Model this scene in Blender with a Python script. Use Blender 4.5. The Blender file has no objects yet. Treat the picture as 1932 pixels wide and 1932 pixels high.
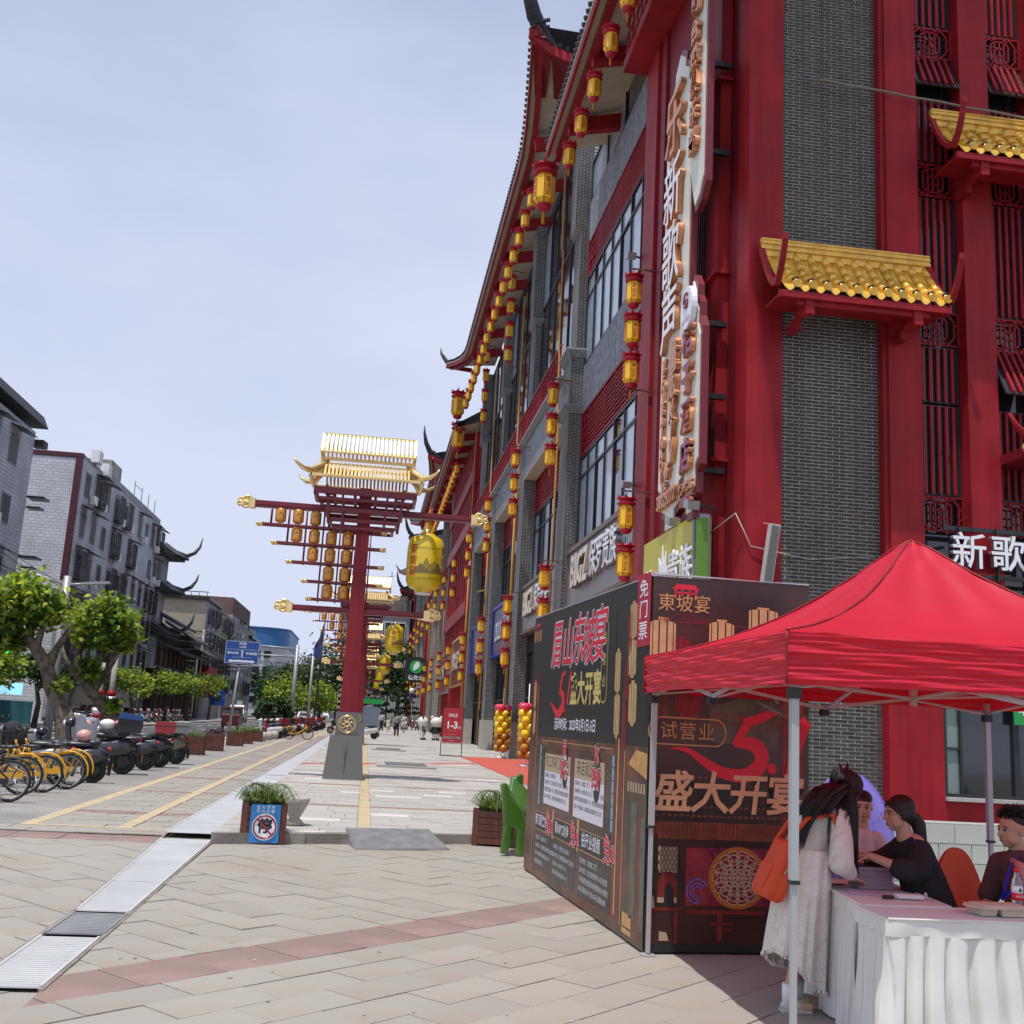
import bpy, bmesh, math, random
from mathutils import Vector, Matrix
random.seed(7)
R = math.radians; PI = math.pi
sc = bpy.context.scene
COL = sc.collection
# ---------------------------------------------------------------- camera
F, PITCH, ROLL, YAW = 2015.9, 0.192712, 0.0547156, 0.1234667
fw = Vector((math.sin(YAW)*math.cos(PITCH), math.cos(YAW)*math.cos(PITCH), math.sin(PITCH)))
rt = Vector((math.cos(YAW), -math.sin(YAW), 0)); up = rt.cross(fw)
r2 = math.cos(ROLL)*rt + math.sin(ROLL)*up; u2 = -math.sin(ROLL)*rt + math.cos(ROLL)*up
cam = bpy.data.objects.new('camera', bpy.data.cameras.new('camera')); COL.objects.link(cam)
cam.matrix_world = Matrix(((r2.x, u2.x, -fw.x, 0), (r2.y, u2.y, -fw.y, 0), (r2.z, u2.z, -fw.z, 1.7), (0, 0, 0, 1)))
cam.data.sensor_width = 36; cam.data.lens = 36*F/1932; cam.data.clip_end = 3000; cam.data.clip_start = .05
sc.camera = cam
# ---------------------------------------------------------------- world, sun, exposure
LD = Vector((.15, .22, -1)).normalized()
W = bpy.data.worlds.new('World'); sc.world = W; W.use_nodes = True
nt = W.node_tree; nt.nodes.clear(); N = nt.nodes.new; LK = nt.links.new
sky = N('ShaderNodeTexSky'); sky.sky_type = 'NISHITA'; sky.sun_disc = False
sky.sun_elevation = math.asin(-LD.z); sky.sun_rotation = math.atan2(-LD.x, -LD.y)
sky.air_density = 1.0; sky.dust_density = 1.2; sky.ozone_density = 1.6; sky.altitude = 300
tc = N('ShaderNodeTexCoord'); mp = N('ShaderNodeMapping'); mp.inputs['Scale'].default_value = (1, 1, 2.6); mp.inputs['Rotation'].default_value = (.3, .5, .4)
no = N('ShaderNodeTexNoise'); no.inputs['Scale'].default_value = 1.7; no.inputs['Detail'].default_value = 7; no.inputs['Roughness'].default_value = .52
cr = N('ShaderNodeMapRange'); cr.inputs[1].default_value = .38; cr.inputs[2].default_value = .72; cr.inputs[3].default_value = .0; cr.inputs[4].default_value = .38
mx = N('ShaderNodeMix'); mx.data_type = 'RGBA'; mx.inputs[7].default_value = (4.75, 5.15, 6.45, 1)
bg = N('ShaderNodeBackground'); bg.inputs[1].default_value = .135
wo = N('ShaderNodeOutputWorld')
LK(tc.outputs['Generated'], mp.inputs[0]); LK(mp.outputs[0], no.inputs['Vector']); LK(no.outputs[0], cr.inputs[0]); 
sp = N('ShaderNodeSeparateXYZ'); LK(tc.outputs['Generated'], sp.inputs[0]); el = N('ShaderNodeMapRange'); el.inputs[1].default_value = .0; el.inputs[2].default_value = .75; el.inputs[3].default_value = .97; el.inputs[4].default_value = .46
LK(sp.outputs[2], el.inputs[0]); ad = N('ShaderNodeMath'); ad.operation = 'ADD'; ad.use_clamp = True; LK(el.outputs[0], ad.inputs[0]); LK(cr.outputs[0], ad.inputs[1]); LK(ad.outputs[0], mx.inputs[0])
LK(sky.outputs[0], mx.inputs[6]); LK(mx.outputs[2], bg.inputs[0]); LK(bg.outputs[0], wo.inputs[0])
sl = bpy.data.lights.new('sun', 'SUN'); sl.energy = 3.9; sl.angle = R(.53); sl.color = (1, .955, .88)
so = bpy.data.objects.new('sun', sl); COL.objects.link(so); so.rotation_euler = LD.to_track_quat('-Z', 'Y').to_euler()
vs = sc.view_settings; vs.view_transform = 'Standard'; vs.look = 'None'; vs.gamma = 1; vs.use_curve_mapping = False; vs.exposure = .10
# ---------------------------------------------------------------- materials
MATS = {}
def mat(name, col=(.5, .5, .5), rough=.7, metal=0., nz=None, amt=.15, bump=0., bs=None, rnd=0., emit=None, alpha=None, trans=0., spec=None, coat=0., sheen=0., col2=None, str2=(.45, .65), s2=None, streak=0.):
    """noise-broken principled material; nz = colour noise scale, col2 = stain colour"""
    if name in MATS: return MATS[name]
    m = bpy.data.materials.new(name); m.use_nodes = True; t = m.node_tree; b = t.nodes['Principled BSDF']; n = t.nodes.new; l = t.links.new
    b.inputs['Roughness'].default_value = rough; b.inputs['Metallic'].default_value = metal
    if spec is not None: b.inputs['Specular IOR Level'].default_value = spec
    if coat: b.inputs['Coat Weight'].default_value = coat; b.inputs['Coat Roughness'].default_value = .12
    if trans: b.inputs['Transmission Weight'].default_value = trans
    c4 = (*col, 1); out = None
    co = n('ShaderNodeTexCoord').outputs['Object']
    def noise(s, d=4, r=.6):
        q = n('ShaderNodeTexNoise'); q.inputs['Scale'].default_value = s; q.inputs['Detail'].default_value = d; q.inputs['Roughness'].default_value = r; l(co, q.inputs['Vector']); return q.outputs[0]
    if nz:
        mr = n('ShaderNodeMapRange'); mr.inputs[1].default_value = .3; mr.inputs[2].default_value = .7; mr.inputs[3].default_value = 1-amt; mr.inputs[4].default_value = 1+amt; l(noise(nz), mr.inputs[0])
        v = n('ShaderNodeVectorMath'); v.operation = 'SCALE'; v.inputs[0].default_value = col; l(mr.outputs[0], v.inputs['Scale']); out = v.outputs[0]
    if col2:
        mr = n('ShaderNodeMapRange'); mr.inputs[1].default_value = str2[0]; mr.inputs[2].default_value = str2[1]; l(noise(s2 or 1.3, 6, .65), mr.inputs[0])
        k = n('ShaderNodeMix'); k.data_type = 'RGBA'; l(mr.outputs[0], k.inputs[0]); k.inputs[6].default_value = c4; k.inputs[7].default_value = (*col2, 1)
        if out: l(out, k.inputs[6])
        out = k.outputs[2]
    if streak:
        mpp = n('ShaderNodeMapping'); mpp.inputs['Scale'].default_value = (3.2, 3.2, .16); l(co, mpp.inputs[0]); q = n('ShaderNodeTexNoise'); q.inputs['Scale'].default_value = 1; q.inputs['Detail'].default_value = 8; q.inputs['Roughness'].default_value = .7; l(mpp.outputs[0], q.inputs['Vector'])
        mr = n('ShaderNodeMapRange'); mr.inputs[1].default_value = .40; mr.inputs[2].default_value = .68; mr.inputs[3].default_value = 1+streak*.5; mr.inputs[4].default_value = 1-streak; l(q.outputs[0], mr.inputs[0])
        v = n('ShaderNodeVectorMath'); v.operation = 'SCALE'; v.inputs[0].default_value = col; l(mr.outputs[0], v.inputs['Scale'])
        if out: l(out, v.inputs[0])
        out = v.outputs[0]
    if rnd:
        oi = n('ShaderNodeObjectInfo'); mr = n('ShaderNodeMapRange'); mr.inputs[3].default_value = 1-rnd; mr.inputs[4].default_value = 1+rnd; l(oi.outputs['Random'], mr.inputs[0])
        v = n('ShaderNodeVectorMath'); v.operation = 'SCALE'; v.inputs[0].default_value = col; l(mr.outputs[0], v.inputs['Scale'])
        if out: l(out, v.inputs[0])
        out = v.outputs[0]
    if out: l(out, b.inputs['Base Color'])
    else: b.inputs['Base Color'].default_value = c4
    if bump:
        bp = n('ShaderNodeBump'); bp.inputs['Strength'].default_value = bump; bp.inputs['Distance'].default_value = .02; l(noise(bs or 40, 5), bp.inputs['Height']); l(bp.outputs[0], b.inputs['Normal'])
    if emit: b.inputs['Emission Color'].default_value = (*emit[0], 1); b.inputs['Emission Strength'].default_value = emit[1]
    if alpha is not None: b.inputs['Alpha'].default_value = alpha
    MATS[name] = m; return m
def brickmat(name, c1, c2, mortar, w, h, gap=.01, bump=.5, sc3=(1, 1, 1), axis='XZ'):
    if name in MATS: return MATS[name]
    m = bpy.data.materials.new(name); m.use_nodes = True; t = m.node_tree; b = t.nodes['Principled BSDF']; n = t.nodes.new; l = t.links.new
    b.inputs['Roughness'].default_value = .85
    g = n('ShaderNodeTexCoord'); s = n('ShaderNodeSeparateXYZ'); l(g.outputs['Object'], s.inputs[0]); c = n('ShaderNodeCombineXYZ')
    l(s.outputs[axis[0]], c.inputs[0]); l(s.outputs[axis[1]], c.inputs[1])
    k = n('ShaderNodeTexBrick'); l(c.outputs[0], k.inputs['Vector']); k.inputs['Scale'].default_value = 1
    k.inputs['Brick Width'].default_value = w; k.inputs['Row Height'].default_value = h; k.inputs['Mortar Size'].default_value = gap; k.inputs['Mortar Smooth'].default_value = .1
    k.inputs['Color1'].default_value = (*c1, 1); k.inputs['Color2'].default_value = (*c2, 1); k.inputs['Mortar'].default_value = (*mortar, 1)
    q = n('ShaderNodeTexNoise'); q.inputs['Scale'].default_value = .5; q.inputs['Detail'].default_value = 7; l(g.outputs['Object'], q.inputs['Vector'])
    mr = n('ShaderNodeMapRange'); mr.inputs[1].default_value = .3; mr.inputs[2].default_value = .7; mr.inputs[3].default_value = .78; mr.inputs[4].default_value = 1.15; l(q.outputs[0], mr.inputs[0])
    v = n('ShaderNodeVectorMath'); v.operation = 'SCALE'; l(k.outputs['Color'], v.inputs[0]); l(mr.outputs[0], v.inputs['Scale']); l(v.outputs[0], b.inputs['Base Color'])
    bp = n('ShaderNodeBump'); bp.invert = True; bp.inputs['Strength'].default_value = bump; bp.inputs['Distance'].default_value = .015; l(k.outputs['Fac'], bp.inputs['Height']); l(bp.outputs[0], b.inputs['Normal'])
    MATS[name] = m; return m
M_RED = mat('red_paint', (.30, .013, .020), .5, nz=1.1, amt=.2, bump=.15, bs=6, spec=.22, col2=(.22, .018, .022), str2=(.50, .8), s2=.8, streak=.22)
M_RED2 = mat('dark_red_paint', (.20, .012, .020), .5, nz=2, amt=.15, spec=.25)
M_MAROON = mat('maroon_steel', (.17, .012, .022), .4, nz=2, amt=.15)
M_GOLD = mat('gold_paint', (.88, .66, .30), .32, .75, nz=5, amt=.12)
M_GLAZE = mat('yellow_glazed_tile', (.80, .47, .06), .28, .15, nz=6, amt=.25, coat=.4, rnd=.12)
M_BRICK = mat('slate_grey_brick', (.056, .050, .046), .8, nz=9, amt=.4, bump=.4, bs=70, rnd=.45, streak=.2)
M_BRICKF = mat('slate_grey_brick_far', (.062, .064, .07), .8, nz=3.3, amt=.45, bump=.3, bs=40)
M_MORTAR = mat('pale_mortar', (.50, .47, .42), .95, nz=8, amt=.2, streak=.25)
M_STONE = mat('split_grey_stone', (.25, .265, .295), .85, nz=4.5, amt=.4, bump=1., bs=9, streak=.25)
M_STONEL = mat('grey_ledge_stone', (.28, .29, .305), .8, nz=5, amt=.25, bump=.4, bs=20)
M_GRAN = mat('grey_granite', (.13, .13, .128), .7, nz=120, amt=.25, bump=.1, bs=200)
M_PLINTH = mat('pale_plinth_stone', (.42, .40, .37), .75, nz=6, amt=.08, col2=(.30, .28, .26), str2=(.5, .8))
M_CREAM = mat('cream_soffit', (.52, .47, .36), .85, nz=1.4, amt=.08)
M_CREAMB = mat('cream_sign_board', (.74, .73, .64), .45, nz=2, amt=.04)
M_COPPER = mat('copper_letter', (.62, .27, .13), .3, .7, nz=7, amt=.1)
M_WHITE = mat('white_paint', (.72, .72, .72), .45)
M_LETTER = mat('white_letter_face', (.86, .87, .92), .35)
M_LETTERP = mat('plum_letter', (.30, .05, .13), .4, .3)
M_BLACK = mat('black_plastic', (.02, .02, .022), .45)
M_DARK = mat('dark_frame', (.035, .037, .04), .4, .3)
M_GLASSD = mat('dark_window_glass', (.02, .025, .03), .06, spec=.9)
M_GLASSB = mat('reflective_window_glass', (.10, .125, .16), .04, .75, nz=.6, amt=.35)
M_BLIND = mat('pale_blind_behind_glass', (.42, .50, .60), .25, nz=1.5, amt=.2, coat=.7)
M_DTILE = mat('dark_roof_tile', (.035, .036, .04), .65, nz=6, amt=.3)
M_PIPE = mat('yellow_gas_pipe', (.45, .21, .035), .45, nz=3, amt=.12)
M_LANT = mat('yellow_lantern_fabric', (.92, .56, .025), .5, nz=4, amt=.06)
M_LANTR = mat('crimson_lantern_trim', (.48, .012, .035), .5)
M_STEEL = mat('grey_steel', (.38, .39, .40), .4, .6)
M_ALU = mat('brushed_aluminium', (.62, .63, .65), .38, .8, nz=20, amt=.1)
M_RUB = mat('black_rubber', (.018, .018, .018), .8)
# ---------------------------------------------------------------- mesh helpers
class MB:
    def __init__(s): s.v = []; s.f = []; s.mi = []; s.sm = []; s.M = Matrix.Identity(4); s.k = 0; s.smooth = False
    def add(s, vs, fs, sm=None):
        o = len(s.v); s.v += [s.M @ Vector(p) for p in vs]
        for f in fs: s.f.append([i+o for i in f]); s.mi.append(s.k); s.sm.append(s.smooth if sm is None else sm)
        return s
    def box(s, x0, x1, y0, y1, z0, z1):
        return s.add([(x0, y0, z0), (x1, y0, z0), (x1, y1, z0), (x0, y1, z0), (x0, y0, z1), (x1, y0, z1), (x1, y1, z1), (x0, y1, z1)],
                     [(3, 2, 1, 0), (4, 5, 6, 7), (0, 1, 5, 4), (1, 2, 6, 5), (2, 3, 7, 6), (3, 0, 4, 7)], False)
    def cbox(s, c, d, rz=0, rx=0, ry=0):
        m = s.M; s.M = m @ Matrix.Translation(c) @ Matrix.Rotation(rz, 4, 'Z') @ Matrix.Rotation(ry, 4, 'Y') @ Matrix.Rotation(rx, 4, 'X')
        s.box(-d[0]/2, d[0]/2, -d[1]/2, d[1]/2, -d[2]/2, d[2]/2); s.M = m; return s
    def beam(s, p, q, w, h=None, upv=(0, 0, 1)):
        p = Vector(p); q = Vector(q); d = q-p; L = d.length
        if L < 1e-6: return s
        d /= L; u = Vector(upv)
        if abs(d.dot(u)) > .98: u = Vector((0, 1, 0))
        a = d.cross(u).normalized()*(w/2); b = a.cross(d).normalized()*((h or w)/2)
        return s.add([p-a-b, p+a-b, p+a+b, p-a+b, q-a-b, q+a-b, q+a+b, q-a+b], [(0, 1, 2, 3), (7, 6, 5, 4), (4, 5, 1, 0), (5, 6, 2, 1), (6, 7, 3, 2), (7, 4, 0, 3)], False)
    def path(s, pts, r, n=8, caps=True, sm=True, sq=1.):
        pts = [Vector(p) for p in pts]; k = len(pts); rs = r if isinstance(r, (list, tuple)) else [r]*k
        vs = []; fs = []; a = None
        for i, p in enumerate(pts):
            d = (pts[min(i+1, k-1)]-pts[max(i-1, 0)]).normalized()
            if a is None: a = d.orthogonal().normalized() if abs(d.z) > .9 else d.cross(Vector((0, 0, 1))).normalized()
            a = (a-d*a.dot(d)).normalized(); b = d.cross(a)
            for j in range(n):
                t = 2*PI*j/n; vs.append(p+a*(math.cos(t)*rs[i])+b*(math.sin(t)*rs[i]*sq))
        for i in range(k-1):
            for j in range(n): fs.append((i*n+j, i*n+(j+1) % n, (i+1)*n+(j+1) % n, (i+1)*n+j))
        s.add(vs, fs, sm)
        if caps: o = len(s.v)-len(vs); s.f += [[o+i for i in range(n)][::-1], [o+(k-1)*n+j for j in range(n)]]; s.mi += [s.k]*2; s.sm += [False]*2
        return s
    def cyl(s, c, r, h, n=16, r2=None, sm=True):
        c = Vector(c); return s.path([c, c+Vector((0, 0, h))], [r, r if r2 is None else r2], n, sm=sm)
    def lathe(s, prof, n=16, c=(0, 0, 0), sm=True, ph=0, sx=1, sy=1):
        vs = []; fs = []; k = len(prof)
        for r, z in prof:
            for j in range(n): t = 2*PI*j/n+ph; vs.append((c[0]+r*math.cos(t)*sx, c[1]+r*math.sin(t)*sy, c[2]+z))
        for i in range(k-1):
            for j in range(n): fs.append((i*n+j, i*n+(j+1) % n, (i+1)*n+(j+1) % n, (i+1)*n+j))
        if prof[0][0] > 1e-4: fs.append(tuple(range(n))[::-1])
        if prof[-1][0] > 1e-4: fs.append(tuple((k-1)*n+j for j in range(n)))
        return s.add(vs, fs, sm)
    def sph(s, c, r, n=12, m=8, sm=True):
        rr = r if isinstance(r, (tuple, list)) else (r, r, r)
        return s.lathe([(math.sin(PI*i/m)*rr[0]+(1e-5), -math.cos(PI*i/m)*rr[2]) for i in range(m+1)], n, c, sm, 0, 1, rr[1]/rr[0])
    def torus(s, c, r, t, axis='Y', n=24, m=6, a0=0, a1=2*PI):
        pts = []
        full = abs(a1-a0-2*PI) < 1e-3
        for i in range(n+1):
            a = a0+(a1-a0)*i/n; u, w = math.cos(a)*r, math.sin(a)*r
            pts.append(Vector(c)+(Vector((u, 0, w)) if axis == 'Y' else Vector((0, u, w)) if axis == 'X' else Vector((u, w, 0))))
        return s.path(pts, t, m, caps=not full)
    def prism(s, poly, d0, d1, fr=None):
        """poly in (x,y); extruded along z d0..d1 in the local frame fr"""
        m = s.M
        if fr is not None: s.M = m @ fr
        n = len(poly); s.add([(x, y, d0) for x, y in poly]+[(x, y, d1) for x, y in poly], [tuple(range(n))[::-1], tuple(range(n, 2*n))]+[(i, (i+1) % n, n+(i+1) % n, n+i) for i in range(n)], False)
        s.M = m; return s
    def grid(s, fn, nu, nv, sm=True):
        vs = [fn(i/nu, j/nv) for j in range(nv+1) for i in range(nu+1)]
        fs = [(j*(nu+1)+i, j*(nu+1)+i+1, (j+1)*(nu+1)+i+1, (j+1)*(nu+1)+i) for j in range(nv) for i in range(nu)]
        return s.add(vs, fs, sm)
    def quad(s, a, b, c, d): return s.add([a, b, c, d], [(0, 1, 2, 3)], False)
    def mesh(s, name, mats):
        me = bpy.data.meshes.new(name); me.from_pydata([tuple(v) for v in s.v], [], s.f)
        mats = mats if isinstance(mats, (list, tuple)) else [mats]
        for m in mats: me.materials.append(m)
        if len(mats) > 1: me.polygons.foreach_set('material_index', s.mi)
        me.polygons.foreach_set('use_smooth', s.sm)
        me.update(); return me
    def build(s, name, mats, parent=None, loc=None, **kw):
        return place(name, s.mesh(name, mats), parent, loc, **kw)
def place(name, me, parent=None, loc=None, mx=None, label=None, cat=None, group=None, kind=None, rz=0):
    o = bpy.data.objects.new(name, me); COL.objects.link(o); o.parent = parent
    if mx is not None: o.matrix_local = mx
    elif loc is not None or rz: o.location = loc or (0, 0, 0); o.rotation_euler = (0, 0, rz)
    return tag(o, label, cat, group, kind)
def tag(o, label=None, cat=None, group=None, kind=None):
    if label: o['label'] = label
    if cat: o['category'] = cat
    if group: o['group'] = group
    if kind: o['kind'] = kind
    return o
def thing(name, label, cat, loc=(0, 0, 0), rz=0, group=None):
    o = bpy.data.objects.new(name, None); COL.objects.link(o); o.location = loc; o.rotation_euler = (0, 0, rz); o.empty_display_size = .2
    return tag(o, label, cat, group)
KIDS = {}
def kids(o):
    return [c for c in bpy.data.objects if c.parent == o]
def snapshot(o):
    """remember a thing's tree once so that copies are cheap"""
    return (o, [snapshot(c) for c in kids(o)])
def dup(tree, loc=None, rz=None, label=None, group=None, parent=None, scale=None):
    o, ch = tree; c = o.copy(); COL.objects.link(c); c.parent = parent
    if parent: c.matrix_parent_inverse = o.matrix_parent_inverse.copy()
    if loc is not None: c.location = loc
    if rz is not None: c.rotation_euler = (0, 0, rz)
    if scale: c.scale = (scale,)*3 if not isinstance(scale, tuple) else scale
    if label: c['label'] = label
    if group: c['group'] = group
    for k in ch: dup(k, parent=c)
    return c
def frame(o, xd, yd=(0, 0, 1)):
    """local x along xd, local y along yd, local z = x cross y"""
    x = Vector(xd).normalized(); y = Vector(yd); y = (y-x*x.dot(y)).normalized(); z = x.cross(y)
    return Matrix(((x.x, y.x, z.x, o[0]), (x.y, y.y, z.y, o[1]), (x.z, y.z, z.z, o[2]), (0, 0, 0, 1)))
TXT = {}
def textmesh(s, size=1., depth=0., bold=0., mats=None, res=2, shear=0., align='CENTER', sp=1., line=1.):
    if '坡' in s: bold = 0.
    key = (s, round(size, 4), depth, bold, str(mats), shear, align, sp, line)
    if key in TXT: return TXT[key]
    c = bpy.data.curves.new('t', 'FONT'); c.body = s; c.size = size; c.extrude = depth; c.offset = bold; c.resolution_u = res; c.shear = shear
    c.align_x = align; c.align_y = 'CENTER'; c.space_character = sp; c.space_line = line
    o = bpy.data.objects.new('t', c); COL.objects.link(o); dg = bpy.context.evaluated_depsgraph_get(); me = bpy.data.meshes.new_from_object(o.evaluated_get(dg))
    bpy.data.objects.remove(o); me.materials.clear()
    for m in (mats if isinstance(mats, (list, tuple)) else [mats]): me.materials.append(m)
    if isinstance(mats, (list, tuple)) and len(mats) > 1:
        for p in me.polygons: p.material_index = 0 if p.normal.z > .5 else 1
    TXT[key] = me; return me
def text(name, s, parent, fr, size, mats, depth=0., bold=0., sx=1., **kw):
    me = textmesh(s, size, depth, bold, mats, **kw); me.name = name
    return place(name, me, parent, mx=fr @ Matrix.Diagonal((sx, 1, 1, 1)))
def clip(poly, nx, ny, d):
    """keep nx*x+ny*y<=d"""
    out = []
    for i in range(len(poly)):
        a = poly[i]; b = poly[(i+1) % len(poly)]; da = nx*a[0]+ny*a[1]-d; db = nx*b[0]+ny*b[1]-d
        if da <= 0: out.append(a)
        if (da < 0 < db) or (db < 0 < da): t = da/(da-db); out.append((a[0]+t*(b[0]-a[0]), a[1]+t*(b[1]-a[1])))
    return out
def area(p): return abs(sum(p[i][0]*p[(i+1) % len(p)][1]-p[(i+1) % len(p)][0]*p[i][1] for i in range(len(p))))/2
def halfplanes(poly):
    """convex ccw polygon -> list of half planes"""
    r = []
    for i in range(len(poly)):
        a = poly[i]; b = poly[(i+1) % len(poly)]; nx, ny = b[1]-a[1], a[0]-b[0]; r.append((nx, ny, nx*a[0]+ny*a[1]))
    return r
# ================================================================ the ground
PZ = .13                                   # height of the raised shop platform
M_JOINT = mat('sand_joint', (.215, .195, .165), .95, nz=5, amt=.3)
M_SLAB = mat('grey_granite_slab', (.305, .285, .252), .75, nz=1.1, amt=.07, bump=.3, bs=60, rnd=.055, col2=(.265, .225, .175), str2=(.47, .72), s2=.55)
M_SLABP = mat('pink_granite_slab', (.235, .16, .142), .75, nz=1.5, amt=.10, bump=.25, bs=60, rnd=.05, col2=(.30, .20, .175), str2=(.5, .75))
M_SLABG = mat('platform_granite_slab', (.385, .37, .345), .7, nz=1.3, amt=.10, bump=.2, bs=60, rnd=.07, col2=(.33, .30, .26), str2=(.5, .75), s2=.6)
M_YEL = mat('faded_yellow_paint', (.47, .37, .22), .85, nz=7, amt=.15, col2=(.38, .34, .28), str2=(.5, .62), s2=6)
M_ASPH = mat('asphalt', (.072, .073, .078), .85, nz=2, amt=.15, bump=.4, bs=90)
M_PAVE2 = brickmat('small_pavers', (.30, .29, .275), (.26, .25, .235), (.15, .14, .13), .2, .1, .006, .4, axis='XY')
M_KERB = mat('kerb_stone', (.33, .325, .31), .8, nz=4, amt=.12)
M_LINE = mat('road_paint', (.62, .62, .60), .7, nz=9, amt=.15)
def sheet(name, poly, z, m, kind='structure', parent=None, thick=None):
    b = MB(); n = len(poly)
    if thick: b.prism(poly, z-thick, z)
    else: b.add([(x, y, z) for x, y in poly], [tuple(range(n))])
    return b.build(name, m, parent, kind=kind)
ground = sheet('ground', [(-900, -40), (900, -40), (900, 1500), (-900, 1500)], -.30, mat('earth', (.16, .15, .12), .95, nz=.02, amt=.2))
# step line in front of the platform
SA, SB = (-1.80, 14.30), (13, 19.0)
PL = [(SA[0], SA[1]), SB, (13, 230), (-1.80, 230)]
plaza = sheet('plaza', [(-7.0, 1), (14, 1), (14, 19.3), (-1.8, 14.26), (-1.8, 15.6), (-7.0, 15.6)], -.035, M_JOINT, thick=.2)
walk = sheet('sidewalk', [(-7.0, 15.602), (-1.802, 15.602), (-1.802, 230), (-7.0, 230)], -.035, M_JOINT, thick=.2)
platform = sheet('platform', PL, PZ-.035, M_JOINT, thick=.3)
PB = {}
def slab_mesh(pts, h0=0.03):
    """a thin slab with a slightly smaller, chamfered top"""
    n = len(pts); cx = sum(p[0] for p in pts)/n; cy = sum(p[1] for p in pts)/n
    return n, cx, cy
def pave(parent, tiles, m, z, nparts, name='paving_slab', zj=.004):
    """tiles: list of convex polys. nearest nparts become objects, the rest one stuff mesh"""
    tl = []
    for p in tiles:
        n = len(p); cx = sum(q[0] for q in p)/n; cy = sum(q[1] for q in p)/n; tl.append((cx*cx+cy*cy, cx, cy, p))
    tl.sort(key=lambda a: a[0]); rest = MB()
    def add(b, cx, cy, p, ox, oy):
        n = len(p); tx, ty = random.gauss(0, .0030), random.gauss(0, .0030); dz = random.uniform(-zj, zj)
        top = [(cx+(x-cx)-ox, cy+(y-cy)-oy, z+dz+tx*(x-cx)+ty*(y-cy)) for x, y in p]
        sx = [(x+(x-(cx-ox))*.008, y+(y-(cy-oy))*.008, zz-.012) for x, y, zz in top]
        b.add(top+sx, [tuple(range(n))]+[(n+i, n+(i+1) % n, (i+1) % n, i) for i in range(n)], False)
    for i, (d, cx, cy, p) in enumerate(tl):
        if i < nparts and d < 30**2:
            b = MB(); add(b, cx, cy, p, cx, cy); b.build(name, m, parent, loc=(cx, cy, 0))
        else: add(rest, cx, cy, p, 0, 0)
    if rest.v: rest.build(name+'_field', m, parent, kind='stuff')
def fieldtiles(reg, L, w, ang, o=(0, 0), gap=.004, half=True, jit=0):
    """running-bond rectangles rotated by ang clipped to the convex region"""
    hp = halfplanes(reg); ca, sa = math.cos(ang), math.sin(ang); out = []
    xs = [(x-o[0])*ca+(y-o[1])*sa for x, y in reg]; ys = [-(x-o[0])*sa+(y-o[1])*ca for x, y in reg]
    j0, j1 = int(min(ys)//w)-1, int(max(ys)//w)+1; i0, i1 = int(min(xs)//L)-1, int(max(xs)//L)+1
    for j in range(j0, j1+1):
        off = (j % 2)*L/2 if half else 0
        for i in range(i0, i1+1):
            x0, x1, y0, y1 = i*L+off+gap, (i+1)*L+off-gap, j*w+gap, (j+1)*w-gap
            q = [(o[0]+x*ca-y*sa, o[1]+x*sa+y*ca) for x, y in ((x0, y0), (x1, y0), (x1, y1), (x0, y1))]
            for h in hp:
                q = clip(q, *h)
                if len(q) < 3: break
            if len(q) >= 3 and area(q) > .004: out.append(q)
    return out
def vis(q):
    """is this patch of ground roughly in view (keeps the slab count down)"""
    x = sum(p[0] for p in q)/len(q); y = sum(p[1] for p in q)/len(q)
    return -.42*y-.8 < x < .66*y+1.2 and y > 3.6
# the diagonal pink band and the 45 degree field on both sides of it
B0 = (.15, 8.42); BD = (math.cos(R(43.5)), math.sin(R(43.5))); BN = (-BD[1], BD[0]); BW = .54
def band(reg, s0, s1):
    q = list(reg); q = clip(q, BN[0], BN[1], BN[0]*B0[0]+BN[1]*B0[1]+s1); q = clip(q, -BN[0], -BN[1], -(BN[0]*B0[0]+BN[1]*B0[1]+s0)); return q
def inset(reg, g=.012):
    return reg
reg_r = [(-1.76, 1), (12, 1), (12, 18.6), (-1.76, 14.28)]
reg_r = [(-1.76, 1), (9, 1), (9, 17.6), (-1.76, 14.25)]
reg_l = [(-6.9, 1), (-2.19, 1), (-2.22, 9.5), (-2.48, 15.1), (-2.50, 15.55), (-6.9, 15.55)]
low = [(-6.9, 1), (9, 1), (9, 6.95), (-6.9, 6.95)]
tA = fieldtiles(band(reg_r, BW, 40), .70, .36, R(-46.5)+0, B0)+fieldtiles(band(reg_r, -40, 0), .70, .36, R(43.5), B0)
tA += fieldtiles(band([(-2.2, 1), (-1.76, 1), (-1.76, 6.95), (-2.2, 6.95)], -40, 40), .70, .36, R(43.5), B0)
for s0, s1 in ((BW, 40), (-40, 0)): tA += fieldtiles(clip(band(reg_l, s0, s1), 0, 1, 14.1), .70, .36, R(43.5 if s0 < 0 else -46.5), B0)
tA += fieldtiles([(-6.9, 14.85), (-2.46, 14.95), (-2.50, 15.55), (-6.9, 15.55)], .6, .3, 0, (0, 14.9))
tA = [t for t in tA if vis(t)]
pave(plaza, tA, M_SLAB, 0, 300)
tP = fieldtiles(band(reg_r, 0, BW), .62, .62, R(43.5), B0, gap=.004)+fieldtiles(band(reg_l, 0, BW), .62, .62, R(43.5), B0, gap=.004)
tP += fieldtiles([(-6.9, 14.12), (-2.44, 14.12), (-2.46, 14.72), (-6.9, 14.82)], .6, .6, 0, (0, 14.12), gap=.004)
pave(plaza, [t for t in tP if vis(t)], M_SLABP, .001, 60, 'pink_slab')
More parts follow.
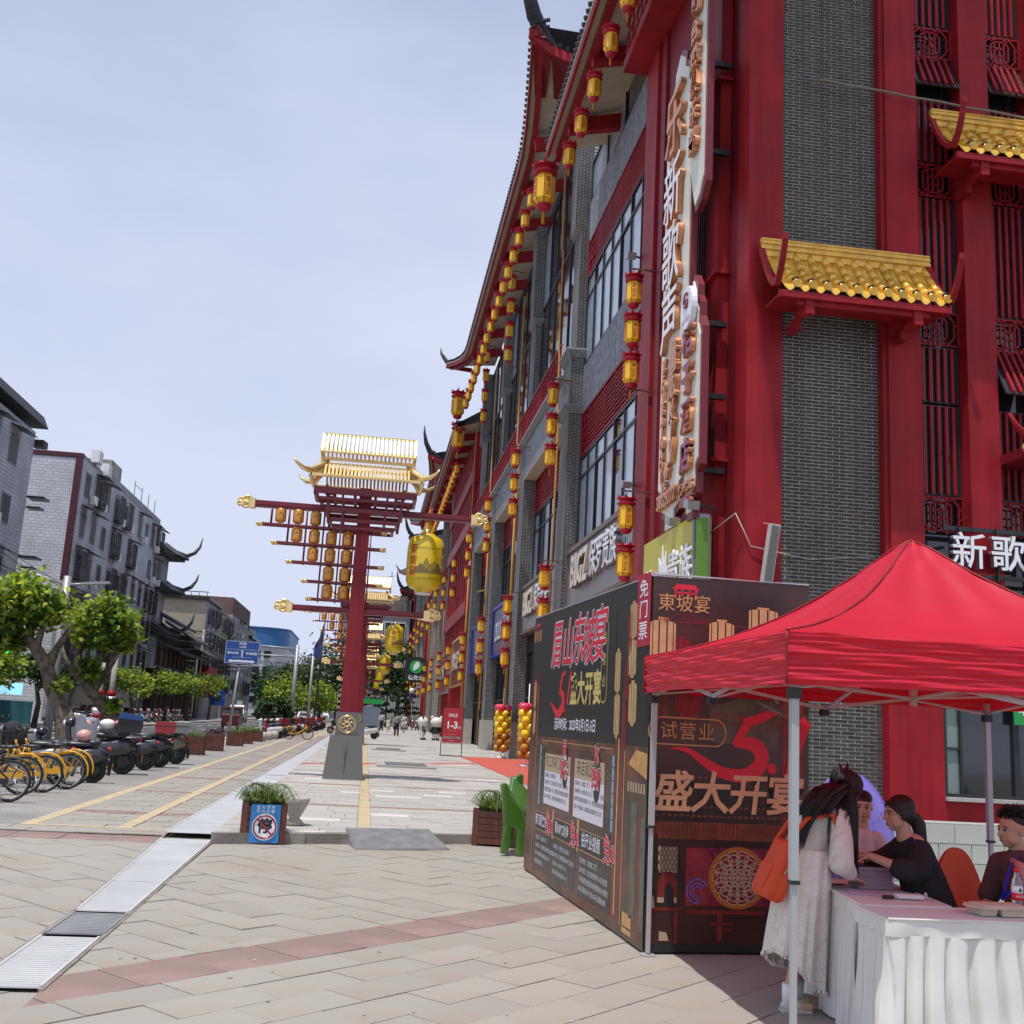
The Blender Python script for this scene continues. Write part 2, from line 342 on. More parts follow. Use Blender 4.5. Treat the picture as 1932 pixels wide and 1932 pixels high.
# sidewalk: rectangular slabs, pink cross bands, yellow lines, small pavers under the parked bikes
tW = []; tWp = []
y = 15.62; k = 0
while y < 75:
    w = .3 if k % 14 not in (6,) else .45
    (tWp if k % 14 == 6 else tW).extend(fieldtiles([(-4.27, y), (-3.22, y), (-3.22, y+w), (-4.27, y+w)], .6, w, 0, (-4.0+.3*(k % 2), y), half=False)+fieldtiles([(-3.02, y), (-2.48, y), (-2.48, y+w), (-3.02, y+w)], .6, w, 0, (-3.0+.3*(k % 2), y), half=False)); y += w; k += 1
pave(walk, tW, M_SLAB, 0, 240); pave(walk, tWp, M_SLABP, .001, 20, 'pink_slab')
sheet('paver_strip', [(-6.95, 15.62), (-4.45, 15.62), (-4.45, 230), (-6.95, 230)], -.001, M_PAVE2, parent=walk, thick=.02)
sheet('far_sidewalk_paving', [(-4.27, y), (-2.48, y), (-2.48, 230), (-4.27, 230)], -.001, M_SLAB, parent=walk, thick=.02)
for a in (-4.27, -3.02):
    b = MB(); yy = 15.62
    while yy < 170: b.box(a-.19, a+.005 if a < -4 else a-.01, yy, min(yy+.59, 170), -.02, .004); yy += .6
    b.build('yellow_paving_line', M_YEL, walk)
b = MB(); b.box(-4.46, -2.5, 15.5, 15.62, -.02, .004); b.build('yellow_paving_line', M_YEL, walk)
# platform slabs
tG = []; tGp = []; tGy = []; y = 14.2; k = 0; edge = halfplanes([(-1.78, 14.33+.02), (12.5, 18.85), (12.5, 75), (-1.78, 75)])
def clipall(ts):
    o = []
    for q in ts:
        for h in edge:
            q = clip(q, *h)
            if len(q) < 3: break
        if len(q) >= 3 and area(q) > .01: o.append(q)
    return o
while y < 70:
    w = .36 if k % 15 != 13 else .30; L = (.72, .6, .9)[k % 3]
    row = fieldtiles([(-1.78, y), (.0, y), (.0, y+w), (-1.78, y+w)], L, w, 0, (.2*k, y), half=False)+fieldtiles([(.2, y), (7.2, y), (7.2, y+w), (.2, y+w)], L, w, 0, (.33*k, y), half=False)
    (tGp if k % 15 == 13 else tG).extend(row); tGy.append([(.006, y+.004), (.194, y+.004), (.194, y+w-.004), (.006, y+w-.004)]); y += w; k += 1
tG = [t for t in clipall(tG) if vis(t)]; tGp = clipall(tGp)
pale = [t for t in tG if random.random() < .05]; tG = [t for t in tG if t not in pale]
pave(platform, tG, M_SLABG, PZ, 280); pave(platform, tGp, M_SLABP, PZ, 0, 'pink_slab')
pave(platform, clipall(tGy), M_YEL, PZ+.001, 20, 'yellow_slab')
pave(platform, pale, mat('pale_new_slab', (.55, .53, .50), .7, nz=2, amt=.05, rnd=.05), PZ+.002, 40, 'pale_slab')
sheet('far_platform_paving', [(-1.78, y), (7, y), (7, 228), (-1.78, 228)], PZ-.002, M_SLABG, parent=platform, thick=.02)
# kerb stones along the platform's front edge
dx, dy = SB[0]-SA[0], SB[1]-SA[1]; L = math.hypot(dx, dy); ux, uy = dx/L, dy/L; s = 0; i = 0
M_STEP = mat('step_riser', (.20, .185, .165), .85, nz=4, amt=.3, bump=.5, bs=25, col2=(.30, .27, .23), str2=(.5, .66), s2=3)
while s < L-.1:
    l = min(1.18, L-s); c = (SA[0]+ux*(s+l/2)+uy*.05, SA[1]+uy*(s+l/2)-ux*.05, PZ/2-.02)
    b = MB(); b.cbox((0, 0, 0), (l-.012, .16, PZ+.045)); b.build('kerb_stone', M_STEP, platform, loc=c, rz=math.atan2(uy, ux)+random.gauss(0, .002)); s += l; i += 1
# ---------------------------------------------------------------- drain channel with aluminium covers
M_DRAIN = mat('ribbed_aluminium', (.66, .66, .65), .36, .35, nz=1.2, amt=.12)
M_SLOT = mat('drain_slot', (.16, .16, .155), .7, .2)
M_DRAIN2 = mat('tarnished_aluminium', (.27, .275, .28), .5, .3, nz=1.5, amt=.3)
dr = thing('drain_channel', 'long strip of ribbed metal drain covers running through the paving', 'drain', (-2.0, 7, 0))
def dpt(y):                       # left and right edge of the covers at distance y
    if y < 9.5: return -2.17-.02*(y-7)/2.5, -1.78
    if y < 15: t = (y-9.5)/5.5; return -2.19-.26*t, -1.78-.04*t
    t = min(1, (y-15)/30); return -2.45+.10*t, -1.82+.02*t
seg = [(7.05, 8.48, 0), (8.6, 9.42, 1), (9.5, 11.0, 0), (11.02, 12.4, 2), (12.42, 13.9, 3), (13.95, 14.5, 0), (14.9, 16.1, 3)]
yy = 16.15
while yy < 75: seg.append((yy, yy+1.45, 0)); yy += 1.5
for n_, (a, c, kd) in enumerate(seg):
    l0, r0 = dpt(a); l1, r1 = dpt(c); z = .012 if a < 14.6 else PZ-.02+.0*a; z += random.uniform(-.004, .006)
    if a > 14.6: z = .05
    b = MB(); nr = int((c-a)/(.052 if a < 20 else .08)) if a < 40 else 8
    for i in range(nr):
        t0 = i/nr; t1 = (i+.60)/nr; y0 = a+(c-a)*t0; y1 = a+(c-a)*t1
        b.add([(l0+(l1-l0)*t0, y0, z), (r0+(r1-r0)*t0, y0, z), (r0+(r1-r0)*t1, y1, z), (l0+(l1-l0)*t1, y1, z), (l0+(l1-l0)*t0, y0-.002, z-.012), (r0+(r1-r0)*t0, y0-.002, z-.012), (r0+(r1-r0)*t1, y1+.002, z-.012), (l0+(l1-l0)*t1, y1+.002, z-.012)], [(0, 1, 2, 3), (4, 5, 1, 0), (3, 2, 6, 7)], False)
    b.k = 1; b.add([(l0, a, z-.011), (r0, a, z-.011), (r1, c, z-.011), (l1, c, z-.011)], [(0, 1, 2, 3)], False); b.k = 0
    b.beam((l0, a, z-.004), (l1, c, z-.004), .02, .02); b.beam((r0, a, z-.004), (r1, c, z-.004), .02, .02)
    p = b.build('drain_cover', [M_DRAIN2 if kd in (1, ) else M_DRAIN, M_SLOT], dr, loc=(2.0, -7, 0))
    if kd == 1: tag(p, 'tarnished dark drain cover')
b = MB()
for y0, y1 in ((6.98, 9.5), (9.5, 15), (15, 75)): (l0, r0), (l1, r1) = dpt(y0), dpt(y1); b.add([(l0-.03, y0, -.028), (r0+.02, y0, -.028), (r1+.02, y1, -.028), (l1-.03, y1, -.028)], [(0, 1, 2, 3)], False)
for y0, y1 in ((6.98, 9.5), (9.5, 15), (15, 75)):
    for k in (0, 1):
        e0 = dpt(y0)[k]+(-.02, .02)[k]; e1 = dpt(y1)[k]+(-.02, .02)[k]; b.beam((e0, y0, -.012), (e1, y1, -.012), .03, .04)
b.build('drain_edge', M_JOINT, dr, loc=(2.0, -7, 0))
# steel wheel ramp laid on the step
rp = MB(); rp.M = frame((.51, 14.66, 0), (ux, uy, 0)); rp.M = rp.M @ Matrix(((1, 0, 0, 0), (0, 0, 1, 0), (0, 1, 0, 0), (0, 0, 0, 1)))
rp = MB(); rp.M = Matrix.Translation((.51, 14.72, 0)) @ Matrix.Rotation(math.atan2(uy, ux)-.06, 4, 'Z')
def rz_(t): return .02+.150*t
rp.add([(-.63, -.42, .0), (.63, -.42, .0), (.58, .38, .0), (-.58, .38, .0), (-.63, -.42, .018), (.63, -.42, .018), (.58, .38, PZ+.045), (-.58, .38, PZ+.045)], [(3, 2, 1, 0), (4, 5, 6, 7), (0, 1, 5, 4), (1, 2, 6, 5), (2, 3, 7, 6), (3, 0, 4, 7)], False)
for i in range(60):
    u = -.6+1.2*i/59
    rp.beam((u, -.41, .022), (u*.93, .37, PZ+.049), .008, .008)
for j in range(28):
    t = j/27; rp.beam((-.62+.04*t, -.41+.79*t, .023+(PZ+.027)*t), (.62-.04*t, -.41+.79*t, .023+(PZ+.027)*t), .008, .007)
tag(rp.build('wheel_ramp', mat('galvanised_ramp', (.40, .39, .40), .5, .5, nz=6, amt=.2)), 'studded grey metal ramp laid over the kerb step', 'ramp')
# manhole covers in a concrete collar
for i, (x, y, a, lb) in enumerate(((1.35, 34.5, .9, 'raised concrete manhole with grey lid nearest the gate post'), (1.1, 48.8, .75, 'second manhole lid further along beyond the first one'))):
    t = thing('manhole', lb, 'manhole', (x, y, PZ), 0, 'manhole covers in the shop platform')
    MB().prism([(-a, -a*1.5), (a, -a*1.5), (a, a*1.5), (-a, a*1.5)], -.01, .055).build('collar', M_KERB, t); MB().prism([(-a*.7, -a), (a*.7, -a), (a*.7, a), (-a*.7, a)], .056, .075).build('lid', M_GRAN, t)
# red carpet and thin red line
sheet('red_carpet', [(4.0, 45.2), (4.15, 26), (6.9, 26), (6.9, 45.2)], PZ+.010, mat('red_carpet', (.46, .085, .06), .95, nz=14, amt=.12, bump=.3, bs=120))
sheet('red_strip', [(-1.78, 32.6), (4.0, 38.4), (4.0, 39.3), (-1.78, 33.2)], PZ+.006, mat('red_line_paint', (.42, .08, .075), .8, nz=6, amt=.15))
# ---------------------------------------------------------------- road, median kerb, far pavement
road = sheet('road', [(-15.6, 1), (-7.2, 1), (-7.2, 300), (-15.6, 300)], -.10, M_ASPH, thick=.1)
b = MB()
for x in (-7.2, ): 
    y = 1
    while y < 160: b.box(x, x+.2, y+.004, y+.996, -.2, .012); y += 1
b.build('kerb', M_KERB, walk, kind='stuff')
far = sheet('far_pavement', [(-22.5, 1), (-15.75, 1), (-15.75, 300), (-22.5, 300)], .0, mat('far_paving', (.27, .26, .25), .85, nz=1, amt=.15), thick=.25)
b = MB(); y = 1
while y < 230: b.box(-15.75, -15.55, y+.004, y+.996, -.2, .02); y += 1
b.build('kerb', M_KERB, far, kind='stuff')
b = MB()
for x, d, g in ((-7.75, 400, 0), (-11.4, 2, 4), (-13.4, 2, 4), (-15.1, 400, 0)):
    y = 1.
    while y < 290: b.box(x-.07, x+.07, y, min(y+d, 290), -.12, -.096); y += d+g
b.build('lane_marking', M_LINE, road, kind='stuff')

# litter, gum spots and damp patches on the paving
rd = random.Random(21)
for nm, m, n, rr, zz in (('gum_spots', mat('gum_spot', (.25, .23, .205), .9), 70, (.008, .018), .0065), ('pale_specks', mat('pale_speck', (.52, .50, .46), .9), 40, (.006, .014), .007)):
    b = MB()
    for _ in range(n):
        y = rd.uniform(4.5, 14); x = rd.uniform(-.38*y, min(2.0, .3*y)); r = rd.uniform(*rr)
        if -2.6 < x < -1.65: continue
        k = 9; b.add([(x+r*math.cos(2*PI*i/k)*rd.uniform(.6, 1.2), y+r*math.sin(2*PI*i/k)*rd.uniform(.6, 1.2), zz) for i in range(k)], [tuple(range(k))], False)
    b.build(nm, m, plaza, kind='stuff')
# ================================================================ gate lamp posts
M_AMBER = mat('amber_lantern', (.62, .25, .02), .22, nz=3, amt=.1, coat=.6, col2=(.20, .13, .05), str2=(.56, .64), s2=7)
M_BIGY = mat('big_yellow_lantern', (.70, .50, .01), .25, nz=2, amt=.05, coat=.5, spec=.6)
M_INK = mat('ink_landscape', (.30, .22, .03), .4); M_INK2 = mat('ink_landscape_dark', (.17, .13, .04), .4)
M_REDINK = mat('red_lettering', (.45, .02, .01), .5)
def scroll(parent, x, z, s):
    """gilded cloud scroll on the end of a beam"""
    b = MB(); b.box(min(x, x+s*.12), max(x, x+s*.16), -.10, .10, z-.13, z+.11)
    b.M = Matrix.Translation((x+s*.20, 0, z+.01)) @ Matrix.Diagonal((s, .8, .82, 1))
    for (cx, cz, r, t) in ((0, .08, .10, .035), (.12, .05, .08, .03), (.02, -.06, .09, .035), (.16, -.04, .06, .03), (-.1, .02, .08, .03), (.10, -.02, .05, .03)):
        b.torus((cx, -.06, cz), r, t, 'Y', 14, 6); b.torus((cx, .06, cz), r, t, 'Y', 14, 6)
        b.sph((cx, 0, cz), (r*.6, .07, r*.6), 8, 6)
    return b.build('gilded_scroll', M_GOLD, parent)
g0 = thing('lantern_gate', 'nearest tall red gate-shaped lamp post with slatted gold roof on a grey stone base', 'lamp post', (-.42, 26.55, 0), 0, 'gate-shaped lamp posts in a row along the platform')
pd = MB(); pd.prism([(-.475, -.475), (.475, -.475), (.475, .475), (-.475, .475)], 0, .001)
pd = MB(); a, c_ = .475, .375
pd.add([(-a, -a, PZ), (a, -a, PZ), (a, a, PZ), (-a, a, PZ), (-c_, -c_, 1.14), (c_, -c_, 1.14), (c_, c_, 1.14), (-c_, c_, 1.14)], [(3, 2, 1, 0), (4, 5, 6, 7), (0, 1, 5, 4), (1, 2, 6, 5), (2, 3, 7, 6), (3, 0, 4, 7)], False)
base = pd.build('pedestal', M_GRAN, g0)
MB().box(-.006, .006, -.478, -.43, PZ, 1.0).build('pedestal_joint', M_JOINT, base)
up_ = MB().box(-.265, .265, -.265, .265, 1.14, 1.69).build('pedestal_block', M_GRAN, g0)
b = MB()
for r in (.21, .185): b.torus((0, -.268, 1.41), r, .008, 'Y', 32, 5)
for k in range(7):
    a = k*PI*2/7; b.torus((math.cos(a)*.10, -.268, 1.41+math.sin(a)*.10), .055, .009, 'Y', 12, 5, a, a+4.4)
b.torus((0, -.268, 1.41), .05, .012, 'Y', 12, 5); b.build('gold_medallion', M_GOLD, up_)
po = MB(); a, c_ = .205, .15
po.add([(-a, -a, 1.69), (a, -a, 1.69), (a, a, 1.69), (-a, a, 1.69), (-c_, -c_, 7.2), (c_, -c_, 7.2), (c_, c_, 7.2), (-c_, c_, 7.2)], [(4, 5, 6, 7), (0, 1, 5, 4), (1, 2, 6, 5), (2, 3, 7, 6), (3, 0, 4, 7)], False)
po.build('post', mat('gate_post_red', (.20, .013, .022), .45, nz=1.5, amt=.15, spec=.3, streak=.15), g0)
ar = MB().box(-2.68, 2.68, -.085, .085, 6.55, 6.71).box(-2.68, 2.68, -.11, .11, 6.60, 6.66)
arm = ar.build('upper_beam', M_MAROON, g0)
lb = MB().box(-1.55, 1.65, -.075, .075, 4.06, 4.2).box(-1.55, 1.65, -.10, .10, 4.10, 4.16); lbm = lb.build('lower_beam', M_MAROON, g0)
for x, s in ((-2.68, -1), (2.68, 1)): scroll(arm, x, 6.64, s)
for x, s in ((-1.55, -1), (1.65, 1)): scroll(lbm, x, 4.14, s)
# horizontal rods with gilded ends, vertical rods between them
rods = [(6.13, -2.45, .45), (5.69, -2.05, .44), (5.24, -1.65, .43), (4.79, -1.24, .42), (4.36, -1.1, .0)]
for i, (z, x0, x1) in enumerate(rods):
    b = MB()
    for y in (-.13, .13): b.beam((x0, y, z), (x1, y, z), .04, .05)
    rd = b.build('lattice_rail', M_MAROON, g0)
    b = MB()
    for y in (-.13, .13):
        for xe, s in ((x0, -1),)+(((x1, 1),) if x1 > .1 else ()): b.path([(xe, y, z), (xe+s*.10, y, z)], .034, 10); b.sph((xe+s*.12, y, z), .045, 10, 6)
    b.build('gilded_rail_end', M_GOLD, rd)
cols = [(-2.26, 6.55, 6.10), (-1.83, 6.55, 5.66), (-1.40, 6.55, 5.20), (-.97, 6.55, 4.3), (-.55, 6.3, 4.3), (-.22, 6.2, 4.2), (.21, 6.2, 4.2)]
for x, z1, z0 in cols:
    b = MB()
    for y in (-.13, .13): b.path([(x, y, z0), (x, y, z1)], .016, 6)
    b.build('lattice_rod', M_MAROON, g0)
cells = [(-2.04, 6.38), (-1.61, 6.38), (-1.18, 6.36), (-1.61, 5.92), (-1.18, 5.90), (-.76, 5.88), (-.36, 5.88), (-1.18, 5.46), (-.76, 5.45), (-.36, 5.45), (-.76, 5.0), (-.36, 5.0), (-.76, 4.56), (-.36, 4.56)]
lm = MB().lathe([(.075, -.185), (.09, -.17), (.13, -.145), (.135, -.12), (.135, .12), (.125, .15), (.09, .175), (.08, .19)], 14).mesh('amber_lantern', M_AMBER)
hill = [(-.1, -.05), (.1, -.05), (.09, -.02), (.05, .0), (.03, .04), (0, .07), (-.025, .03), (-.05, .015), (-.09, -.025)]
hm = MB()
for j in (0, 1):
    pts = []
    for (x, z) in hill: a = x*1.25/.137; pts.append((math.sin(a)*.1375, -math.cos(a)*.1375, z*1.35-.02))
hm.add(pts, [tuple(range(len(pts)))], False); hmm = hm.mesh('ink_hills', M_INK2)
for x, z in cells:
    l_ = place('amber_lantern', lm, g0, (x, 0, z)); place('ink_hills', hmm, l_)
# stepped red frame under the roof
fr_ = MB()
for z, hw, hd, t in ((6.98, 1.22, .62, .16), (6.80, 1.08, .52, .08), (6.55, .92, .46, .10), (6.30, .82, .40, .07), (6.13, .72, .34, .07)):
    for y in (-hd, hd): fr_.box(-hw, hw, y-.04, y+.04, z-t/2, z+t/2)
    for x in (-hw, hw): fr_.box(x-.04, x+.04, -hd, hd, z-t/2-.001, z+t/2-.002)
for x in (-.75, -.25, .25, .75): fr_.box(x-.035, x+.035, -.55, .55, 6.85, 6.93)
for sx in (-1, 1):
    for sy in (-1, 1):
        fr_.beam((sx*.95, sy*.5, 7.15), (sx*.85, sy*.43, 6.2), .07); fr_.beam((sx*.55, sy*.5, 7.0), (sx*.5, sy*.40, 6.15), .055)
        fr_.cbox((sx*.88, sy*.56, 6.98), (.2, .14, .18))
fr_.build('bracket_frame', M_MAROON, g0)
gr = MB()   # lower skirt frame and upper ridge frame
for y in (-.72, .72): gr.box(-1.36, 1.36, y-.03, y+.03, 7.30, 7.37)
for x in (-1.36, 1.36): gr.box(x-.03, x+.03, -.75, .75, 7.301, 7.369)
for y in (-.42, .42): gr.box(-1.16, 1.16, y-.03, y+.03, 7.98, 8.06)
for x in (-1.16, 1.16): gr.box(x-.03, x+.03, -.42, .42, 7.981, 8.059); gr.box(x-.03, x+.03, -.045, .045, 7.5, 8.0); gr.beam((x, 0, 8.55), (x, -.42, 8.05), .05); gr.beam((x, 0, 8.55), (x, .42, 8.05), .05)
gr.box(-1.16, 1.16, -.03, .03, 8.53, 8.58)
for x in (-1, 1):
    for y in (-1, 1): gr.beam((x*1.36, y*.72, 7.34), (x*1.05, y*.30, 7.72), .06)
gr.box(-1.05, 1.05, -.31, -.27, 7.70, 7.75).box(-1.05, 1.05, .27, .31, 7.70, 7.75)
gr.build('roof_frame', M_GOLD, g0)
slu = MB().beam((0, 0, 8.56), (0, -.47, 8.00), .046, .03).mesh('roof_slat', M_GOLD); slu2 = MB().beam((0, 0, 8.56), (0, .47, 8.00), .046, .03).mesh('roof_slat', M_GOLD)
sll = MB().beam((0, -.28, 7.76), (0, -.80, 7.33), .05, .035).mesh('roof_slat', M_GOLD); sll2 = MB().beam((0, .28, 7.76), (0, .80, 7.33), .05, .035).mesh('roof_slat', M_GOLD)
for k in range(23):
    x = -1.14+2.28*k/22; place('roof_slat', slu, g0, (x, 0, 0)); place('roof_slat', slu2, g0, (x, 0, 0))
    x = -1.02+2.04*k/22; place('roof_slat', sll, g0, (x, 0, 0)); place('roof_slat', sll2, g0, (x, 0, 0))
b = MB()
for k in range(7):
    for s in (-1, 1): y = -.6+1.2*k/6; b.beam((s*1.02, y*.45, 7.74), (s*1.40, y, 7.33), .06, .035)
b.build('hip_slats', M_GOLD, g0)
for sx in (-1, 1):
    for sy in (-1, 1):
        b = MB(); b.path([(sx*1.0, sy*.26, 7.80), (sx*1.18, sy*.45, 7.60), (sx*1.38, sy*.66, 7.44), (sx*1.55, sy*.80, 7.46), (sx*1.70, sy*.90, 7.56), (sx*1.76, sy*.94, 7.64)], [.07, .085, .085, .06, .035, .02], 8)
        b.build('eave_horn', M_GOLD, g0)
G0 = snapshot(g0)
gl = thing('big_lantern', 'largest yellow barrel lantern hanging from the nearest gate beam', 'lantern', (.0, 0, 0), 0, 'big barrel lanterns hanging from the gates')
bodyp = MB(); bodyp.lathe([(.22, -.72), (.23, -.66), (.34, -.63), (.41, -.55), (.455, -.42), (.465, -.25), (.465, .35), (.45, .5), (.40, .62), (.30, .69), (.22, .71), (.22, .75)], 36)
bd = bodyp.build('lantern_body', M_BIGY, gl)
def wrapm(polys, m, r=.468, name='ink'):
    b = MB()
    for poly in polys:
        pts = [(math.sin(x/r)*r, -math.cos(x/r)*r, z) for x, z in poly]; b.add(pts, [tuple(range(len(pts)))], False)
    return b.mesh(name, m)
def ridge(x0, x1, z0, pk, n=16, rr=None):
    """silhouette strip as thin quads so that it follows the barrel"""
    out = []
    for i in range(n):
        a = x0+(x1-x0)*i/n; c = x0+(x1-x0)*(i+1)/n; out.append([(a, z0), (c, z0), (c, z0+pk((i+1)/n)), (a, z0+pk(i/n))])
    return out
pk1 = lambda t: .03+.30*max(0, 1-abs(t-.38)/.18)**1.3+.22*max(0, 1-abs(t-.7)/.2)+.06*math.sin(9*t)**2
pk2 = lambda t: .05+.16*max(0, 1-abs(t-.25)/.25)+.2*max(0, 1-abs(t-.8)/.16)+.04*math.sin(17*t)**2
place('ink_mountains', wrapm(ridge(-.22, .5, -.20, pk1, 22), M_INK), bd); place('ink_mountains', wrapm(ridge(-.30, .55, -.28, pk2, 24), M_INK2, .4695), bd)
place('ink_mountains', wrapm(ridge(-.40, .62, .34, lambda t: .015, 20)+ridge(-.40, .62, -.42, lambda t: .022, 20), M_INK, .4715), bd)
b = MB(); b.path([(0, 0, .75), (0, 0, 1.10)], .012, 6); b.cyl((0, 0, .74), .10, .14, 10, .07); b.build('hanger', M_GOLD, gl)
b = MB(); b.cyl((0, 0, -.76), .20, .04, 20); b.build('bottom_ring', M_WHITE, gl)
tm = textmesh('東\n坡\n宴', .25, .0, .0, M_REDINK, line=1.0); 
tm2 = tm.copy()
for v in tm2.vertices: a = (v.co.x-.30)/.475; v.co = (math.sin(a)*.475, -math.cos(a)*.475, v.co.y*1.1+.02)
for k in (0, 1): 
    q = place('lantern_lettering', tm2, bd); q.rotation_euler = (0, 0, k*PI*.62)
GL = snapshot(gl)
gy_ = [26.55, 54.9, 83.5, 112, 140.5]
gate_labels = [None, 'second gate lamp post from the camera, its gold roof showing beside the first post', 'third gate lamp post from the camera along the row', 'fourth gate lamp post from the camera along the row', 'farthest gate lamp post of the row, before the conifers']
big_labels = [None, 'yellow barrel lantern on the second gate, half the size of the first', 'yellow barrel lantern on the third gate, overlapping the one below', 'yellow barrel lantern on the fourth gate, small and low', 'smallest yellow barrel lantern on the farthest gate']
for i, y in enumerate(gy_):
    if i: 
        g = dup(G0, (-.42, y, 0), 0, gate_labels[i]); l_ = dup(GL, (1.15 if i else 1.2, y, 5.42), .5*i, big_labels[i])
gl.location = (1.18, 26.55, 5.42); gl.rotation_euler = (0, 0, -.12)
# ================================================================ the shop building on the right
bl = thing('shop_building', 'long four-storey brick and red-timber shopping building hung with yellow lanterns', 'building', (6.2, 17.42, 0))
O0 = Vector((6.2, 17.42, 0))
def P(b, name, m, parent=None, kind=None, label=None):
    """build a part given in world coordinates under the building or one of its parts"""
    par = parent or bl
    o = b.build(name, m, par, kind=kind, label=label)
    if par is bl: o.location = -O0
    return o
M_IN = mat('dark_interior', (.012, .012, .013), .9)
# mass of the building behind the facade
b = MB(); b.box(6.95, 30, 17.95, 60, -.2, 21.2); b.box(6.95, 30, 37, 215, -.2, 21.5); b.box(6.95, 30, 37.5, 71, 21.5, 24.4)
P(b, 'wall', M_IN)
# ---- front (short) face: brick panel with real bricks
YF = 17.42
b = MB(); b.box(6.84, 8.75, 17.55, 17.95, -.2, 19); bp = P(b, 'brick_panel', M_MORTAR)
bm_ = MB().box(-.1185, .1185, -.014, .014, -.0255, .0255).mesh('brick', M_BRICK)
bh_ = MB().box(-.055, .055, -.014, .014, -.0265, .0265).mesh('brick', M_BRICK)
allb = []; z = .04; r = 0
while z < 17.2:
    x = 6.86+(.125 if r % 2 else 0); 
    if r % 2: allb.append((6.86+.058, z, 1))
    while x+.24 < 8.73: allb.append((x+.12, z, 0)); x += .25
    if 8.73-x > .10: allb.append((x+.055, z, 1))
    z += .065; r += 1
allb.sort(key=lambda a: abs(a[1]-2.2)); rest = MB()
for i, (x, z, h) in enumerate(allb):
    dy = 17.549+.0085+random.uniform(-.002, .0015)
    if i < 300: place('brick', bh_ if h else bm_, bp, (x, dy, z))
    else: w = .054 if h else .1185; rest.box(x-w, x+w, dy-.014, dy+.014, z-.0255, z+.0255)
rest.build('brick_courses', M_BRICK, bp, kind='stuff')
# ---- red columns of the front face
def col(x0, x1, y0, y1, z0, z1, name='column', m=M_RED): return P(MB().box(x0, x1, y0, y1, z0, z1), name, m)
col(6.2, 6.86, 17.42, 18.0, -.1, 19.5); col(8.72, 8.80, 17.34, 17.9, 2.5, 19.5); col(8.80, 9.42, 17.28, 17.9, 2.5, 19.5); col(10.32, 10.90, 17.30, 17.9, 2.5, 19.5); col(11.75, 12.4, 17.30, 17.9, 2.5, 19.5); col(13.4, 14, 17.3, 17.9, 2.5, 19.5)
# ---- lattice window bays
b = MB(); b.box(9.4, 13.4, 17.70, 17.75, 2.4, 19.5); P(b, 'window_glass', M_GLASSD)
def fret(x0, x1, z0, z1, y, parent=None):
    w = x1-x0; h = z1-z0; b = MB(); t = .030
    def l(a, c, e, d): b.beam((x0+a*w, y, z0+c*h), (x0+e*w, y, z0+d*h), t, t)
    for s in ((0, 0, 1, 0), (0, 1, 1, 1), (0, 0, 0, 1), (1, 0, 1, 1), (.27, .25, .27, .75), (.73, .25, .73, .75), (.27, .25, .38, .12), (.62, .12, .73, .25), (.27, .75, .38, .88), (.62, .88, .73, .75), (.38, .12, .62, .12), (.38, .88, .62, .88), (.38, .12, .38, .88), (.62, .12, .62, .88), (.38, .37, .62, .37), (.38, .62, .62, .62), (.5, .12, .5, .88),
              (.0, .35, .10, .35), (.0, .65, .10, .65), (.10, .25, .10, .75), (.10, .25, .22, .05), (.10, .75, .22, .95), (.22, .05, .40, .05), (.22, .95, .40, .95), (1, .35, .90, .35), (1, .65, .90, .65), (.90, .25, .90, .75), (.90, .25, .78, .05), (.90, .75, .78, .95), (.78, .05, .60, .05), (.78, .95, .60, .95), (.3, 0, .3, .12), (.7, 0, .7, .12), (.3, 1, .3, .88), (.7, 1, .7, .88)): l(*s)
    return P(b, 'fretwork_panel', M_RED, parent, kind='stuff')
def sash(x0, x1, z0, z1, n=6, tilt=0., parent=None):
    """a sash of red bars; tilt>0: hopper window pushed out at the bottom"""
    fr = MB(); y = 17.60; w = x1-x0; h = z1-z0; M = Matrix.Translation((x0, y, z1)) @ Matrix.Rotation(-tilt, 4, 'X')
    fr.M = M; fr.box(0, .035, -.02, .02, -h, 0); fr.box(w-.035, w, -.02, .02, -h, 0); fr.box(.035, w-.035, -.02, .02, -.035, 0); fr.box(.035, w-.035, -.02, .02, -h, -h+.035)
    f = P(fr, 'window_sash', M_DARK)
    g = MB(); g.M = M; g.box(.035, w-.035, -.004, .004, -h+.035, -.035); P(g, 'pane', M_GLASSB if tilt else M_GLASSD, f)
    for i in range(n):
        x = w*(i+1)/(n+1); g = MB(); g.M = M; g.box(x-.026, x+.026, -.075, -.022, -h+.02, -.02); P(g, 'window_bar', M_RED, f)
for (x0, x1, ops) in ((9.44, 10.30, {1: .0, 5: .42}), (10.92, 11.73, {3: .5, 5: .42}), (12.42, 13.3, {})):
    fret(x0, x1, 5.42, 6.03, 17.55); fret(x0, x1, 8.90, 9.52, 17.55); fret(x0, x1, 11.86, 12.50, 17.55); fret(x0, x1, 14.78, 15.40, 17.55)
    for k, (za, zb) in enumerate(((6.07, 7.75), (7.79, 8.86), (9.56, 11.82), (12.54, 13.85), (13.93, 14.74), (15.44, 18.2))):
        t = ops.get({0: 0, 1: 3, 2: 1, 3: 2, 4: 5, 5: 6}[k], 0); sash(x0, x1, za, zb, 5, t)
    P(MB().box(x0-.02, x1+.02, 17.5, 17.66, 18.2, 19.5), 'lintel', M_RED)
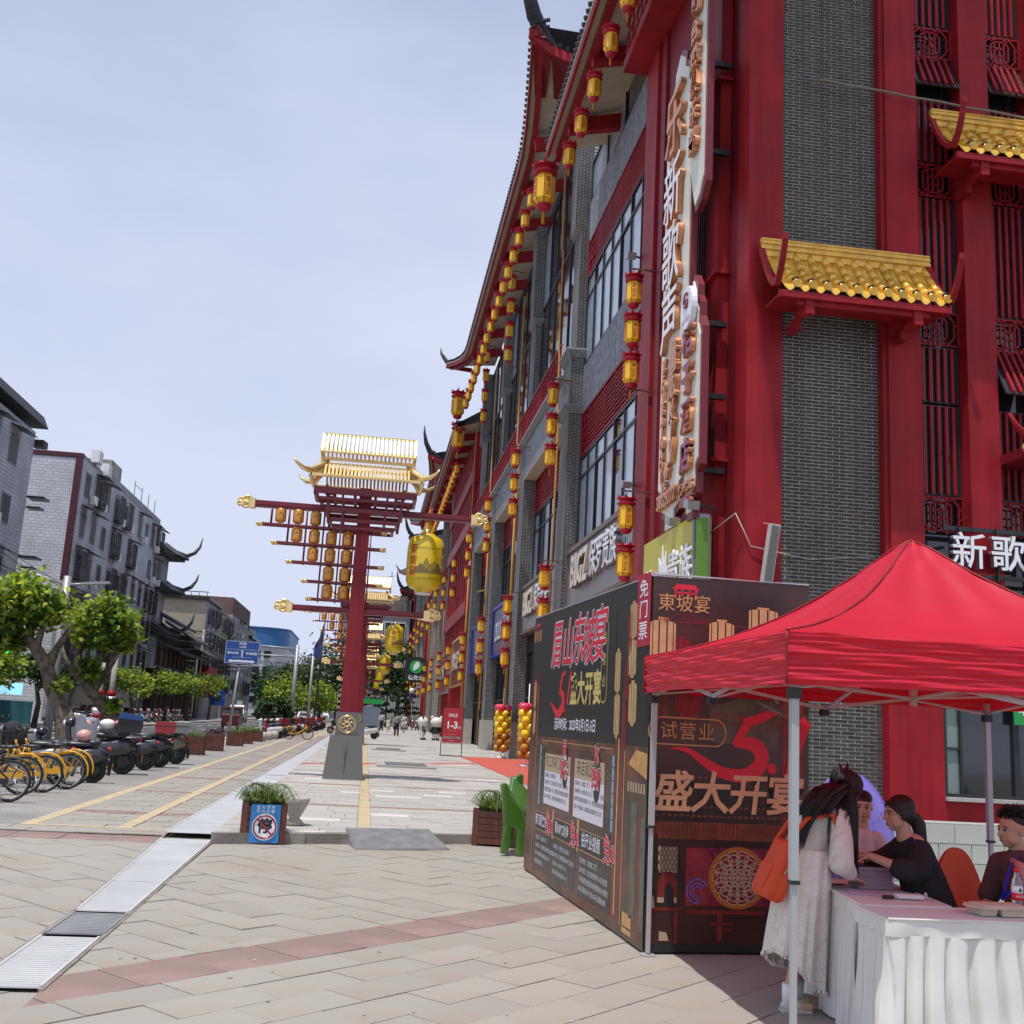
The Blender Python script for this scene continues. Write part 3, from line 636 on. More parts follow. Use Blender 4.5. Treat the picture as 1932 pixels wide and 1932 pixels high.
# ---- red ground floor zone of the front face with its window, low block wall
b = MB(); b.box(8.72, 9.70, 17.30, 17.9, .40, 2.5); b.box(9.701, 16, 17.31, 17.9, .40, .78); b.box(9.701, 16, 17.33, 17.9, 2.42, 3.0); P(b, 'red_dado', M_RED)
wn = P(MB().box(9.72, 9.78, 17.36, 17.44, .84, 2.42).box(9.78, 16, 17.36, 17.44, .84, .90).box(9.78, 16, 17.36, 17.44, 2.36, 2.419).box(10.02, 10.06, 17.36, 17.44, .90, 2.36).box(11.0, 11.1, 17.36, 17.44, .90, 2.36).box(9.78, 10.02, 17.37, 17.43, 1.62, 1.66), 'window_frame', M_DARK, kind='stuff')
P(MB().box(9.78, 10.02, 17.42, 17.43, .90, 2.36), 'pane', mat('pale_green_glass', (.20, .26, .24), .15, spec=.7), wn); P(MB().box(10.06, 11.0, 17.42, 17.43, .90, 2.36), 'pane', M_GLASSD, wn); P(MB().box(11.1, 16, 17.42, 17.43, .90, 2.36), 'pane', M_GLASSD, wn)
P(MB().box(9.70, 16, 17.22, 17.36, .781, .84), 'window_sill', M_PLINTH)
P(MB().box(6.86, 16, 17.4, 17.9, -.1, .40), 'footing', M_PLINTH)
# ---- gilded tile canopies
def tile_canopy(x0, x1, zr, label=None, yw=17.27):
    """pent roof of yellow glazed tiles: ridge of stacked courses on the wall, red upturned boards at the ends"""
    root = thing('tile_canopy', label, 'canopy', ((x0+x1)/2, yw, zr-.6), 0, 'small yellow-tiled canopies on the red front')
    cx = (x0+x1)/2; w = x1-x0; h = w/2
    ye, ze = -.80, -.60                                # eave
    def S(t): return (ye*t, .34-(.34-ze-.04)*t+.0-.10*math.sin(PI*t))      # slope curve y,z for t in 0..1
    b = MB(); b.box(-h, h, -.10, .0, .42, .475).box(-h, h, -.075, .0, .475, .52).box(-h, h, -.10, .0, .52, .56).box(-h, h, -.075, .0, .56, .60).box(-h, h, -.09, 0, .60, .63); b.build('ridge_course', M_GLAZE, root, kind='stuff')
    b = MB(); b.box(-h, h, -.06, -.001, .30, .42); b.build('ridge_base', M_GLAZE, root)
    n = int(w/.285); 
    # cover tiles (half round) with end discs, pan tiles between
    cv = MB()
    segs = 5
    for k in range(segs):
        t0, t1 = k/segs, (k+1)/segs; (y0, z0), (y1, z1) = S(t0), S(t1)
        cv.path([(0, y0, z0+.05), (0, y1-.01, z1+.052)], [.060, .063], 12)
    y1, z1 = S(1); cv.path([(0, y1-.02, z1+.05), (0, y1-.055, z1+.04)], .072, 14)
    cm = cv.mesh('cover_tile', M_GLAZE)
    pn = MB()
    def pf(u, v): y_, z_ = S(v); a = (u-.5); return (a*.24, y_-.005, z_+.035-.055*math.cos(a*PI)+.012*((v*6) % 1))
    pn.grid(pf, 6, 12); y1, z1 = S(1)
    pn.add([(-.12, y1-.01, z1+.03), (-.09, y1-.025, z1-.03), (-.04, y1-.03, z1-.08), (0, y1-.03, z1-.10), (.04, y1-.03, z1-.08), (.09, y1-.025, z1-.03), (.12, y1-.01, z1+.03)], [tuple(range(7))], False)
    pm = pn.mesh('pan_tile', M_GLAZE)
    ck = MB(); ck.path([(-.075, 0, 0), (-.04, -.01, .045), (0, -.012, .06), (.04, -.01, .045), (.075, 0, 0)], .016, 6); ckm = ck.mesh('dark_tile_cap', M_BLACK)
    hh = h-.10; sp = 2*hh/n
    for i in range(n+1):
        x = -hh+sp*i
        if i < n: place('pan_tile', pm, root, (x+sp/2, 0, 0))
        if 0 < i: c = place('cover_tile', cm, root, (x-.0, 0, 0)); place('dark_tile_cap', ckm, c, (0, y1+.03, z1+.115))
    # red fascia, end boards, brackets
    b = MB(); b.box(-h+.06, h-.02, ye-.02, ye+.06, ze-.17, ze-.05).box(-h+.1, h-.06, ye+.06, 0, ze-.10, ze-.06); b.build('fascia', M_RED, root)
    for s in (-1, 1):
        e = MB(); k = 12
        vs = []
        for i in range(k+1):
            t = i/k; y = .0-1.16*t; zz = .42-1.02*math.sin(min(t*1.40, 1)*PI/2); 
            if t > .60: zz += (t-.60)**2*4.4
            th = .13-.03*t
            for xx in (-.05, .05): vs += [(xx, y, zz), (xx, y, zz+th)]
        fs = []
        for i in range(k): 
            a = i*4; c = a+4; fs += [(a, a+1, c+1, c), (a+2, c+2, c+3, a+3), (a+1, a+3, c+3, c+1), (a, c, c+2, a+2)]
        fs += [(0, 2, 3, 1), (k*4, k*4+1, k*4+3, k*4+2)]
        e.M = Matrix.Translation((s*(h-.02), -.02, 0)); e.add(vs, fs, False); e.build('end_board', M_RED, root)
        br = MB(); br.beam((s*(h-.62), .1, ze-.42), (s*(h-.62), ye+.1, ze-.16), .11, .10); br.box(s*(h-.62)-.08, s*(h-.62)+.08, ye+.02, ye+.20, ze-.42, ze-.10); br.box(s*(h-.62)-.06, s*(h-.62)+.06, -.25, .15, ze-.50, ze-.36); br.build('bracket', M_RED, root, kind='stuff')
    b = MB(); b.box(-h+.4, h-.4, ye+.06, ye+.16, ze-.26, ze-.16); b.build('beam', M_RED, root)
    return root
tile_canopy(6.37, 9.58, 10.42, 'lowest wide yellow-tiled canopy over the grey brick panel')
tile_canopy(9.67, 12.9, 13.42, 'upper yellow-tiled canopy at the right edge, one floor higher')
# small entrance canopy at the right edge
t = thing('entrance_canopy', 'small red upturned canopy tip with gilt tile ends at the right edge', 'canopy', (10.8, 16.5, 6.9))
b = MB(); b.path([(-.28, -.1, .42), (-.12, -.05, .22), (.12, 0, .07), (.45, .05, .01), (2.2, .1, 0)], [.03, .055, .09, .11, .11], 8); b.build('curled_ridge', M_RED, t)
gm = MB().path([(0, -.03, 0), (0, .05, 0)], .085, 14).mesh('tile_end', M_GOLD)
for i in range(9): place('tile_end', gm, t, (.08+.19*i, -.02, -.12-(i % 2)*.03))
MB().box(.1, 2.2, 0, 1.0, -.25, -.08).build('soffit_board', M_RED2, t)
# ---- side face, corner bay: second column, dark slots, ledges
col(6.03, 6.62, 18.62, 19.35, -.1, 19.5)
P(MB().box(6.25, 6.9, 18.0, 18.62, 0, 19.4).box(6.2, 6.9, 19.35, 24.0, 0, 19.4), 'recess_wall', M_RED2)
for z in (3.6, 6.6, 10.3, 14.4): P(MB().box(5.93, 6.3, 18.5, 19.6, z, z+.07), 'ledge', M_RED)
b = MB()
for i in range(7): y = 19.45+.16*i; b.box(6.10, 6.17, y, y+.05, 3.2, 19.4)
P(b, 'slot_bars', M_RED2, kind='stuff')
col(6.05, 6.7, 23.75, 24.85, -.1, 21); col(6.12, 6.7, 23.2, 23.6, -.1, 19.4, 'column', M_RED2)
# projecting red lattice balcony above the vertical signs
bx = P(MB().box(5.45, 6.9, 20.2, 25.15, 18.75, 18.95).box(5.45, 5.52, 20.2, 25.15, 18.951, 19.05), 'balcony', M_RED)
b = MB(); y = 20.3
while y < 25.1:
    b.beam((5.50, y, 19.05), (5.50, y, 20.9), .05); y += .45
for z in (19.3, 19.7, 20.1, 20.5, 20.9):
    b.beam((5.50, 20.2, z), (5.50, 25.1, z), .05)
P(b, 'balcony_lattice', M_RED, bx, kind='stuff')
# ---- generic facade pieces on the long side -----------------------------------
BRF = brickmat('pier_brick', (.075, .078, .086), (.045, .047, .052), (.42, .41, .39), .25, .065, .010, .6, axis='YZ')
def glaze(y0, y1, z0, z1, X, n, tr=None, mid=None):
    """glazed strip: dark frame part with each pane a child"""
    b = MB(); b.box(X-.05, X+.05, y0, y1, z0, z0+.07).box(X-.05, X+.05, y0, y1, z1-.07, z1)
    for i in range(n+1): y = y0+(y1-y0)*i/n; b.box(X-.055, X+.045, y-.035, y+.035, z0+.07, z1-.07)
    zs = [z0+.07]+([tr] if tr else [])+[z1-.07]
    if tr: b.box(X-.05, X+.05, y0, y1, tr-.04, tr+.04)
    f = P(b, 'window', M_DARK)
    for i in range(n):
        a = y0+(y1-y0)*i/n+.035; c = y0+(y1-y0)*(i+1)/n-.035
        for k in range(len(zs)-1):
            m = random.choice((M_BLIND, M_BLIND, M_BLIND, M_GLASSB) if y0 < 30 else (M_GLASSB, M_BLIND, M_GLASSD, M_GLASSD))
            P(MB().box(X+.0, X+.012, a, c, zs[k]+.04, zs[k+1]-.04), 'pane', m, f)
    return f
def louvre(y0, y1, z0, z1, X, fr=True):
    """red louvre panel with square frets at both ends"""
    b = MB(); b.box(X-.04, X+.04, y0, y1, z0, z0+.09).box(X-.04, X+.04, y0, y1, z1-.05, z1); e = min(1.3, (y1-y0)*.2); n = 10
    for i in range(1, n): z = z0+.09+(z1-z0-.14)*i/n; b.box(X-.03, X+.03, y0+e, y1-e, z-.035, z+.02)
    for y in (y0+e, y1-e, y0+.03, y1-.03, y0+(y1-y0)*.36, y0+(y1-y0)*.5, y0+(y1-y0)*.64): b.box(X-.045, X+.04, y-.025, y+.025, z0, z1)
    for s in (0, 1):
        a = y0 if s == 0 else y1-e; k = 4
        for i in range(k):
            yy = a+e*(i+.5)/k
            b.box(X-.03, X+.03, yy-.02, yy+.02, z0+(.1 if i % 2 else .5), z1-(.5 if i % 2 else .1))
        for i in range(4): zz = z0+(z1-z0)*(i+1)/5; b.box(X-.031, X+.03, a+(.0 if i % 2 else e*.2), a+e*(1 if i % 2 else .8), zz-.02, zz+.02)
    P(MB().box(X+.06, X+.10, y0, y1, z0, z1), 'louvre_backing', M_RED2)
    return P(b, 'louvre_panel', M_RED, kind='stuff')
def brick_side(b, x0, x1, yf, z0, z1, axis='y'):
    """real bricks laid on the face of a pier that looks towards the camera"""
    z = z0+.03; r = 0
    while z < z1:
        x = x0+(.0 if r % 2 else .12)
        if not r % 2: b.box(x0+.004, x0+.105, yf-.004, yf+.01, z-.025, z+.025)
        while x+.12 < x1:
            e = min(x+.238, x1); b.box(x, e-.004, yf-.004, yf+.01, z-.025, z+.025); x += .25
        z += .065; r += 1
    return b
def pier(y, z0, z1, w=1.5, x0=6.2, x1=6.95, near=True, ledges=()):
    p = P(MB().box(x0, x1, y, y+w, z0, z1), 'brick_pier', BRF if not near else [BRF])
    if near:
        mo = MB().box(x0+.001, x1, y-.006, y, z0, z1); P(mo, 'mortar_face', M_MORTAR, p)
        P(brick_side(MB(), x0, x1-.02, y-.006, z0, z1), 'brick_courses', M_BRICKF, p, kind='stuff')
    for z in ledges:
        b = MB()
        for k in range(4): b.box(x0-.05-.05*k, x1, y-.04-.05*k, y+w+.04, z+.07*k, z+.07*k+.066)
        P(b, 'stepped_ledge', M_STONEL, p, kind='stuff')
    return p
def frontsign(y0, y1, z0, z1, X, face, rim, texts, lamp=True, label=None, grp='shop name boards over the ground-floor shops', cat='sign', deep=.35):
    t = thing('shop_sign', label, cat, (X, (y0+y1)/2, (z0+z1)/2), 0, grp)
    h = (y1-y0)/2; v = (z1-z0)/2; MB().box(0, deep, -h, h, -v, v).build('board', face, t)
    b = MB(); b.box(-.09, deep, -h-.12, h+.12, v, v+.14).box(-.06, deep, -h-.12, h+.12, -v-.10, -v).box(-.06, deep, -h-.12, -h, -v, v).box(-.06, deep, h, h+.12, -v, v); b.build('frame', rim, t)
    for (s, u, w_, sz, m, kw) in texts:
        sx = kw.pop('sx', 1); n = len(s); d = kw.get('depth', .03)
        text('lettering', s, t, frame((-.01-d, u*h, w_*v), (0, -1, 0)), sz, m, sx=sx, **kw)
    return t
# bay 1
def bay(y0, y1, near=True, upper='win'):
    X = 6.72; n = 8 if near else 7
    if upper == 'win':
        glaze(y0, y1, 7.6, 10.72, X, n, 10.0); louvre(y0, y1, 10.75, 12.30, X-.02)
        P(MB().box(X-.06, 6.95, y0, y1, 12.32, 14.05), 'stone_band', M_STONE)
        glaze(y0, y1, 14.08, 17.35, X, n, 16.6); louvre(y0, y1, 17.38, 18.75, X-.02)
        P(MB().box(X-.06, 6.95, y0, y1, 18.78, 20.3), 'stone_band', M_STONE)
        glaze(y0, y1, 20.32, 21.9, X, n//2)
    else:
        glaze(y0, y1, 7.7, 10.72, X+.1, 7 if near else 5, 9.9); louvre(y0, y1, 10.75, 12.30, X+.06)
        s_ = MB(); s_.box(6.2, 7.0, y0-.01, y1+.01, 12.30, 12.34); P(s_, 'cream_soffit', M_CREAM)
        P(MB().box(6.22, 6.95, y0, y1, 12.345, 13.9), 'stone_band', M_STONE)
    P(MB().box(X+.1, X+.12, y0, y1, .1, 5.4), 'shopfront_glass', M_GLASSD)
    b = MB()
    for i in range(6): y = y0+(y1-y0)*i/5; b.box(X, X+.1, y-.05, y+.05, .1, 5.4)
    b.box(X-.02, X+.1, y0, y1, 2.6, 2.75); P(b, 'shopfront_frame', M_DARK, kind='stuff')
    P(MB().box(X-.02, 6.95, y0, y1, 4.6, 5.4), 'shop_fascia', M_IN)
bay(25.0, 35.4, True)
pier(35.4, .13, 14.4, 1.5, ledges=(12.35, 14.4)); pier(35.75, 14.7, 19.5, 1.2, 6.42, 6.95); pier(35.85, 19.5, 23.2, 1.0, 6.2, 6.95)
gray = [(36.9, 46.2), (47.7, 57.2), (58.7, 68.7)]
for i, (a, c) in enumerate(gray):
    bay(a, c, True, 'soffit'); yp = c
    pier(yp, .13, 14.0, 1.5, ledges=()); pier(yp+.3, 14.2, 20.0, 1.1, 6.42, 6.95, near=i < 2, ledges=(19.75,)); pier(yp+.2, 20.05, 24.6, 1.1, 6.25, 6.95, near=i < 2)
    glaze(a-.9, yp+.25, 14.4, 24.3, 6.74, 6, 20.4)
    # ledge course and red railing
for i, (a, c) in enumerate([(36.9, 47.7), (47.7, 58.7), (58.7, 70)]):
    b = MB()
    for k in range(3): b.box(6.12-.05*k, 6.95, a, c-.01, 13.92+.09*k, 14.0+.09*k)
    P(b, 'ledge_course', M_STONEL, kind='stuff')
    b = MB(); b.box(6.06, 6.12, a, c-.02, 14.25, 14.32).box(6.06, 6.12, a, c-.02, 15.32, 15.40); y = a+.1; k = 0
    while y < c-.1:
        b.box(6.07, 6.11, y-.018, y+.018, 14.32, 15.32); b.box(6.07, 6.108, y, y+.28, 14.55+.5*(k % 2), 14.59+.5*(k % 2)); y += .28; k += 1
    P(b, 'balcony_railing', M_RED, kind='stuff')
for y, xx in ((46.2, 6.14), (57.2, 6.14), (68.7, 6.14), (35.4, 6.14)):
    P(MB().box(xx, 7.0, y-.05, y+1.6, .12, 1.66), 'plinth', M_PLINTH)
# red tower of vertical fins
P(MB().box(6.35, 6.95, 70.3, 91, 0, 21.2), 'red_tower_wall', M_RED)
fm = MB().box(6.08, 6.34, 0, .35, .1, 21.0).mesh('fin', M_RED)
for k in range(13): place('fin', fm, bl, (-O0.x, 71+1.55*k-O0.y, -O0.z))
for z in (8.5, 14.2, 17.5): P(MB().box(5.95, 6.4, 70.6, 91, z, z+.9), 'red_balcony', M_RED)
b = MB()
for k in range(6):
    for z in (9.8, 15.4, 18.8): b.box(6.30, 6.36, 71.5+3.1*k, 73+3.1*k, z, z+2)
P(b, 'tower_windows', M_GLASSD, kind='stuff')
# far part: the same rhythm of piers and glazed bays
y = 92
while y < 208:
    red = int((y-92)/11) % 4 == 3
    P(MB().box(6.2, 6.95, y, y+1.5, .13, 21), 'brick_pier', M_RED if red else BRF)
    P(MB().box(6.7, 6.95, y+1.5, y+11, 4.6, 7.5), 'shop_fascia', M_RED2 if red else M_STONEL)
    P(MB().box(6.6, 6.95, y+1.5, y+11, 12.3, 14.2), 'stone_band', M_RED if red else M_STONE)
    glaze(y+1.5, y+11, 7.6, 12.2, 6.8, 4); glaze(y+1.5, y+11, 14.3, 20.8, 6.8, 4, 17.5); glaze(y+1.5, y+11, .2, 4.5, 6.8, 4)
    b = MB(); b.box(6.3, 6.36, y+1.5, y+11, 14.25, 14.3).box(6.3, 6.36, y+1.5, y+11, 15.3, 15.36)
    for k in range(20): b.box(6.31, 6.35, y+1.5+.475*k, y+1.56+.475*k, 14.3, 15.3)
    P(b, 'balcony_railing', M_RED, kind='stuff'); y += 11
# gas pipes
def pipe(pts, r=.038): 
    b = MB(); b.path(pts, r, 8); return P(b, 'gas_pipe', M_PIPE)
X = 6.05
pipe([(X, 36.7, .3), (X, 36.7, 12.5), (X, 37.1, 12.9), (X, 37.1, 14.9), (X, 37.3, 15.4), (X, 37.3, 19.2)]); pipe([(X, 37.3, 19.2), (X, 37.7, 19.5), (X, 37.7, 22.6), (X, 36.6, 22.6)])
for y in (47.3, 58.3, 69.5): pipe([(X, y, 2.2), (X, y, 14), (X-.1, y+.2, 14.3), (X-.1, y+.2, 21.5)]); pipe([(X, y+.5, .3), (X, y+.5, 12)], .03)
for y in (70.2, 92.5, 104, 115): pipe([(X, y, .3), (X, y, 14)], .045)
pipe([(X, 58.3, 8.7), (X-.35, 59.6, 8.7)], .04)
# ---- roofs ---------------------------------------------------------------------
def roof(y0, y1, ze, c0=None, c1=None, Xe=4.7, deep=.5, tiles=True, rise=2.6):
    """eave seen from below: soffit panels, beams, fascia, tile ends; c0/c1 = (dx,dy,dz) sweep of the upturned corners"""
    n = max(12, int((y1-y0)/1.2)); pts = []
    for i in range(n+1):
        t = i/n; y = y0+(y1-y0)*t; x = Xe; z = ze
        for c, e in ((c0, y-y0), (c1, y1-y)):
            if c and e < 4.5: k = (1-e/4.5)**2.2; x += c[0]*k; z += c[2]*k; y += c[1]*k
        pts.append(Vector((x, y, z)))
    rf = None
    b = MB()
    for i in range(n): a, c = pts[i], pts[i+1]; b.beam(a+Vector((0, 0, .17)), c+Vector((0, 0, .17)), .09, .34)
    rf = P(b, 'roof', M_RED)
    b = MB()
    for i in range(n): a, c = pts[i], pts[i+1]; b.beam(a+Vector((.35, 0, -.02)), c+Vector((.35, 0, -.02)), .22, .22)
    P(b, 'eave_purlin', M_RED, rf)
    # soffit
    b = MB(); zw = ze+.85
    for i in range(n): a, c = pts[i], pts[i+1]; b.quad((a.x+.05, a.y, a.z+.12), (c.x+.05, c.y, c.z+.12), (6.95, min(max(c.y, y0), y1), zw), (6.95, min(max(a.y, y0), y1), zw))
    P(b, 'soffit', M_CREAM, rf)
    y = y0+2.2; k = 0
    while y < y1-1:
        P(MB().beam((5.0, y, ze-.10), (6.95, y, ze+.35), .28, .5), 'soffit_beam', M_RED, rf); y += 3.75 if y1-y0 < 40 else 3.6
    # roof slab and tiles
    b = MB()
    for i in range(n): a, c = pts[i], pts[i+1]; b.quad((a.x-.06, a.y, a.z+.36), (a.x+5.0, min(max(a.y, y0), y1), ze+rise+1.0), (c.x+5.0, min(max(c.y, y0), y1), ze+rise+1.0), (c.x-.06, c.y, c.z+.36))
    P(b, 'roof_slope', M_DTILE, rf)
    if tiles:
        b = MB(); L = 0
        for i in range(n):
            a, c = pts[i], pts[i+1]; d = (c-a).length; k = max(1, int(d/.27))
            for j in range(k):
                p = a+(c-a)*(j/k); b.path([(p.x-.14, p.y, p.z+.40), (p.x+.6, p.y, p.z+.66)], .075, 6)
        P(b, 'tile_row', M_DTILE, rf, kind='stuff')
        b = MB()
        for i in range(n): a, c = pts[i], pts[i+1]; b.beam(a+Vector((-.05, 0, .30)), c+Vector((-.05, 0, .30)), .03, .05)
        P(b, 'fascia_edge', M_CREAMB, rf)
    return rf, pts
def horn(rf, p, dx, dy, up=1., s=1.):
    """dark curled ridge horn over a red web"""
    p = Vector(p); b = MB(); d = Vector((dx, dy, 0)).normalized()
    pts = [p-d*3.2*s+Vector((0, 0, .15)), p-d*2*s+Vector((0, 0, .12)), p-d*.9*s+Vector((0, 0, .35)), p+Vector((0, 0, .75*s)), p+d*.55*s+Vector((0, 0, 1.5*s)), p+d*.85*s+Vector((0, 0, 2.4*s*up)), p+d*.95*s+Vector((0, 0, 3.3*s*up))]
    b.path(pts, [.20*s, .22*s, .26*s, .30*s, .24*s, .15*s, .05*s], 8); P(b, 'corner_horn', M_DTILE, rf)
    b = MB(); b.beam(p-d*3.4*s+Vector((0, 0, -.3)), p+Vector((0, 0, .1)), .35*s, .5*s); P(b, 'corner_beam', M_RED, rf)
    b = MB()
    for k in range(5): q = p-d*(1.0+.5*k)*s+Vector((0, 0, .5)); b.sph(q, .13*s, 6, 5)
    P(b, 'ridge_beasts', M_DTILE, rf, kind='stuff')
r1, _ = roof(14, 33.4, 20.75)
r2_, e2 = roof(37.2, 70.0, 24.75, (-.55, -2.2, 1.8), (-1.0, 1.2, .8))
horn(r2_, e2[0], -.45, -.55, 1.0, 1.0)
horn(r2_, e2[-1], -1, .45, .8, .55)
# the short eave of the higher roof that faces the camera
b = MB(); pv = [e2[0]]+[Vector((4.9+i*1.2, 35.2+.12*i, 26.1-.35*i+.05*i*i)) for i in range(5)]
for i in range(5): b.beam(pv[i], pv[i+1], .10, .36)
P(b, 'gable_fascia', M_RED, r2_)
b = MB()
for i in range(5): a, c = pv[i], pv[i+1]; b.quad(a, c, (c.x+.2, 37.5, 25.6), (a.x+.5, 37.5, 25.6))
P(b, 'gable_soffit', M_RED2, r2_)
b = MB()
for i in range(5):
    for j in range(4): p = pv[i]+(pv[i+1]-pv[i])*(j/4); b.path([(p.x, p.y-.15, p.z+.25), (p.x, p.y+.6, p.z+.5)], .08, 6)
P(b, 'tile_row', M_DTILE, r2_, kind='stuff')
r3, _ = roof(71.5, 101.5, 21.3, tiles=True)
r4, e4 = roof(103, 133, 24.75, (-.55, -1.8, 1.6), (-.9, 1.2, .8)); horn(r4, e4[0], -.6, -.5, 1, .9); horn(r4, e4[-1], -1, .45, .8, .6)
b = MB().box(4.9, 7, 101.6, 103, 20.5, 24.6); P(b, 'gable_wall', M_RED2, r4)
r5, _ = roof(134, 150, 21.3, tiles=False)
r6, e6 = roof(152, 182, 24.75, (-.5, -1.8, 1.6), (-.9, 1.2, .8), tiles=False); horn(r6, e6[0], -.6, -.5, 1, 1.); horn(r6, e6[-1], -1, .45, .8, .6)
r7, e7 = roof(184, 214, 21.3, (-.5, -1.8, 1.2), None, tiles=False); horn(r7, e7[0], -.6, -.5, 1, 1.)
# ================================================================ small lanterns on the building
ln = thing('string_lantern', 'top', 'lantern')
NL = 8; PH = PI/8
body = MB().lathe([(.115, -.27), (.165, -.20), (.17, -.19), (.17, .19), (.165, .20), (.125, .26)], NL, (0, 0, 0), False, PH).build('lantern_body', M_LANT, ln)
b = MB()
for k in range(NL):
    a = 2*PI*k/NL+PH; c, s = math.cos(a), math.sin(a); b.path([(c*.117, s*.117, -.27), (c*.172, s*.172, -.195), (c*.172, s*.172, .195), (c*.127, s*.127, .26)], .006, 4, sm=False)
b.build('ribs', M_LANTR, body, kind='stuff')
b = MB(); b.lathe([(.13, .25), (.19, .27), (.20, .30), (.15, .33), (.14, .37), (.21, .40), (.20, .415), (.03, .415)], NL*2, sm=False)
for k in range(NL): a = 2*PI*k/NL+PH; b.add([(math.cos(a-.25)*.195, math.sin(a-.25)*.195, .40), (math.cos(a+.25)*.195, math.sin(a+.25)*.195, .40), (math.cos(a)*.235, math.sin(a)*.235, .475), (math.cos(a)*.15, math.sin(a)*.15, .41)], [(0, 1, 2), (0, 2, 3), (1, 3, 2)], False)
b.build('lantern_crown', M_LANTR, ln)
MB().lathe([(.06, -.37), (.10, -.345), (.125, -.30), (.118, -.27)], NL*2, sm=False).build('lantern_foot', M_LANTR, ln)
MB().path([(0, 0, .41), (0, 0, .60)], .008, 5).build('hook', M_DARK, ln)
tl = textmesh('東\n坡\n宴', .115, 0, 0, M_REDINK, line=.98)
for k in range(0, NL, 2):
    a = 2*PI*k/NL-PI/2+0; r = .17*math.cos(PI/NL)+.003
    o = place('lettering', tl, body, mx=frame((math.cos(a)*r, math.sin(a)*r, .005), (-math.sin(a), math.cos(a), 0)))
    o.data = tl
LN = snapshot(ln)
# text origin is centred on the line block; the three lines hang down from the first, so lift them
for v in tl.vertices: v.co.y += 0
ys = [v.co.y for v in tl.vertices]; my = (min(ys)+max(ys))/2
for v in tl.vertices: v.co.y -= my
ys = [v.co.y for v in tm2.vertices]
zs_ = [v.co.z for v in tm2.vertices]; mz = (min(zs_)+max(zs_))/2
for v in tm2.vertices: v.co.z -= mz-.05
tsl = MB().path([(0, 0, -.37), (0, 0, -.43), (0, 0, -.60)], [.006, .022, .03], 6).mesh('tassel', mat('orange_tassel', (.62, .25, .02), .8))
first = [True]
def lantern(x, y, z, label, group, rz=None, s=1., tassel=False):
    rz = random.uniform(-.35, .35) if rz is None else rz
    if first[0]: o = ln; o.location = (x, y, z); o.rotation_euler = (0, 0, rz); o['label'] = label; o['group'] = group; first[0] = False
    else: o = dup(LN, (x, y, z), rz, label, group)
    o.scale = (s*1.12, s*1.12, s*1.06)
    if tassel: place('tassel', tsl, o)
    return o
G3 = 'yellow lanterns hung in threes on brackets'
where = {23.7: 'beside the cream vertical signs', 35.3: 'on the first brick pier past the near window bay', 44.9: 'on the second brick pier', 55.5: 'on the third brick pier', 66.4: 'on the fourth brick pier', 78: 'at the near end of the red finned tower', 88: 'at the far end of the red finned tower', 99: 'past the red tower, first string', 110: 'past the red tower, second string', 121: 'past the red tower, third string', 132: 'past the red tower, fourth string', 143: 'past the red tower, fifth string', 155: 'past the red tower, farthest string'}
pos = ('top', 'middle', 'bottom')
M_BRKT = mat('rusty_bracket', (.16, .075, .03), .6, .3)
def bracket(y, z, x=5.6):
    b = MB(); b.beam((0, 0, 0), (.75, 0, 0), .035); b.beam((.45, 0, 0), (.75, 0, -.18), .02)
    P(b, 'lantern_bracket', M_BRKT).location = Vector((x-.1, y, z))-O0
for y in sorted(where):
    for band, z0 in (('high string', (12.85, 11.75, 10.65) if y > 30 else (11.95, 10.95, 9.95)), ('low string', (6.45, 5.35, 4.25))):
        if y > 30: bracket(y, z0[0]+.62); 
        else: bracket(y, z0[0]+.62); bracket(y, z0[2]-.42)
        for k in range(3): lantern(5.6, y, z0[k], '%s lantern of the %s %s' % (pos[k], band, where[y]), G3, tassel=k == 2)
# lanterns along the eaves
ORD = 'nearest second third fourth fifth sixth seventh eighth ninth tenth eleventh twelfth thirteenth fourteenth fifteenth sixteenth seventeenth last'.split()
for i in range(3, 8): lantern(5.0, 17.3+1.85*i+(.05*i if i > 4 else 0), 19.25, ('topmost lantern under the nearest eave, cut by the top edge', 'second lantern from the top under the nearest eave', 'third lantern from the top under the nearest eave', 'fourth lantern from the top, just before the brick pier', 'lowest lantern of the nearest eave beside the large one')[i-3], 'lanterns in a row under the nearest eave', tassel=True)
for i in range(18): lantern(5.0, 37.6+1.8*i, 22.2, '%s small lantern from the near end of the second, higher eave' % ORD[i], 'lanterns in a row under the second eave', tassel=i < 6)
for i in range(16): lantern(5.0, 73+1.8*i, 18.8, '%s small lantern from the near end of the low eave over the red tower' % ORD[i], 'lanterns in a row under the third eave')
for i in range(16): lantern(5.0, 104+1.9*i, 22.2, '%s tiny lantern from the near end of the fourth eave down the street' % ORD[i], 'lanterns in a row under the fourth eave')
for y, z4 in ((50.2, (23.2, 21.95, 20.7, 19.45)), (61.5, (23.2, 21.95, 20.7, 19.45))):
    bracket(y, 23.9); bracket(y, 18.9)
    for k in range(4): lantern(5.6, y, z4[k], '%s of the four lanterns strung beside the %s upper pier' % (('topmost', 'second', 'third', 'lowest')[k], 'second' if y < 55 else 'third'), 'lanterns strung in fours on the upper piers', tassel=k == 3)
for (x, y, z, lb) in ((4.7, 33.7, 19.7, 'large yellow lantern hanging at the end of the nearest eave'), (4.7, 71.8, 23.0, 'large yellow lantern at the far corner of the second eave'), (4.9, 72.5, 20.9, 'large yellow lantern hung below another at the second eave corner'), (4.7, 102.4, 19.6, 'large lantern at the end of the third eave'), (4.8, 102.8, 18.0, 'large lantern hung below the one at the third eave end')):
    lantern(x, y, z, lb, 'large lanterns at the roof ends', s=1.95 if y < 50 else 2.3, rz=.2, tassel=True)
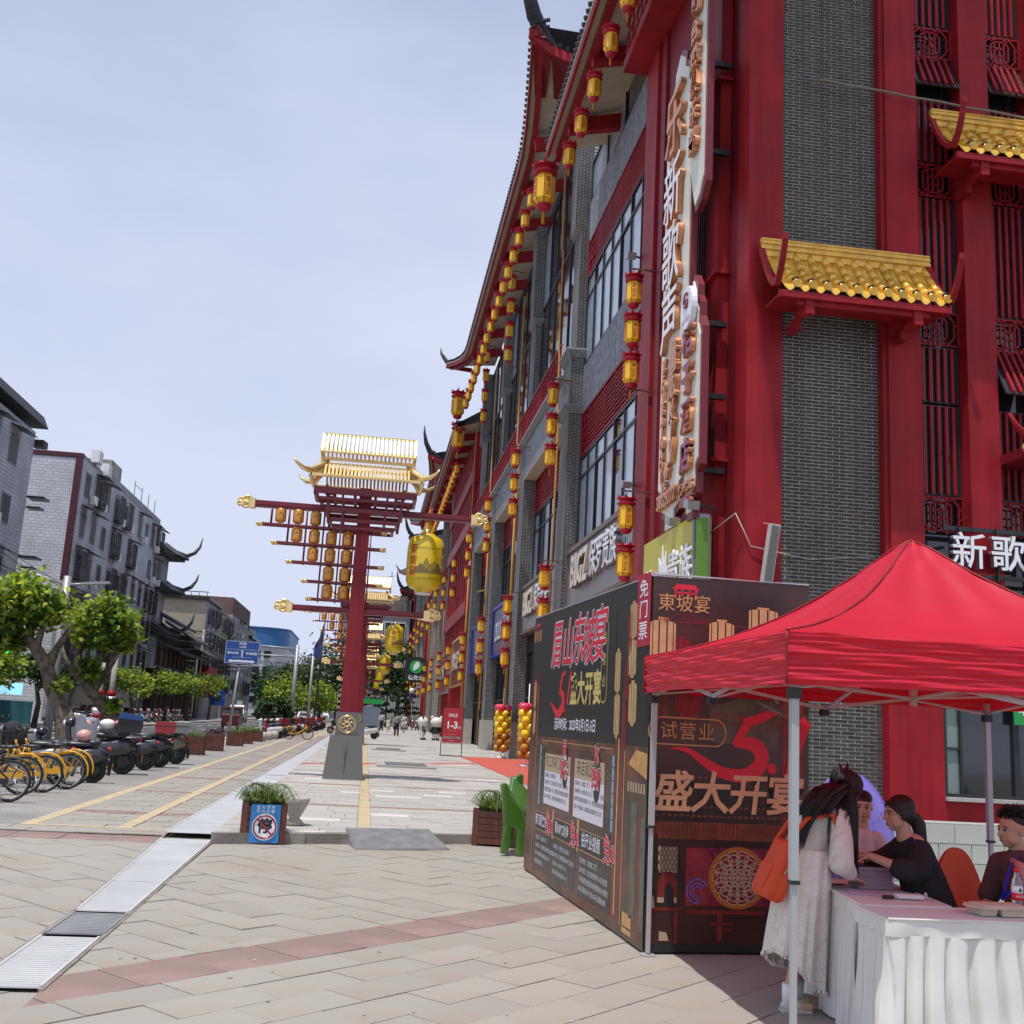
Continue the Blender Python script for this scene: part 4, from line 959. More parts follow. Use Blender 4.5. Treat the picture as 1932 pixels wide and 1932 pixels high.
# ================================================================ signs on the building
MS = [M_LETTER, M_STEEL]
M_SIGNG = mat('grey_sign_board', (.28, .29, .32), .4, .2, nz=1, amt=.05); M_NAVY = mat('navy_sign_board', (.022, .028, .14), .35, nz=.5, amt=.2); M_RIMB = mat('blue_sign_rim', (.02, .04, .45), .4)
M_RIMG = mat('bronze_rim', (.20, .15, .12), .5, .3)
frontsign(26.2, 35.3, 5.45, 7.30, 6.42, M_SIGNG, M_RIMG, [('BLGZ', .42, .1, 1.45, [M_CREAMB, M_RIMG], dict(depth=.09, bold=.03, sx=.75)), ('保罗贵族', -.32, .1, 1.15, MS, dict(depth=.08, bold=.012, sx=.78))], label='grey shop sign with raised white lettering nearest the red column')
frontsign(37.6, 46.0, 5.45, 7.30, 6.42, M_SIGNG, M_RIMG, [('BLGZ', .42, .1, 1.4, [M_CREAMB, M_RIMG], dict(depth=.09, bold=.03, sx=.75)), ('保罗贵族', -.36, .1, 1.1, MS, dict(depth=.08, bold=.012, sx=.72))], label='second grey shop sign with raised white letters, behind the first brick pier')
frontsign(47.9, 57.0, 5.0, 7.35, 6.40, M_NAVY, M_RIMB, [('USUUS', .35, -.1, 1.3, [M_LETTER, M_NAVY], dict(depth=.04, bold=.02, sx=.7)), ('优雅服饰', -.35, .1, .9, [M_LETTER, M_NAVY], dict(depth=.04, bold=.02, sx=.7))], label='navy shop sign with blue rim after the grey ones')
frontsign(58.9, 68.5, 4.6, 7.2, 6.40, M_NAVY, M_RIMB, [('USUUS', .0, .0, 1.3, [M_LETTER, M_NAVY], dict(depth=.04, bold=.02, sx=.8))], label='second navy shop sign one bay further along')
frontsign(71.2, 79.5, 3.9, 7.0, 6.0, mat('maroon_sign', (.16, .03, .025), .5), M_GOLD, [('潮牌女装', .0, .0, 1.3, [M_CREAMB, M_RIMG], dict(depth=.05, bold=.02))], label='maroon shop sign with gold rim at the red finned tower')
frontsign(83, 93, 3.6, 6.6, 6.0, mat('rust_sign', (.22, .06, .03), .5), M_STEEL, [('衣往情深', .0, .0, 1.2, [M_LETTER, M_DARK], dict(depth=.05, bold=.02))], label='rust brown shop sign beyond the maroon one')
b_ = thing('hanging_sign', 'black rounded projecting sign with green leaf emblem far down the facade', 'sign', (4.75, 111, 6.3))
b = MB(); pts = []
for k in range(32):
    a = 2*PI*k/32; c, s = math.cos(a), math.sin(a); pts.append((math.copysign(abs(c)**.5, c)*1.15, math.copysign(abs(s)**.5, s)*1.3))
b.prism(pts, 0, .35, frame((0, 0, 0), (1, 0, 0))); b.build('board', M_BLACK, b_)
M_GREEN = mat('green_emblem', (.03, .42, .09), .4)
MB().prism([(math.cos(2*PI*k/24)*.66, math.sin(2*PI*k/24)*.66+.28) for k in range(24)], .36, .40, frame((0, 0, 0), (1, 0, 0))).build('emblem', M_GREEN, b_)
MB().prism([(-.28, -.12), (0, .0), (.28, .20), (.34, .52), (.22, .80), (-.05, .74), (-.28, .40)], .41, .43, frame((0, 0, 0), (1, 0, 0))).build('leaf', M_LETTER, b_)
text('lettering', '德克士', b_, frame((0, -.43, -.85), (1, 0, 0)), .5, M_LETTER, bold=.01)
MB().beam((1.1, 0, .5), (2.0, 0, .5), .08).build('arm', M_DARK, b_)
for c in b_.children:
    if c.name.startswith(('board', 'emblem', 'leaf')): c.location = (0, 0, 0)
# vertical signs with cream boards, maroon rims and raised copper characters
def vsign(name, label, X, y0, y1, z0, z1, chars, top='step', bot='step', depth=.13):
    """board faces -X; y0 < y1"""
    t = thing(name, label, 'sign', (X, (y0+y1)/2, (z0+z1)/2), 0, 'tall cream vertical signs on the corner bay'); w = (y1-y0)/2; h = (z1-z0)/2
    def outl(w, h, st):
        a = w*.30; p = []
        if top == 'step': p += [(w, h-2.2*st), (w*.72, h-2.2*st+.25), (w*.72, h-1.25*st), (w*.40, h-1.25*st+.2), (w*.40, h-.5*st), (0, h), (-w*.40, h-.5*st), (-w*.40, h-1.25*st+.2), (-w*.72, h-1.25*st), (-w*.72, h-2.2*st+.25), (-w, h-2.2*st)]
        else: p += [(w, h-st), (w*.4, h), (-w*.4, h), (-w, h-st)]
        if bot == 'step': p += [(-w, -h+1.7*st), (-w*.66, -h+1.7*st-.12), (-w*.66, -h+.8*st), (-w*.33, -h+.8*st-.1), (-w*.33, -h), (w*.33, -h), (w*.33, -h+.8*st-.1), (w*.66, -h+.8*st), (w*.66, -h+1.7*st-.12), (w, -h+1.7*st)]
        else: p += [(-w, -h+st*1.6), (-w*.2, -h), (w*.5, -h+.1), (w, -h+st*.7)]
        return p[::-1]
    fr = frame((0, 0, 0), (0, -1, 0)); st = .55
    o1 = MB().prism(outl(w, h, st), -depth, 0, fr).build('rim', M_MAROON, t); MB().prism(outl(w-.09, h-.13, st), .001, .03, fr).build('board', M_CREAMB, t)
    for (s, u, z, sz, m, d, kw) in chars:
        sx = kw.pop('sx', 1.); o = text('character', s, t, frame((-.045-d, -u, z-(z0+z1)/2), (0, -1, 0), kw.pop('yd', (0, 0, 1))), sz, m, depth=d, bold=kw.pop('bold', .012), sx=sx, **kw)
    b = MB()
    for z in (-h*.6, 0, h*.6): b.box(depth, depth+.5, -.05, .05, z-.05, z+.05)
    b.build('mount', M_DARK, t, kind='stuff'); return t
CP = [M_LETTERP, M_COPPER]; CW = [M_LETTER, M_COPPER]; CC = [M_COPPER, M_COPPER]
ch = [('乐', 0, 14.2, 1.6, CC, .055, {'sx': .85}), ('新', 0, 12.6, 1.5, CW, .055, {'sx': .85}), ('歌', 0, 11.15, 1.5, CW, .055, {'sx': .85}), ('声', 0, 9.8, 1.4, CW, .055, {'sx': .85})]
ch += [(c, .36, z, .66, CC, .05, {'sx': .85}) for c, z in (('量', 8.95), ('贩', 8.35), ('K', 7.8), ('T', 7.4), ('V', 7.0))]
ch += [('ZENZE BAINA', .42, 8.75-.55*0, .30, CC, .05, {'yd': (0, 0, 1)})][:0]
for i, c in enumerate('ZENZBAINAQI'): ch.append((c, -.42, 9.0-.235*i, .33, CC, .035, {}))
ch += [('4F', .0, 6.68, .42, CC, .04, {}), ('TEL:', -.2, 6.42, .22, CC, .03, {}), ('38029777', 0, 6.13, .40, CC, .04, {'sx': .82})]
vsign('vertical_sign', 'widest and longest cream vertical sign, white and copper characters, left of the other two', 5.62, 19.05, 21.0, 5.42, 16.0, ch)
# hotel sign with a round plum logo
ch2 = [(c, 0, z, .66, CP, .045, {'bold': .016}) for c, z in (('桔', 8.85), ('子', 8.1), ('酒', 7.35), ('店', 6.6))]+[('欢迎光临', 0, 6.05, .20, CC, .03, {}), ('3802666', 0, 5.80, .20, CP, .03, {})]
v2 = vsign('vertical_sign', 'lower narrow cream vertical sign with round white logo and plum characters', 5.55, 17.95, 19.05, 5.45, 10.2, ch2)
z = 9.52-7.825
lg = MB().prism([(math.cos(2*PI*k/28)*.36, math.sin(2*PI*k/28)*.42) for k in range(28)], .05, .16, frame((0, 0, z), (0, -1, 0))).build('round_logo', M_LETTER, v2)
b = MB(); b.M = frame((-.17, 0, z+.08), (0, -1, 0))
for q in ((0, .06, .15), (.02, .0, .07)): b.torus((q[0], q[1], 0), q[2], .018, 'Z', 18, 5, .6, 6.0)
b.path([(.08, -.12, 0), (.13, .0, 0), (.10, .14, 0)], .016, 5); b.build('logo_mark', M_LETTERP, lg, kind='stuff')
text('lettering', '桔子酒店', lg, frame((-.165, 0, z-.26), (0, -1, 0)), .12, M_LETTERP)
ch3 = [(c, 0, 16.5-.60*i, .50, CC, .05, {'bold': .016}) for i, c in enumerate('自助台球俱乐部')]
vsign('vertical_sign', 'upper narrow cream vertical sign with seven boxy copper characters', 5.55, 17.95, 18.95, 11.5, 17.8, ch3, bot='pt', top='pt')
# yellow-green sign, floodlights, cable
t = thing('shop_sign', 'yellow shop sign with white bird logo above the exhibition board', 'sign', (5.6, 20.2, 4.9), 0, 'shop name boards over the ground-floor shops')
MB().box(0, .35, -1.75, 1.75, -.62, .62).build('board', mat('mustard_sign', (.52, .46, .04), .4), t); MB().box(-.02, .3, -1.82, -1.76, -.66, .66).build('side_panel', M_STEEL, t); MB().box(.02, .22, -1.95, -1.86, -.7, .56).build('green_post', mat('lime_plastic', (.11, .27, .015), .25), t)
text('lettering', '贵族', t, frame((-.04, -1.05, -.28), (0, -1, 0)), .8, [M_LETTER, M_LETTER], depth=.02, bold=.004); text('lettering', '韩', t, frame((-.04, 1.1, -.3), (0, -1, 0)), .5, [M_LETTER, M_LETTER], depth=.02, bold=.003)
MB().prism([(-.3, -.4), (.3, -.4), (.42, -.1), (.28, -.12), (.22, .28), (.08, .0), (0, .42), (-.10, .02), (-.26, .2), (-.22, -.1), (-.42, -.15)], .02, .04, frame((0, .15, -.05), (0, -1, 0))).build('bird_logo', M_LETTER, t)
for i, (y, z) in enumerate(((18.4, 5.72), (19.6, 5.62), (24.9, 7.5), (25.2, 13.6))):
    t = thing('floodlight', ('small grey floodlight over the yellow sign by the red column', 'small grey floodlight over the middle of the yellow sign', 'floodlight beside the grey lettered sign', 'floodlight on the red column beside the top string of lanterns')[i], 'floodlight', (5.55 if i < 2 else 5.85, y, z), 0, 'small wall floodlights')
    MB().cbox((0, 0, 0), (.22, .30, .16), 0, .3).build('lamp_head', M_STEEL, t); MB().beam((.1, 0, 0), (.45, 0, -.05), .04).build('lamp_arm', M_DARK, t)
# column loudspeaker on the front column
t = thing('column_loudspeaker', 'tall thin grey column loudspeaker leaning on the red corner column', 'loudspeaker', (6.58, 17.2, 4.70)); t.rotation_euler = (0, .14, 0)
MB().box(-.085, .085, -.08, .08, -.50, .52).build('cabinet', M_PLINTH, t); g = MB().box(-.068, .068, -.088, -.081, -.47, .49).build('grille', mat('speaker_grille', (.12, .125, .125), .6), t)
dm = MB().path([(0, -.0905, 0), (0, -.0885, 0)], .045, 14).mesh('speaker_cone', M_GRAN)
for k in range(7): place('speaker_cone', dm, g, (0, 0, -.39+.13*k))
MB().beam((-.16, .12, .54), (.10, .0, .54), .02).build('bracket', M_COPPER, t)
cb = MB(); cb.path([(5.9, 18.6, 5.2), (6.1, 17.6, 5.45), (6.18, 17.38, 5.1), (6.3, 17.38, 4.85), (6.6, 17.36, 4.8), (7.4, 17.5, 4.72), (8.6, 17.5, 4.85)], .010, 5); tag(cb.build('cable', M_PLINTH), 'thin pale cable sagging across the red corner column and bricks', 'cable')
cb = MB(); cb.path([(7.2, 17.45, 13.9)]+[(7.6+.55*k, 17.2-.02*k, 13.75-.045*k-.02*(k % 2)) for k in range(9)], [.008]+[.022]*9, 6); tag(cb.build('cable', mat('old_rope', (.22, .19, .15), .9)), 'thick frayed cable crossing the upper red columns and shutters', 'cable')
# singing club letters on the right
t = thing('letter_sign', 'white block characters on a dark rail above the red tent', 'sign', (9.75, 17.05, 5.0))
for i, c in enumerate('新歌声'): text('character', c, t, frame((.33+.72*i, 0, -.05), (1, 0, 0)), .66, [M_LETTER, M_STEEL], depth=.05, bold=.006)
b = MB(); b.box(-.05, 4, .1, .16, .36, .44).box(-.05, 4, .1, .16, -.45, -.38)
for i in range(5): b.box(.2+.7*i, .24+.7*i, .05, .10, -.5, .44)
b.build('rail', M_DARK, t, kind='stuff')
t = thing('lift_sign', 'small green notice with white writing on the ground-floor window', 'sign', (10.95, 17.25, 2.33))
MB().box(0, 1.2, 0, .02, -.24, .24).build('panel', mat('green_panel', (.02, .30, .07), .5), t); text('lettering', '电梯请进', t, frame((.50, -.004, 0), (1, 0, 0)), .22, M_LETTER)
# ================================================================ buildings across the road and at the end of the street
M_WT = brickmat('white_glazed_tile', (.62, .64, .68), (.55, .57, .61), (.33, .34, .38), .5, .22, .02, .3, axis='XZ')
M_WTY = brickmat('white_glazed_tile_side', (.60, .63, .69), (.52, .55, .60), (.32, .34, .38), .5, .22, .02, .3, axis='YZ')
M_CONC = mat('weathered_render', (.36, .35, .32), .9, nz=.6, amt=.2, col2=(.17, .165, .15), str2=(.5, .75), s2=.35)
M_BEIGE = mat('beige_render', (.38, .34, .26), .9, nz=.5, amt=.12, col2=(.24, .22, .18), str2=(.52, .75), s2=.25)
M_GREYW = mat('grey_render', (.34, .35, .37), .9, nz=.6, amt=.2, col2=(.13, .13, .14), str2=(.5, .75), s2=.3)
M_TIMB = mat('dark_timber', (.05, .035, .03), .8, nz=2, amt=.3)
def bldg(label, x, y, cat='building', name='apartment_building'): return thing(name, label, cat, (x, y, 0))
def bp_(b, n, m, t, par=None, kind=None):
    o = b.build(n, m, par or t, kind=kind)
    if not par: o.location = -Vector(t.location)
    return o
M_OLDG = mat('dusty_dark_glass', (.03, .033, .04), .45, spec=.3)
def winset(t, X, cols, rows, w, h, cage=.6, awn=.5, ac=.4):
    """windows on a wall that faces +X (road); each with frame, pane, sometimes a cage, awning or air conditioner"""
    for y in cols:
        for z in rows:
            if random.random() < .04: continue
            f = bp_(MB().box(X-.1, X+.04, y-w/2, y+w/2, z-h/2, z+h/2), 'window', M_GREYW, t)
            bp_(MB().box(X+.041, X+.05, y-w/2+.08, y+w/2-.08, z-h/2+.08, z+h/2-.08), 'pane', M_OLDG, t, f)
            if random.random() < cage:
                c = MB(); d = .5
                for k in range(6): yy = y-w/2-.05+(w+.1)*k/5; c.beam((X+d, yy, z-h/2-.15), (X+d, yy, z+h/2+.1), .045)
                for k in range(3): 
                    for s in (-1, 1): c.beam((X+.1+.16*k, y+s*(w/2+.05), z-h/2-.15), (X+.1+.16*k, y+s*(w/2+.05), z+h/2+.1), .04)
                for zz in (z-h/2-.15, z, z+h/2+.1):
                    c.beam((X+d, y-w/2-.05, zz), (X+d, y+w/2+.05, zz), .04)
                    for s in (-1, 1): c.beam((X, y+s*(w/2+.05), zz), (X+d, y+s*(w/2+.05), zz), .04)
                c.box(X, X+d, y-w/2-.05, y+w/2+.05, z-h/2-.2, z-h/2-.16); bp_(c, 'window_cage', M_DARK, t, f, 'stuff')
            if random.random() < awn:
                a = MB(); a.add([(X, y-w/2-.2, z+h/2+.5), (X+.95, y-w/2-.2, z+h/2+.18), (X+.95, y+w/2+.2, z+h/2+.18), (X, y+w/2+.2, z+h/2+.5)]*1+[(X, y-w/2-.2, z+h/2+.45), (X+.95, y-w/2-.2, z+h/2+.13), (X+.95, y+w/2+.2, z+h/2+.13), (X, y+w/2+.2, z+h/2+.45)], [(0, 1, 2, 3), (7, 6, 5, 4), (0, 4, 5, 1), (1, 5, 6, 2)], False); bp_(a, 'awning', M_DARK, t, f)
            if random.random() < ac:
                bp_(MB().box(X+.1, X+.45, y+w/2+.15, y+w/2+.95, z-h/2-.3, z-h/2+.3), 'air_conditioner', M_WHITE, t, f)
# L1 at the left edge
t = bldg('grey tiled apartment block with dark overhanging roof at the left edge of the photo', -21, 60)
bp_(MB().box(-31, -21, 42, 65.7, 0, 17.2), 'wall', M_WTY, t)
rf = bp_(MB().add([(-20.5, 41, 17.6), (-20.5, 66.4, 17.6), (-31, 66.4, 17.6), (-31, 41, 17.6), (-20.8, 41, 18.3), (-20.8, 66.2, 18.3), (-31, 67, 19.6), (-31, 41, 19.6)], [(0, 1, 2, 3), (4, 7, 6, 5), (0, 4, 5, 1), (1, 5, 6, 2)], False), 'roof', M_DTILE, t)
bp_(MB().box(-21.2, -20.5, 65.8, 66.7, 16.4, 16.8), 'roof_lip', M_DTILE, t, rf)
winset(t, -21, (45, 48.5, 52, 55.5, 59, 62.3), (15.3, 11.9, 8.4, 5.2), 1.5, 1.7, .8, .6, .7)
b = MB()
for z in (13.2, 9.6): b.box(-21, -20, 65.7, 66.9, z, z+.12).box(-21, -20.2, 65.8, 66.7, z-.6, z-.5)
bp_(b, 'side_awning', M_DARK, t)
bp_(MB().box(-20.99, -20.4, 42, 65.6, 3.4, 4.2), 'shop_fascia', mat('red_shop_front', (.28, .03, .03), .5), t); bp_(MB().box(-20.98, -20.9, 42, 65.6, .1, 3.4), 'shopfront', M_GLASSD, t)
# L2
t = bldg('long five-storey block with white tiled end wall, maroon edge and caged windows', -21, 90)
bp_(MB().box(-34, -21.01, 76, 106, 0, 18.2), 'wall', M_WTY, t); bp_(MB().box(-34, -21.35, 75.9, 75.999, 0, 18.0), 'end_wall', M_WT, t)
bp_(MB().box(-34, -20.9, 75.85, 76.3, 18.1, 18.4).box(-21.35, -20.95, 75.86, 76.3, 9.5, 18.1), 'maroon_edge', mat('dark_maroon_edge', (.075, .012, .022), .6), t); bp_(MB().box(-21.35, -20.97, 75.87, 76.3, 0, 9.5), 'stained_edge', M_CONC, t)
bp_(MB().box(-34, -21, 76.3, 106, 18.2, 18.45).box(-21.6, -21.2, 82, 106, 18.45, 19.0), 'parapet', M_GREYW, t); bp_(MB().box(-27, -21.8, 87.5, 91, 18.4, 20.6), 'roof_room', M_CONC, t)
winset(t, -21, (78.3, 81.3, 84.3, 87.5, 90.6, 93.6, 96.5, 99.4, 102.2, 104.7), (16.6, 13.7, 10.8, 7.9, 5.2), 1.35, 1.75, .45, .55, .3)
b = MB(); b.box(-21.2, -20.6, 79, 80, 18.5, 19.4); b.box(-21.2, -20.6, 82, 83, 18.2, 19.1); bp_(b, 'roof_air_conditioner', M_WHITE, t)
b = MB()
for y in (95, 98, 101, 104): b.beam((-21.5, y, 19), (-21.5, y, 20.5), .05)
b.beam((-21.5, 95, 20.2), (-21.5, 98, 20.2), .04); bp_(b, 'roof_railing', M_DARK, t, None, 'stuff')
bp_(MB().box(-21, -20.4, 76.4, 106, 3.3, 4.1), 'shop_fascia', M_NAVY, t); bp_(MB().box(-20.99, -20.9, 76.4, 106, .1, 3.3), 'shopfront', M_GLASSD, t)
for z, o in ((15.9, 1.0), (12.4, .7), (8.2, .9)):
    b = MB(); b.prism([(-21.5, 106.05), (-19.6, 106.05), (-19.2, 110.2), (-21.5, 110.6)], z-.35, z-.05)
    b.add([(-21.5, 106.02, z+1.3), (-19.4, 106.02, z-.05), (-18.9, 110.6, z+.15), (-21.5, 109.6, z+1.3), (-21.5, 106.02, z-.1), (-19.4, 106.02, z-.15), (-18.9, 110.6, z-.1), (-21.5, 109.6, z-.1)], [(0, 3, 2, 1), (0, 1, 5, 4), (1, 2, 6, 5), (2, 3, 7, 6), (3, 0, 4, 7)], False)
    b.path([(-21.2, 109.4, z+1.3), (-20.2, 110.0, z+.6), (-19.2, 110.6, z+.35), (-18.5, 111.1, z+.8), (-18.1, 111.5, z+1.5), (-17.95, 111.7, z+1.5+o)], [.22, .25, .25, .2, .13, .04], 6)
    bp_(b, 'pagoda_eave', M_DTILE, t); bp_(MB().box(-21.5, -20.6, 106.1, 109.3, z-3.4, z-.36), 'corner_tower', M_GREYW, t)
# traditional dark timber house
t = bldg('dark timber house with stepped tiled roofs between the white block and the beige block', -20, 124, name='timber_house')
bp_(MB().box(-30, -20.5, 108, 138, 0, 9), 'wall', M_TIMB, t)
def tiled(y0, y1, xo, xi, z0, z1, nm='roof'):
    b = MB(); b.add([(xo, y0, z0), (xo, y1, z0), (xi, y1, z1), (xi, y0, z1), (xo, y0, z0-.2), (xo, y1, z0-.2), (xi, y1, z1-.3), (xi, y0, z1-.3)], [(0, 1, 2, 3), (7, 6, 5, 4), (0, 4, 5, 1), (1, 5, 6, 2), (3, 7, 4, 0)], False); o = bp_(b, nm, M_DTILE, t)
    b = MB(); y = y0
    while y < y1: b.beam((xo-.05, y, z0+.06), (xi, y, z1+.06), .12, .1); y += .45
    bp_(b, 'tile_row', mat('pale_grey_tile', (.14, .145, .155), .7, nz=4, amt=.3), t, o, 'stuff')
tiled(108, 118, -18.6, -22, 9.2, 10.9); tiled(118.5, 128, -18.6, -22, 8.3, 10.3); tiled(128.5, 138, -18.7, -22, 7.3, 9.0); tiled(108, 138, -18.4, -20.5, 4.3, 5.1); tiled(112, 134, -18.9, -20.5, 6.7, 7.3)
b = MB(); y = 109
while y < 138: b.box(-20.45, -20.3, y, y+.2, 0, 7.3); b.box(-20.44, -20.38, y+.5, y+1.9, 5.2, 6.6); y += 2.5
bp_(b, 'timber_frame', mat('mid_timber', (.11, .07, .05), .8, nz=3, amt=.3), t, None, 'stuff')
# L3 beige
t = bldg('beige four-storey block with flat roof and dark end facade', -21, 150)
bp_(MB().box(-36, -21.02, 139, 164, 0, 14.6), 'wall', M_BEIGE, t); bp_(MB().box(-21.03, -20.9, 139, 150, 0, 14.61), 'grey_front', M_GREYW, t); bp_(MB().box(-36.4, -20.6, 138.6, 152, 14.62, 15.0), 'flat_roof', M_DARK, t)
b = MB()
for k in range(16): b.beam((-36+k, 138.8, 15.0), (-36+k, 138.8, 15.5), .08)
b.beam((-36.2, 138.8, 15.5), (-20.8, 138.8, 15.6), .1); bp_(b, 'roof_railing', M_DARK, t, None, 'stuff')
f = bp_(MB().box(-28.2, -26, 138.9, 138.99, 10.9, 12.9), 'window', M_WHITE, t); bp_(MB().box(-28.1, -27.15, 138.85, 138.895, 11, 12.8).box(-27.05, -26.1, 138.85, 138.895, 11, 12.8), 'pane', M_GLASSB, t, f)
winset(t, -20.9, (141.5, 145, 148.5, 153, 156.5, 160, 163), (12.8, 9.8, 6.9, 4.3), 1.6, 1.6, .7, .3, .4)
# L3b
t = bldg('grey block with brown roof storey beyond the beige one', -21, 178)
bp_(MB().box(-34, -20.8, 164.1, 198, 0, 15), 'wall', M_GREYW, t); bp_(MB().box(-30, -20.9, 164.2, 188, 15, 17.6), 'roof_storey', mat('brown_render', (.13, .08, .075), .9, nz=.8, amt=.2), t); bp_(MB().box(-30.2, -20.2, 188, 204, 13.2, 13.6), 'canopy', M_DARK, t)
winset(t, -20.8, [167+4*k for k in range(8)], (13.6, 10.6, 7.6, 4.6), 2.2, 1.8, .2, .2, .3)
# blue-roofed hospital-like building, curved corner
t = bldg('white office building with curved blue metal roof storey at the end of the road', -22, 232, name='office_building')
pl = [(-45, 262), (-45, 236), (-27, 230)]+[(-23+5.5*math.sin(a*PI/2/8), 230.2+5.5*(1-math.cos(a*PI/2/8))) for a in range(9)]+[(-17.5, 262)]
def shr(k): return [(-30+(x+30)*k, 246+(y-246)*k) for x, y in pl]
bp_(MB().prism(pl, 0, 14.2), 'wall', mat('white_render', (.46, .48, .52), .85, nz=.5, amt=.08), t)
M_BLUE = mat('blue_metal_sheet', (.035, .14, .36), .5, nz=1, amt=.1)
bp_(MB().prism(shr(1.015), 14.2, 18.0), 'blue_storey', M_BLUE, t); bp_(MB().prism(shr(1.03), 18.0, 18.25), 'roof', M_BLUE, t)
for z in (2.5, 5.6, 8.7, 11.9):
    b = MB(); 
    for i in range(12): x = -44+2.3*i; b.box(x, x+1.6, 229, 240, z, z+1.5) if False else None
    for i in range(7):
        x = -34.5+2.2*i; yy = 236-(x+45)/18*6 if x < -27 else 230+.03*(x+27)
        b.cbox((x, yy-.02, z+.7), (1.5, .2, 1.4), -.32 if x < -27 else 0)
    bp_(b, 'window_row', M_GLASSD, t, None, 'stuff'); bp_(MB().prism(shr(1.006), z-.9, z-.6), 'string_course', M_GREYW, t)
# tall brown block behind the gates and a pale low one
t = bldg('tall grey-brown block with tiled top showing between the gate posts and the facade', 4, 186)
bp_(MB().box(-5, 7.4, 180, 200, 0, 20.6), 'wall', M_GREYW, t); bp_(MB().box(-5.2, 5.6, 179.6, 200, 18.4, 21.2), 'tiled_top', brickmat('brown_tile', (.16, .14, .12), (.12, .10, .09), (.25, .24, .22), .6, .3, .03, .3, axis='XZ'), t)
for z in (14.2, 10.2, 6.2):
    f = bp_(MB().box(-1.5, 5.5, 179.8, 179.99, z, z+2.6), 'window', M_WHITE, t)
    for k in range(6): bp_(MB().box(-1.35+1.15*k, -.4+1.15*k, 179.7, 179.79, z+.15, z+2.45), 'pane', M_GLASSB, t, f)
b = MB().beam((2.6, 182, 21), (2.6, 182, 25.5), .12).beam((2.0, 182, 24.6), (3.2, 182, 24.8), .06); bp_(b, 'aerial', M_DARK, t)
# hazy backdrop of low buildings beyond the junction
for i, (x0, x1, y, h, m, lb) in enumerate(((-60, -24, 300, 9, M_GREYW, 'low grey building far behind the office block'), (-14, 2, 300, 8, M_GREYW, 'low grey building hidden behind the far trees'), (2.5, 30, 320, 12, M_CONC, 'weathered block far behind the shop row'))):
    t = bldg(lb, x0, y); bp_(MB().box(x0, x1, y, y+20, 0, h), 'wall', m, t); bp_(MB().box(x0-.3, x1+.3, y-.3, y+20, h, h+.4), 'roof', M_DARK, t)
# ================================================================ trees
M_BARK = mat('plane_bark', (.17, .14, .10), .9, nz=3, amt=.3, bump=.8, bs=14, col2=(.075, .06, .045), str2=(.48, .56), s2=5)
M_BARKD = mat('dark_bark', (.07, .06, .05), .9, nz=3, amt=.3, bump=.5, bs=14)
def leafmat(n, c, t=.25):
    m = mat(n, c, .55, nz=.9, amt=.35, spec=.35); nt_ = m.node_tree; b_ = nt_.nodes['Principled BSDF']; o = [x for x in nt_.nodes if x.type == 'OUTPUT_MATERIAL'][0]
    tr = nt_.nodes.new('ShaderNodeBsdfTranslucent'); tr.inputs[0].default_value = (c[0]*1.7, c[1]*1.6, c[2]*.6, 1); mxs = nt_.nodes.new('ShaderNodeMixShader'); mxs.inputs[0].default_value = t
    nt_.links.new(b_.outputs[0], mxs.inputs[1]); nt_.links.new(tr.outputs[0], mxs.inputs[2]); nt_.links.new(mxs.outputs[0], o.inputs[0]); return m
L_PL = [leafmat('plane_leaf', (.19, .29, .04), .42), leafmat('plane_leaf_young', (.42, .48, .10), .48), leafmat('plane_leaf_dark', (.05, .11, .02), .3)]
L_DK = [leafmat('broad_leaf', (.03, .065, .02)), leafmat('broad_leaf_light', (.06, .11, .03)), leafmat('broad_leaf_dark', (.018, .042, .014))]
L_CON = [leafmat('conifer_leaf', (.028, .055, .03), .1), leafmat('conifer_leaf_light', (.05, .085, .04), .1), leafmat('conifer_leaf_dark', (.014, .03, .017), .1)]
LOBE = [(0, 0), (.35, -.15), (.5, .15), (.32, .25), (.42, .55), (.18, .52), (0, .95), (-.18, .52), (-.42, .55), (-.32, .25), (-.5, .15), (-.35, -.15)]
def leaf(b, p, s, lobed, rnd=random):
    n = Vector((rnd.gauss(0, .6), rnd.gauss(0, .6), rnd.uniform(.2, 1))).normalized(); u = n.orthogonal().normalized(); a = rnd.uniform(0, 6.28); v = n.cross(u); u, v = u*math.cos(a)+v*math.sin(a), v*math.cos(a)-u*math.sin(a)
    if lobed: pts = [p+u*(x*s)+v*(y*s)+n*(-.25*s*abs(x)) for x, y in LOBE]; b.add(pts, [tuple(range(12))], False)
    else: b.add([p-u*s*.5, p+v*s*.32, p+u*s*.5, p-v*s*.32], [(0, 1, 2, 3)], False)
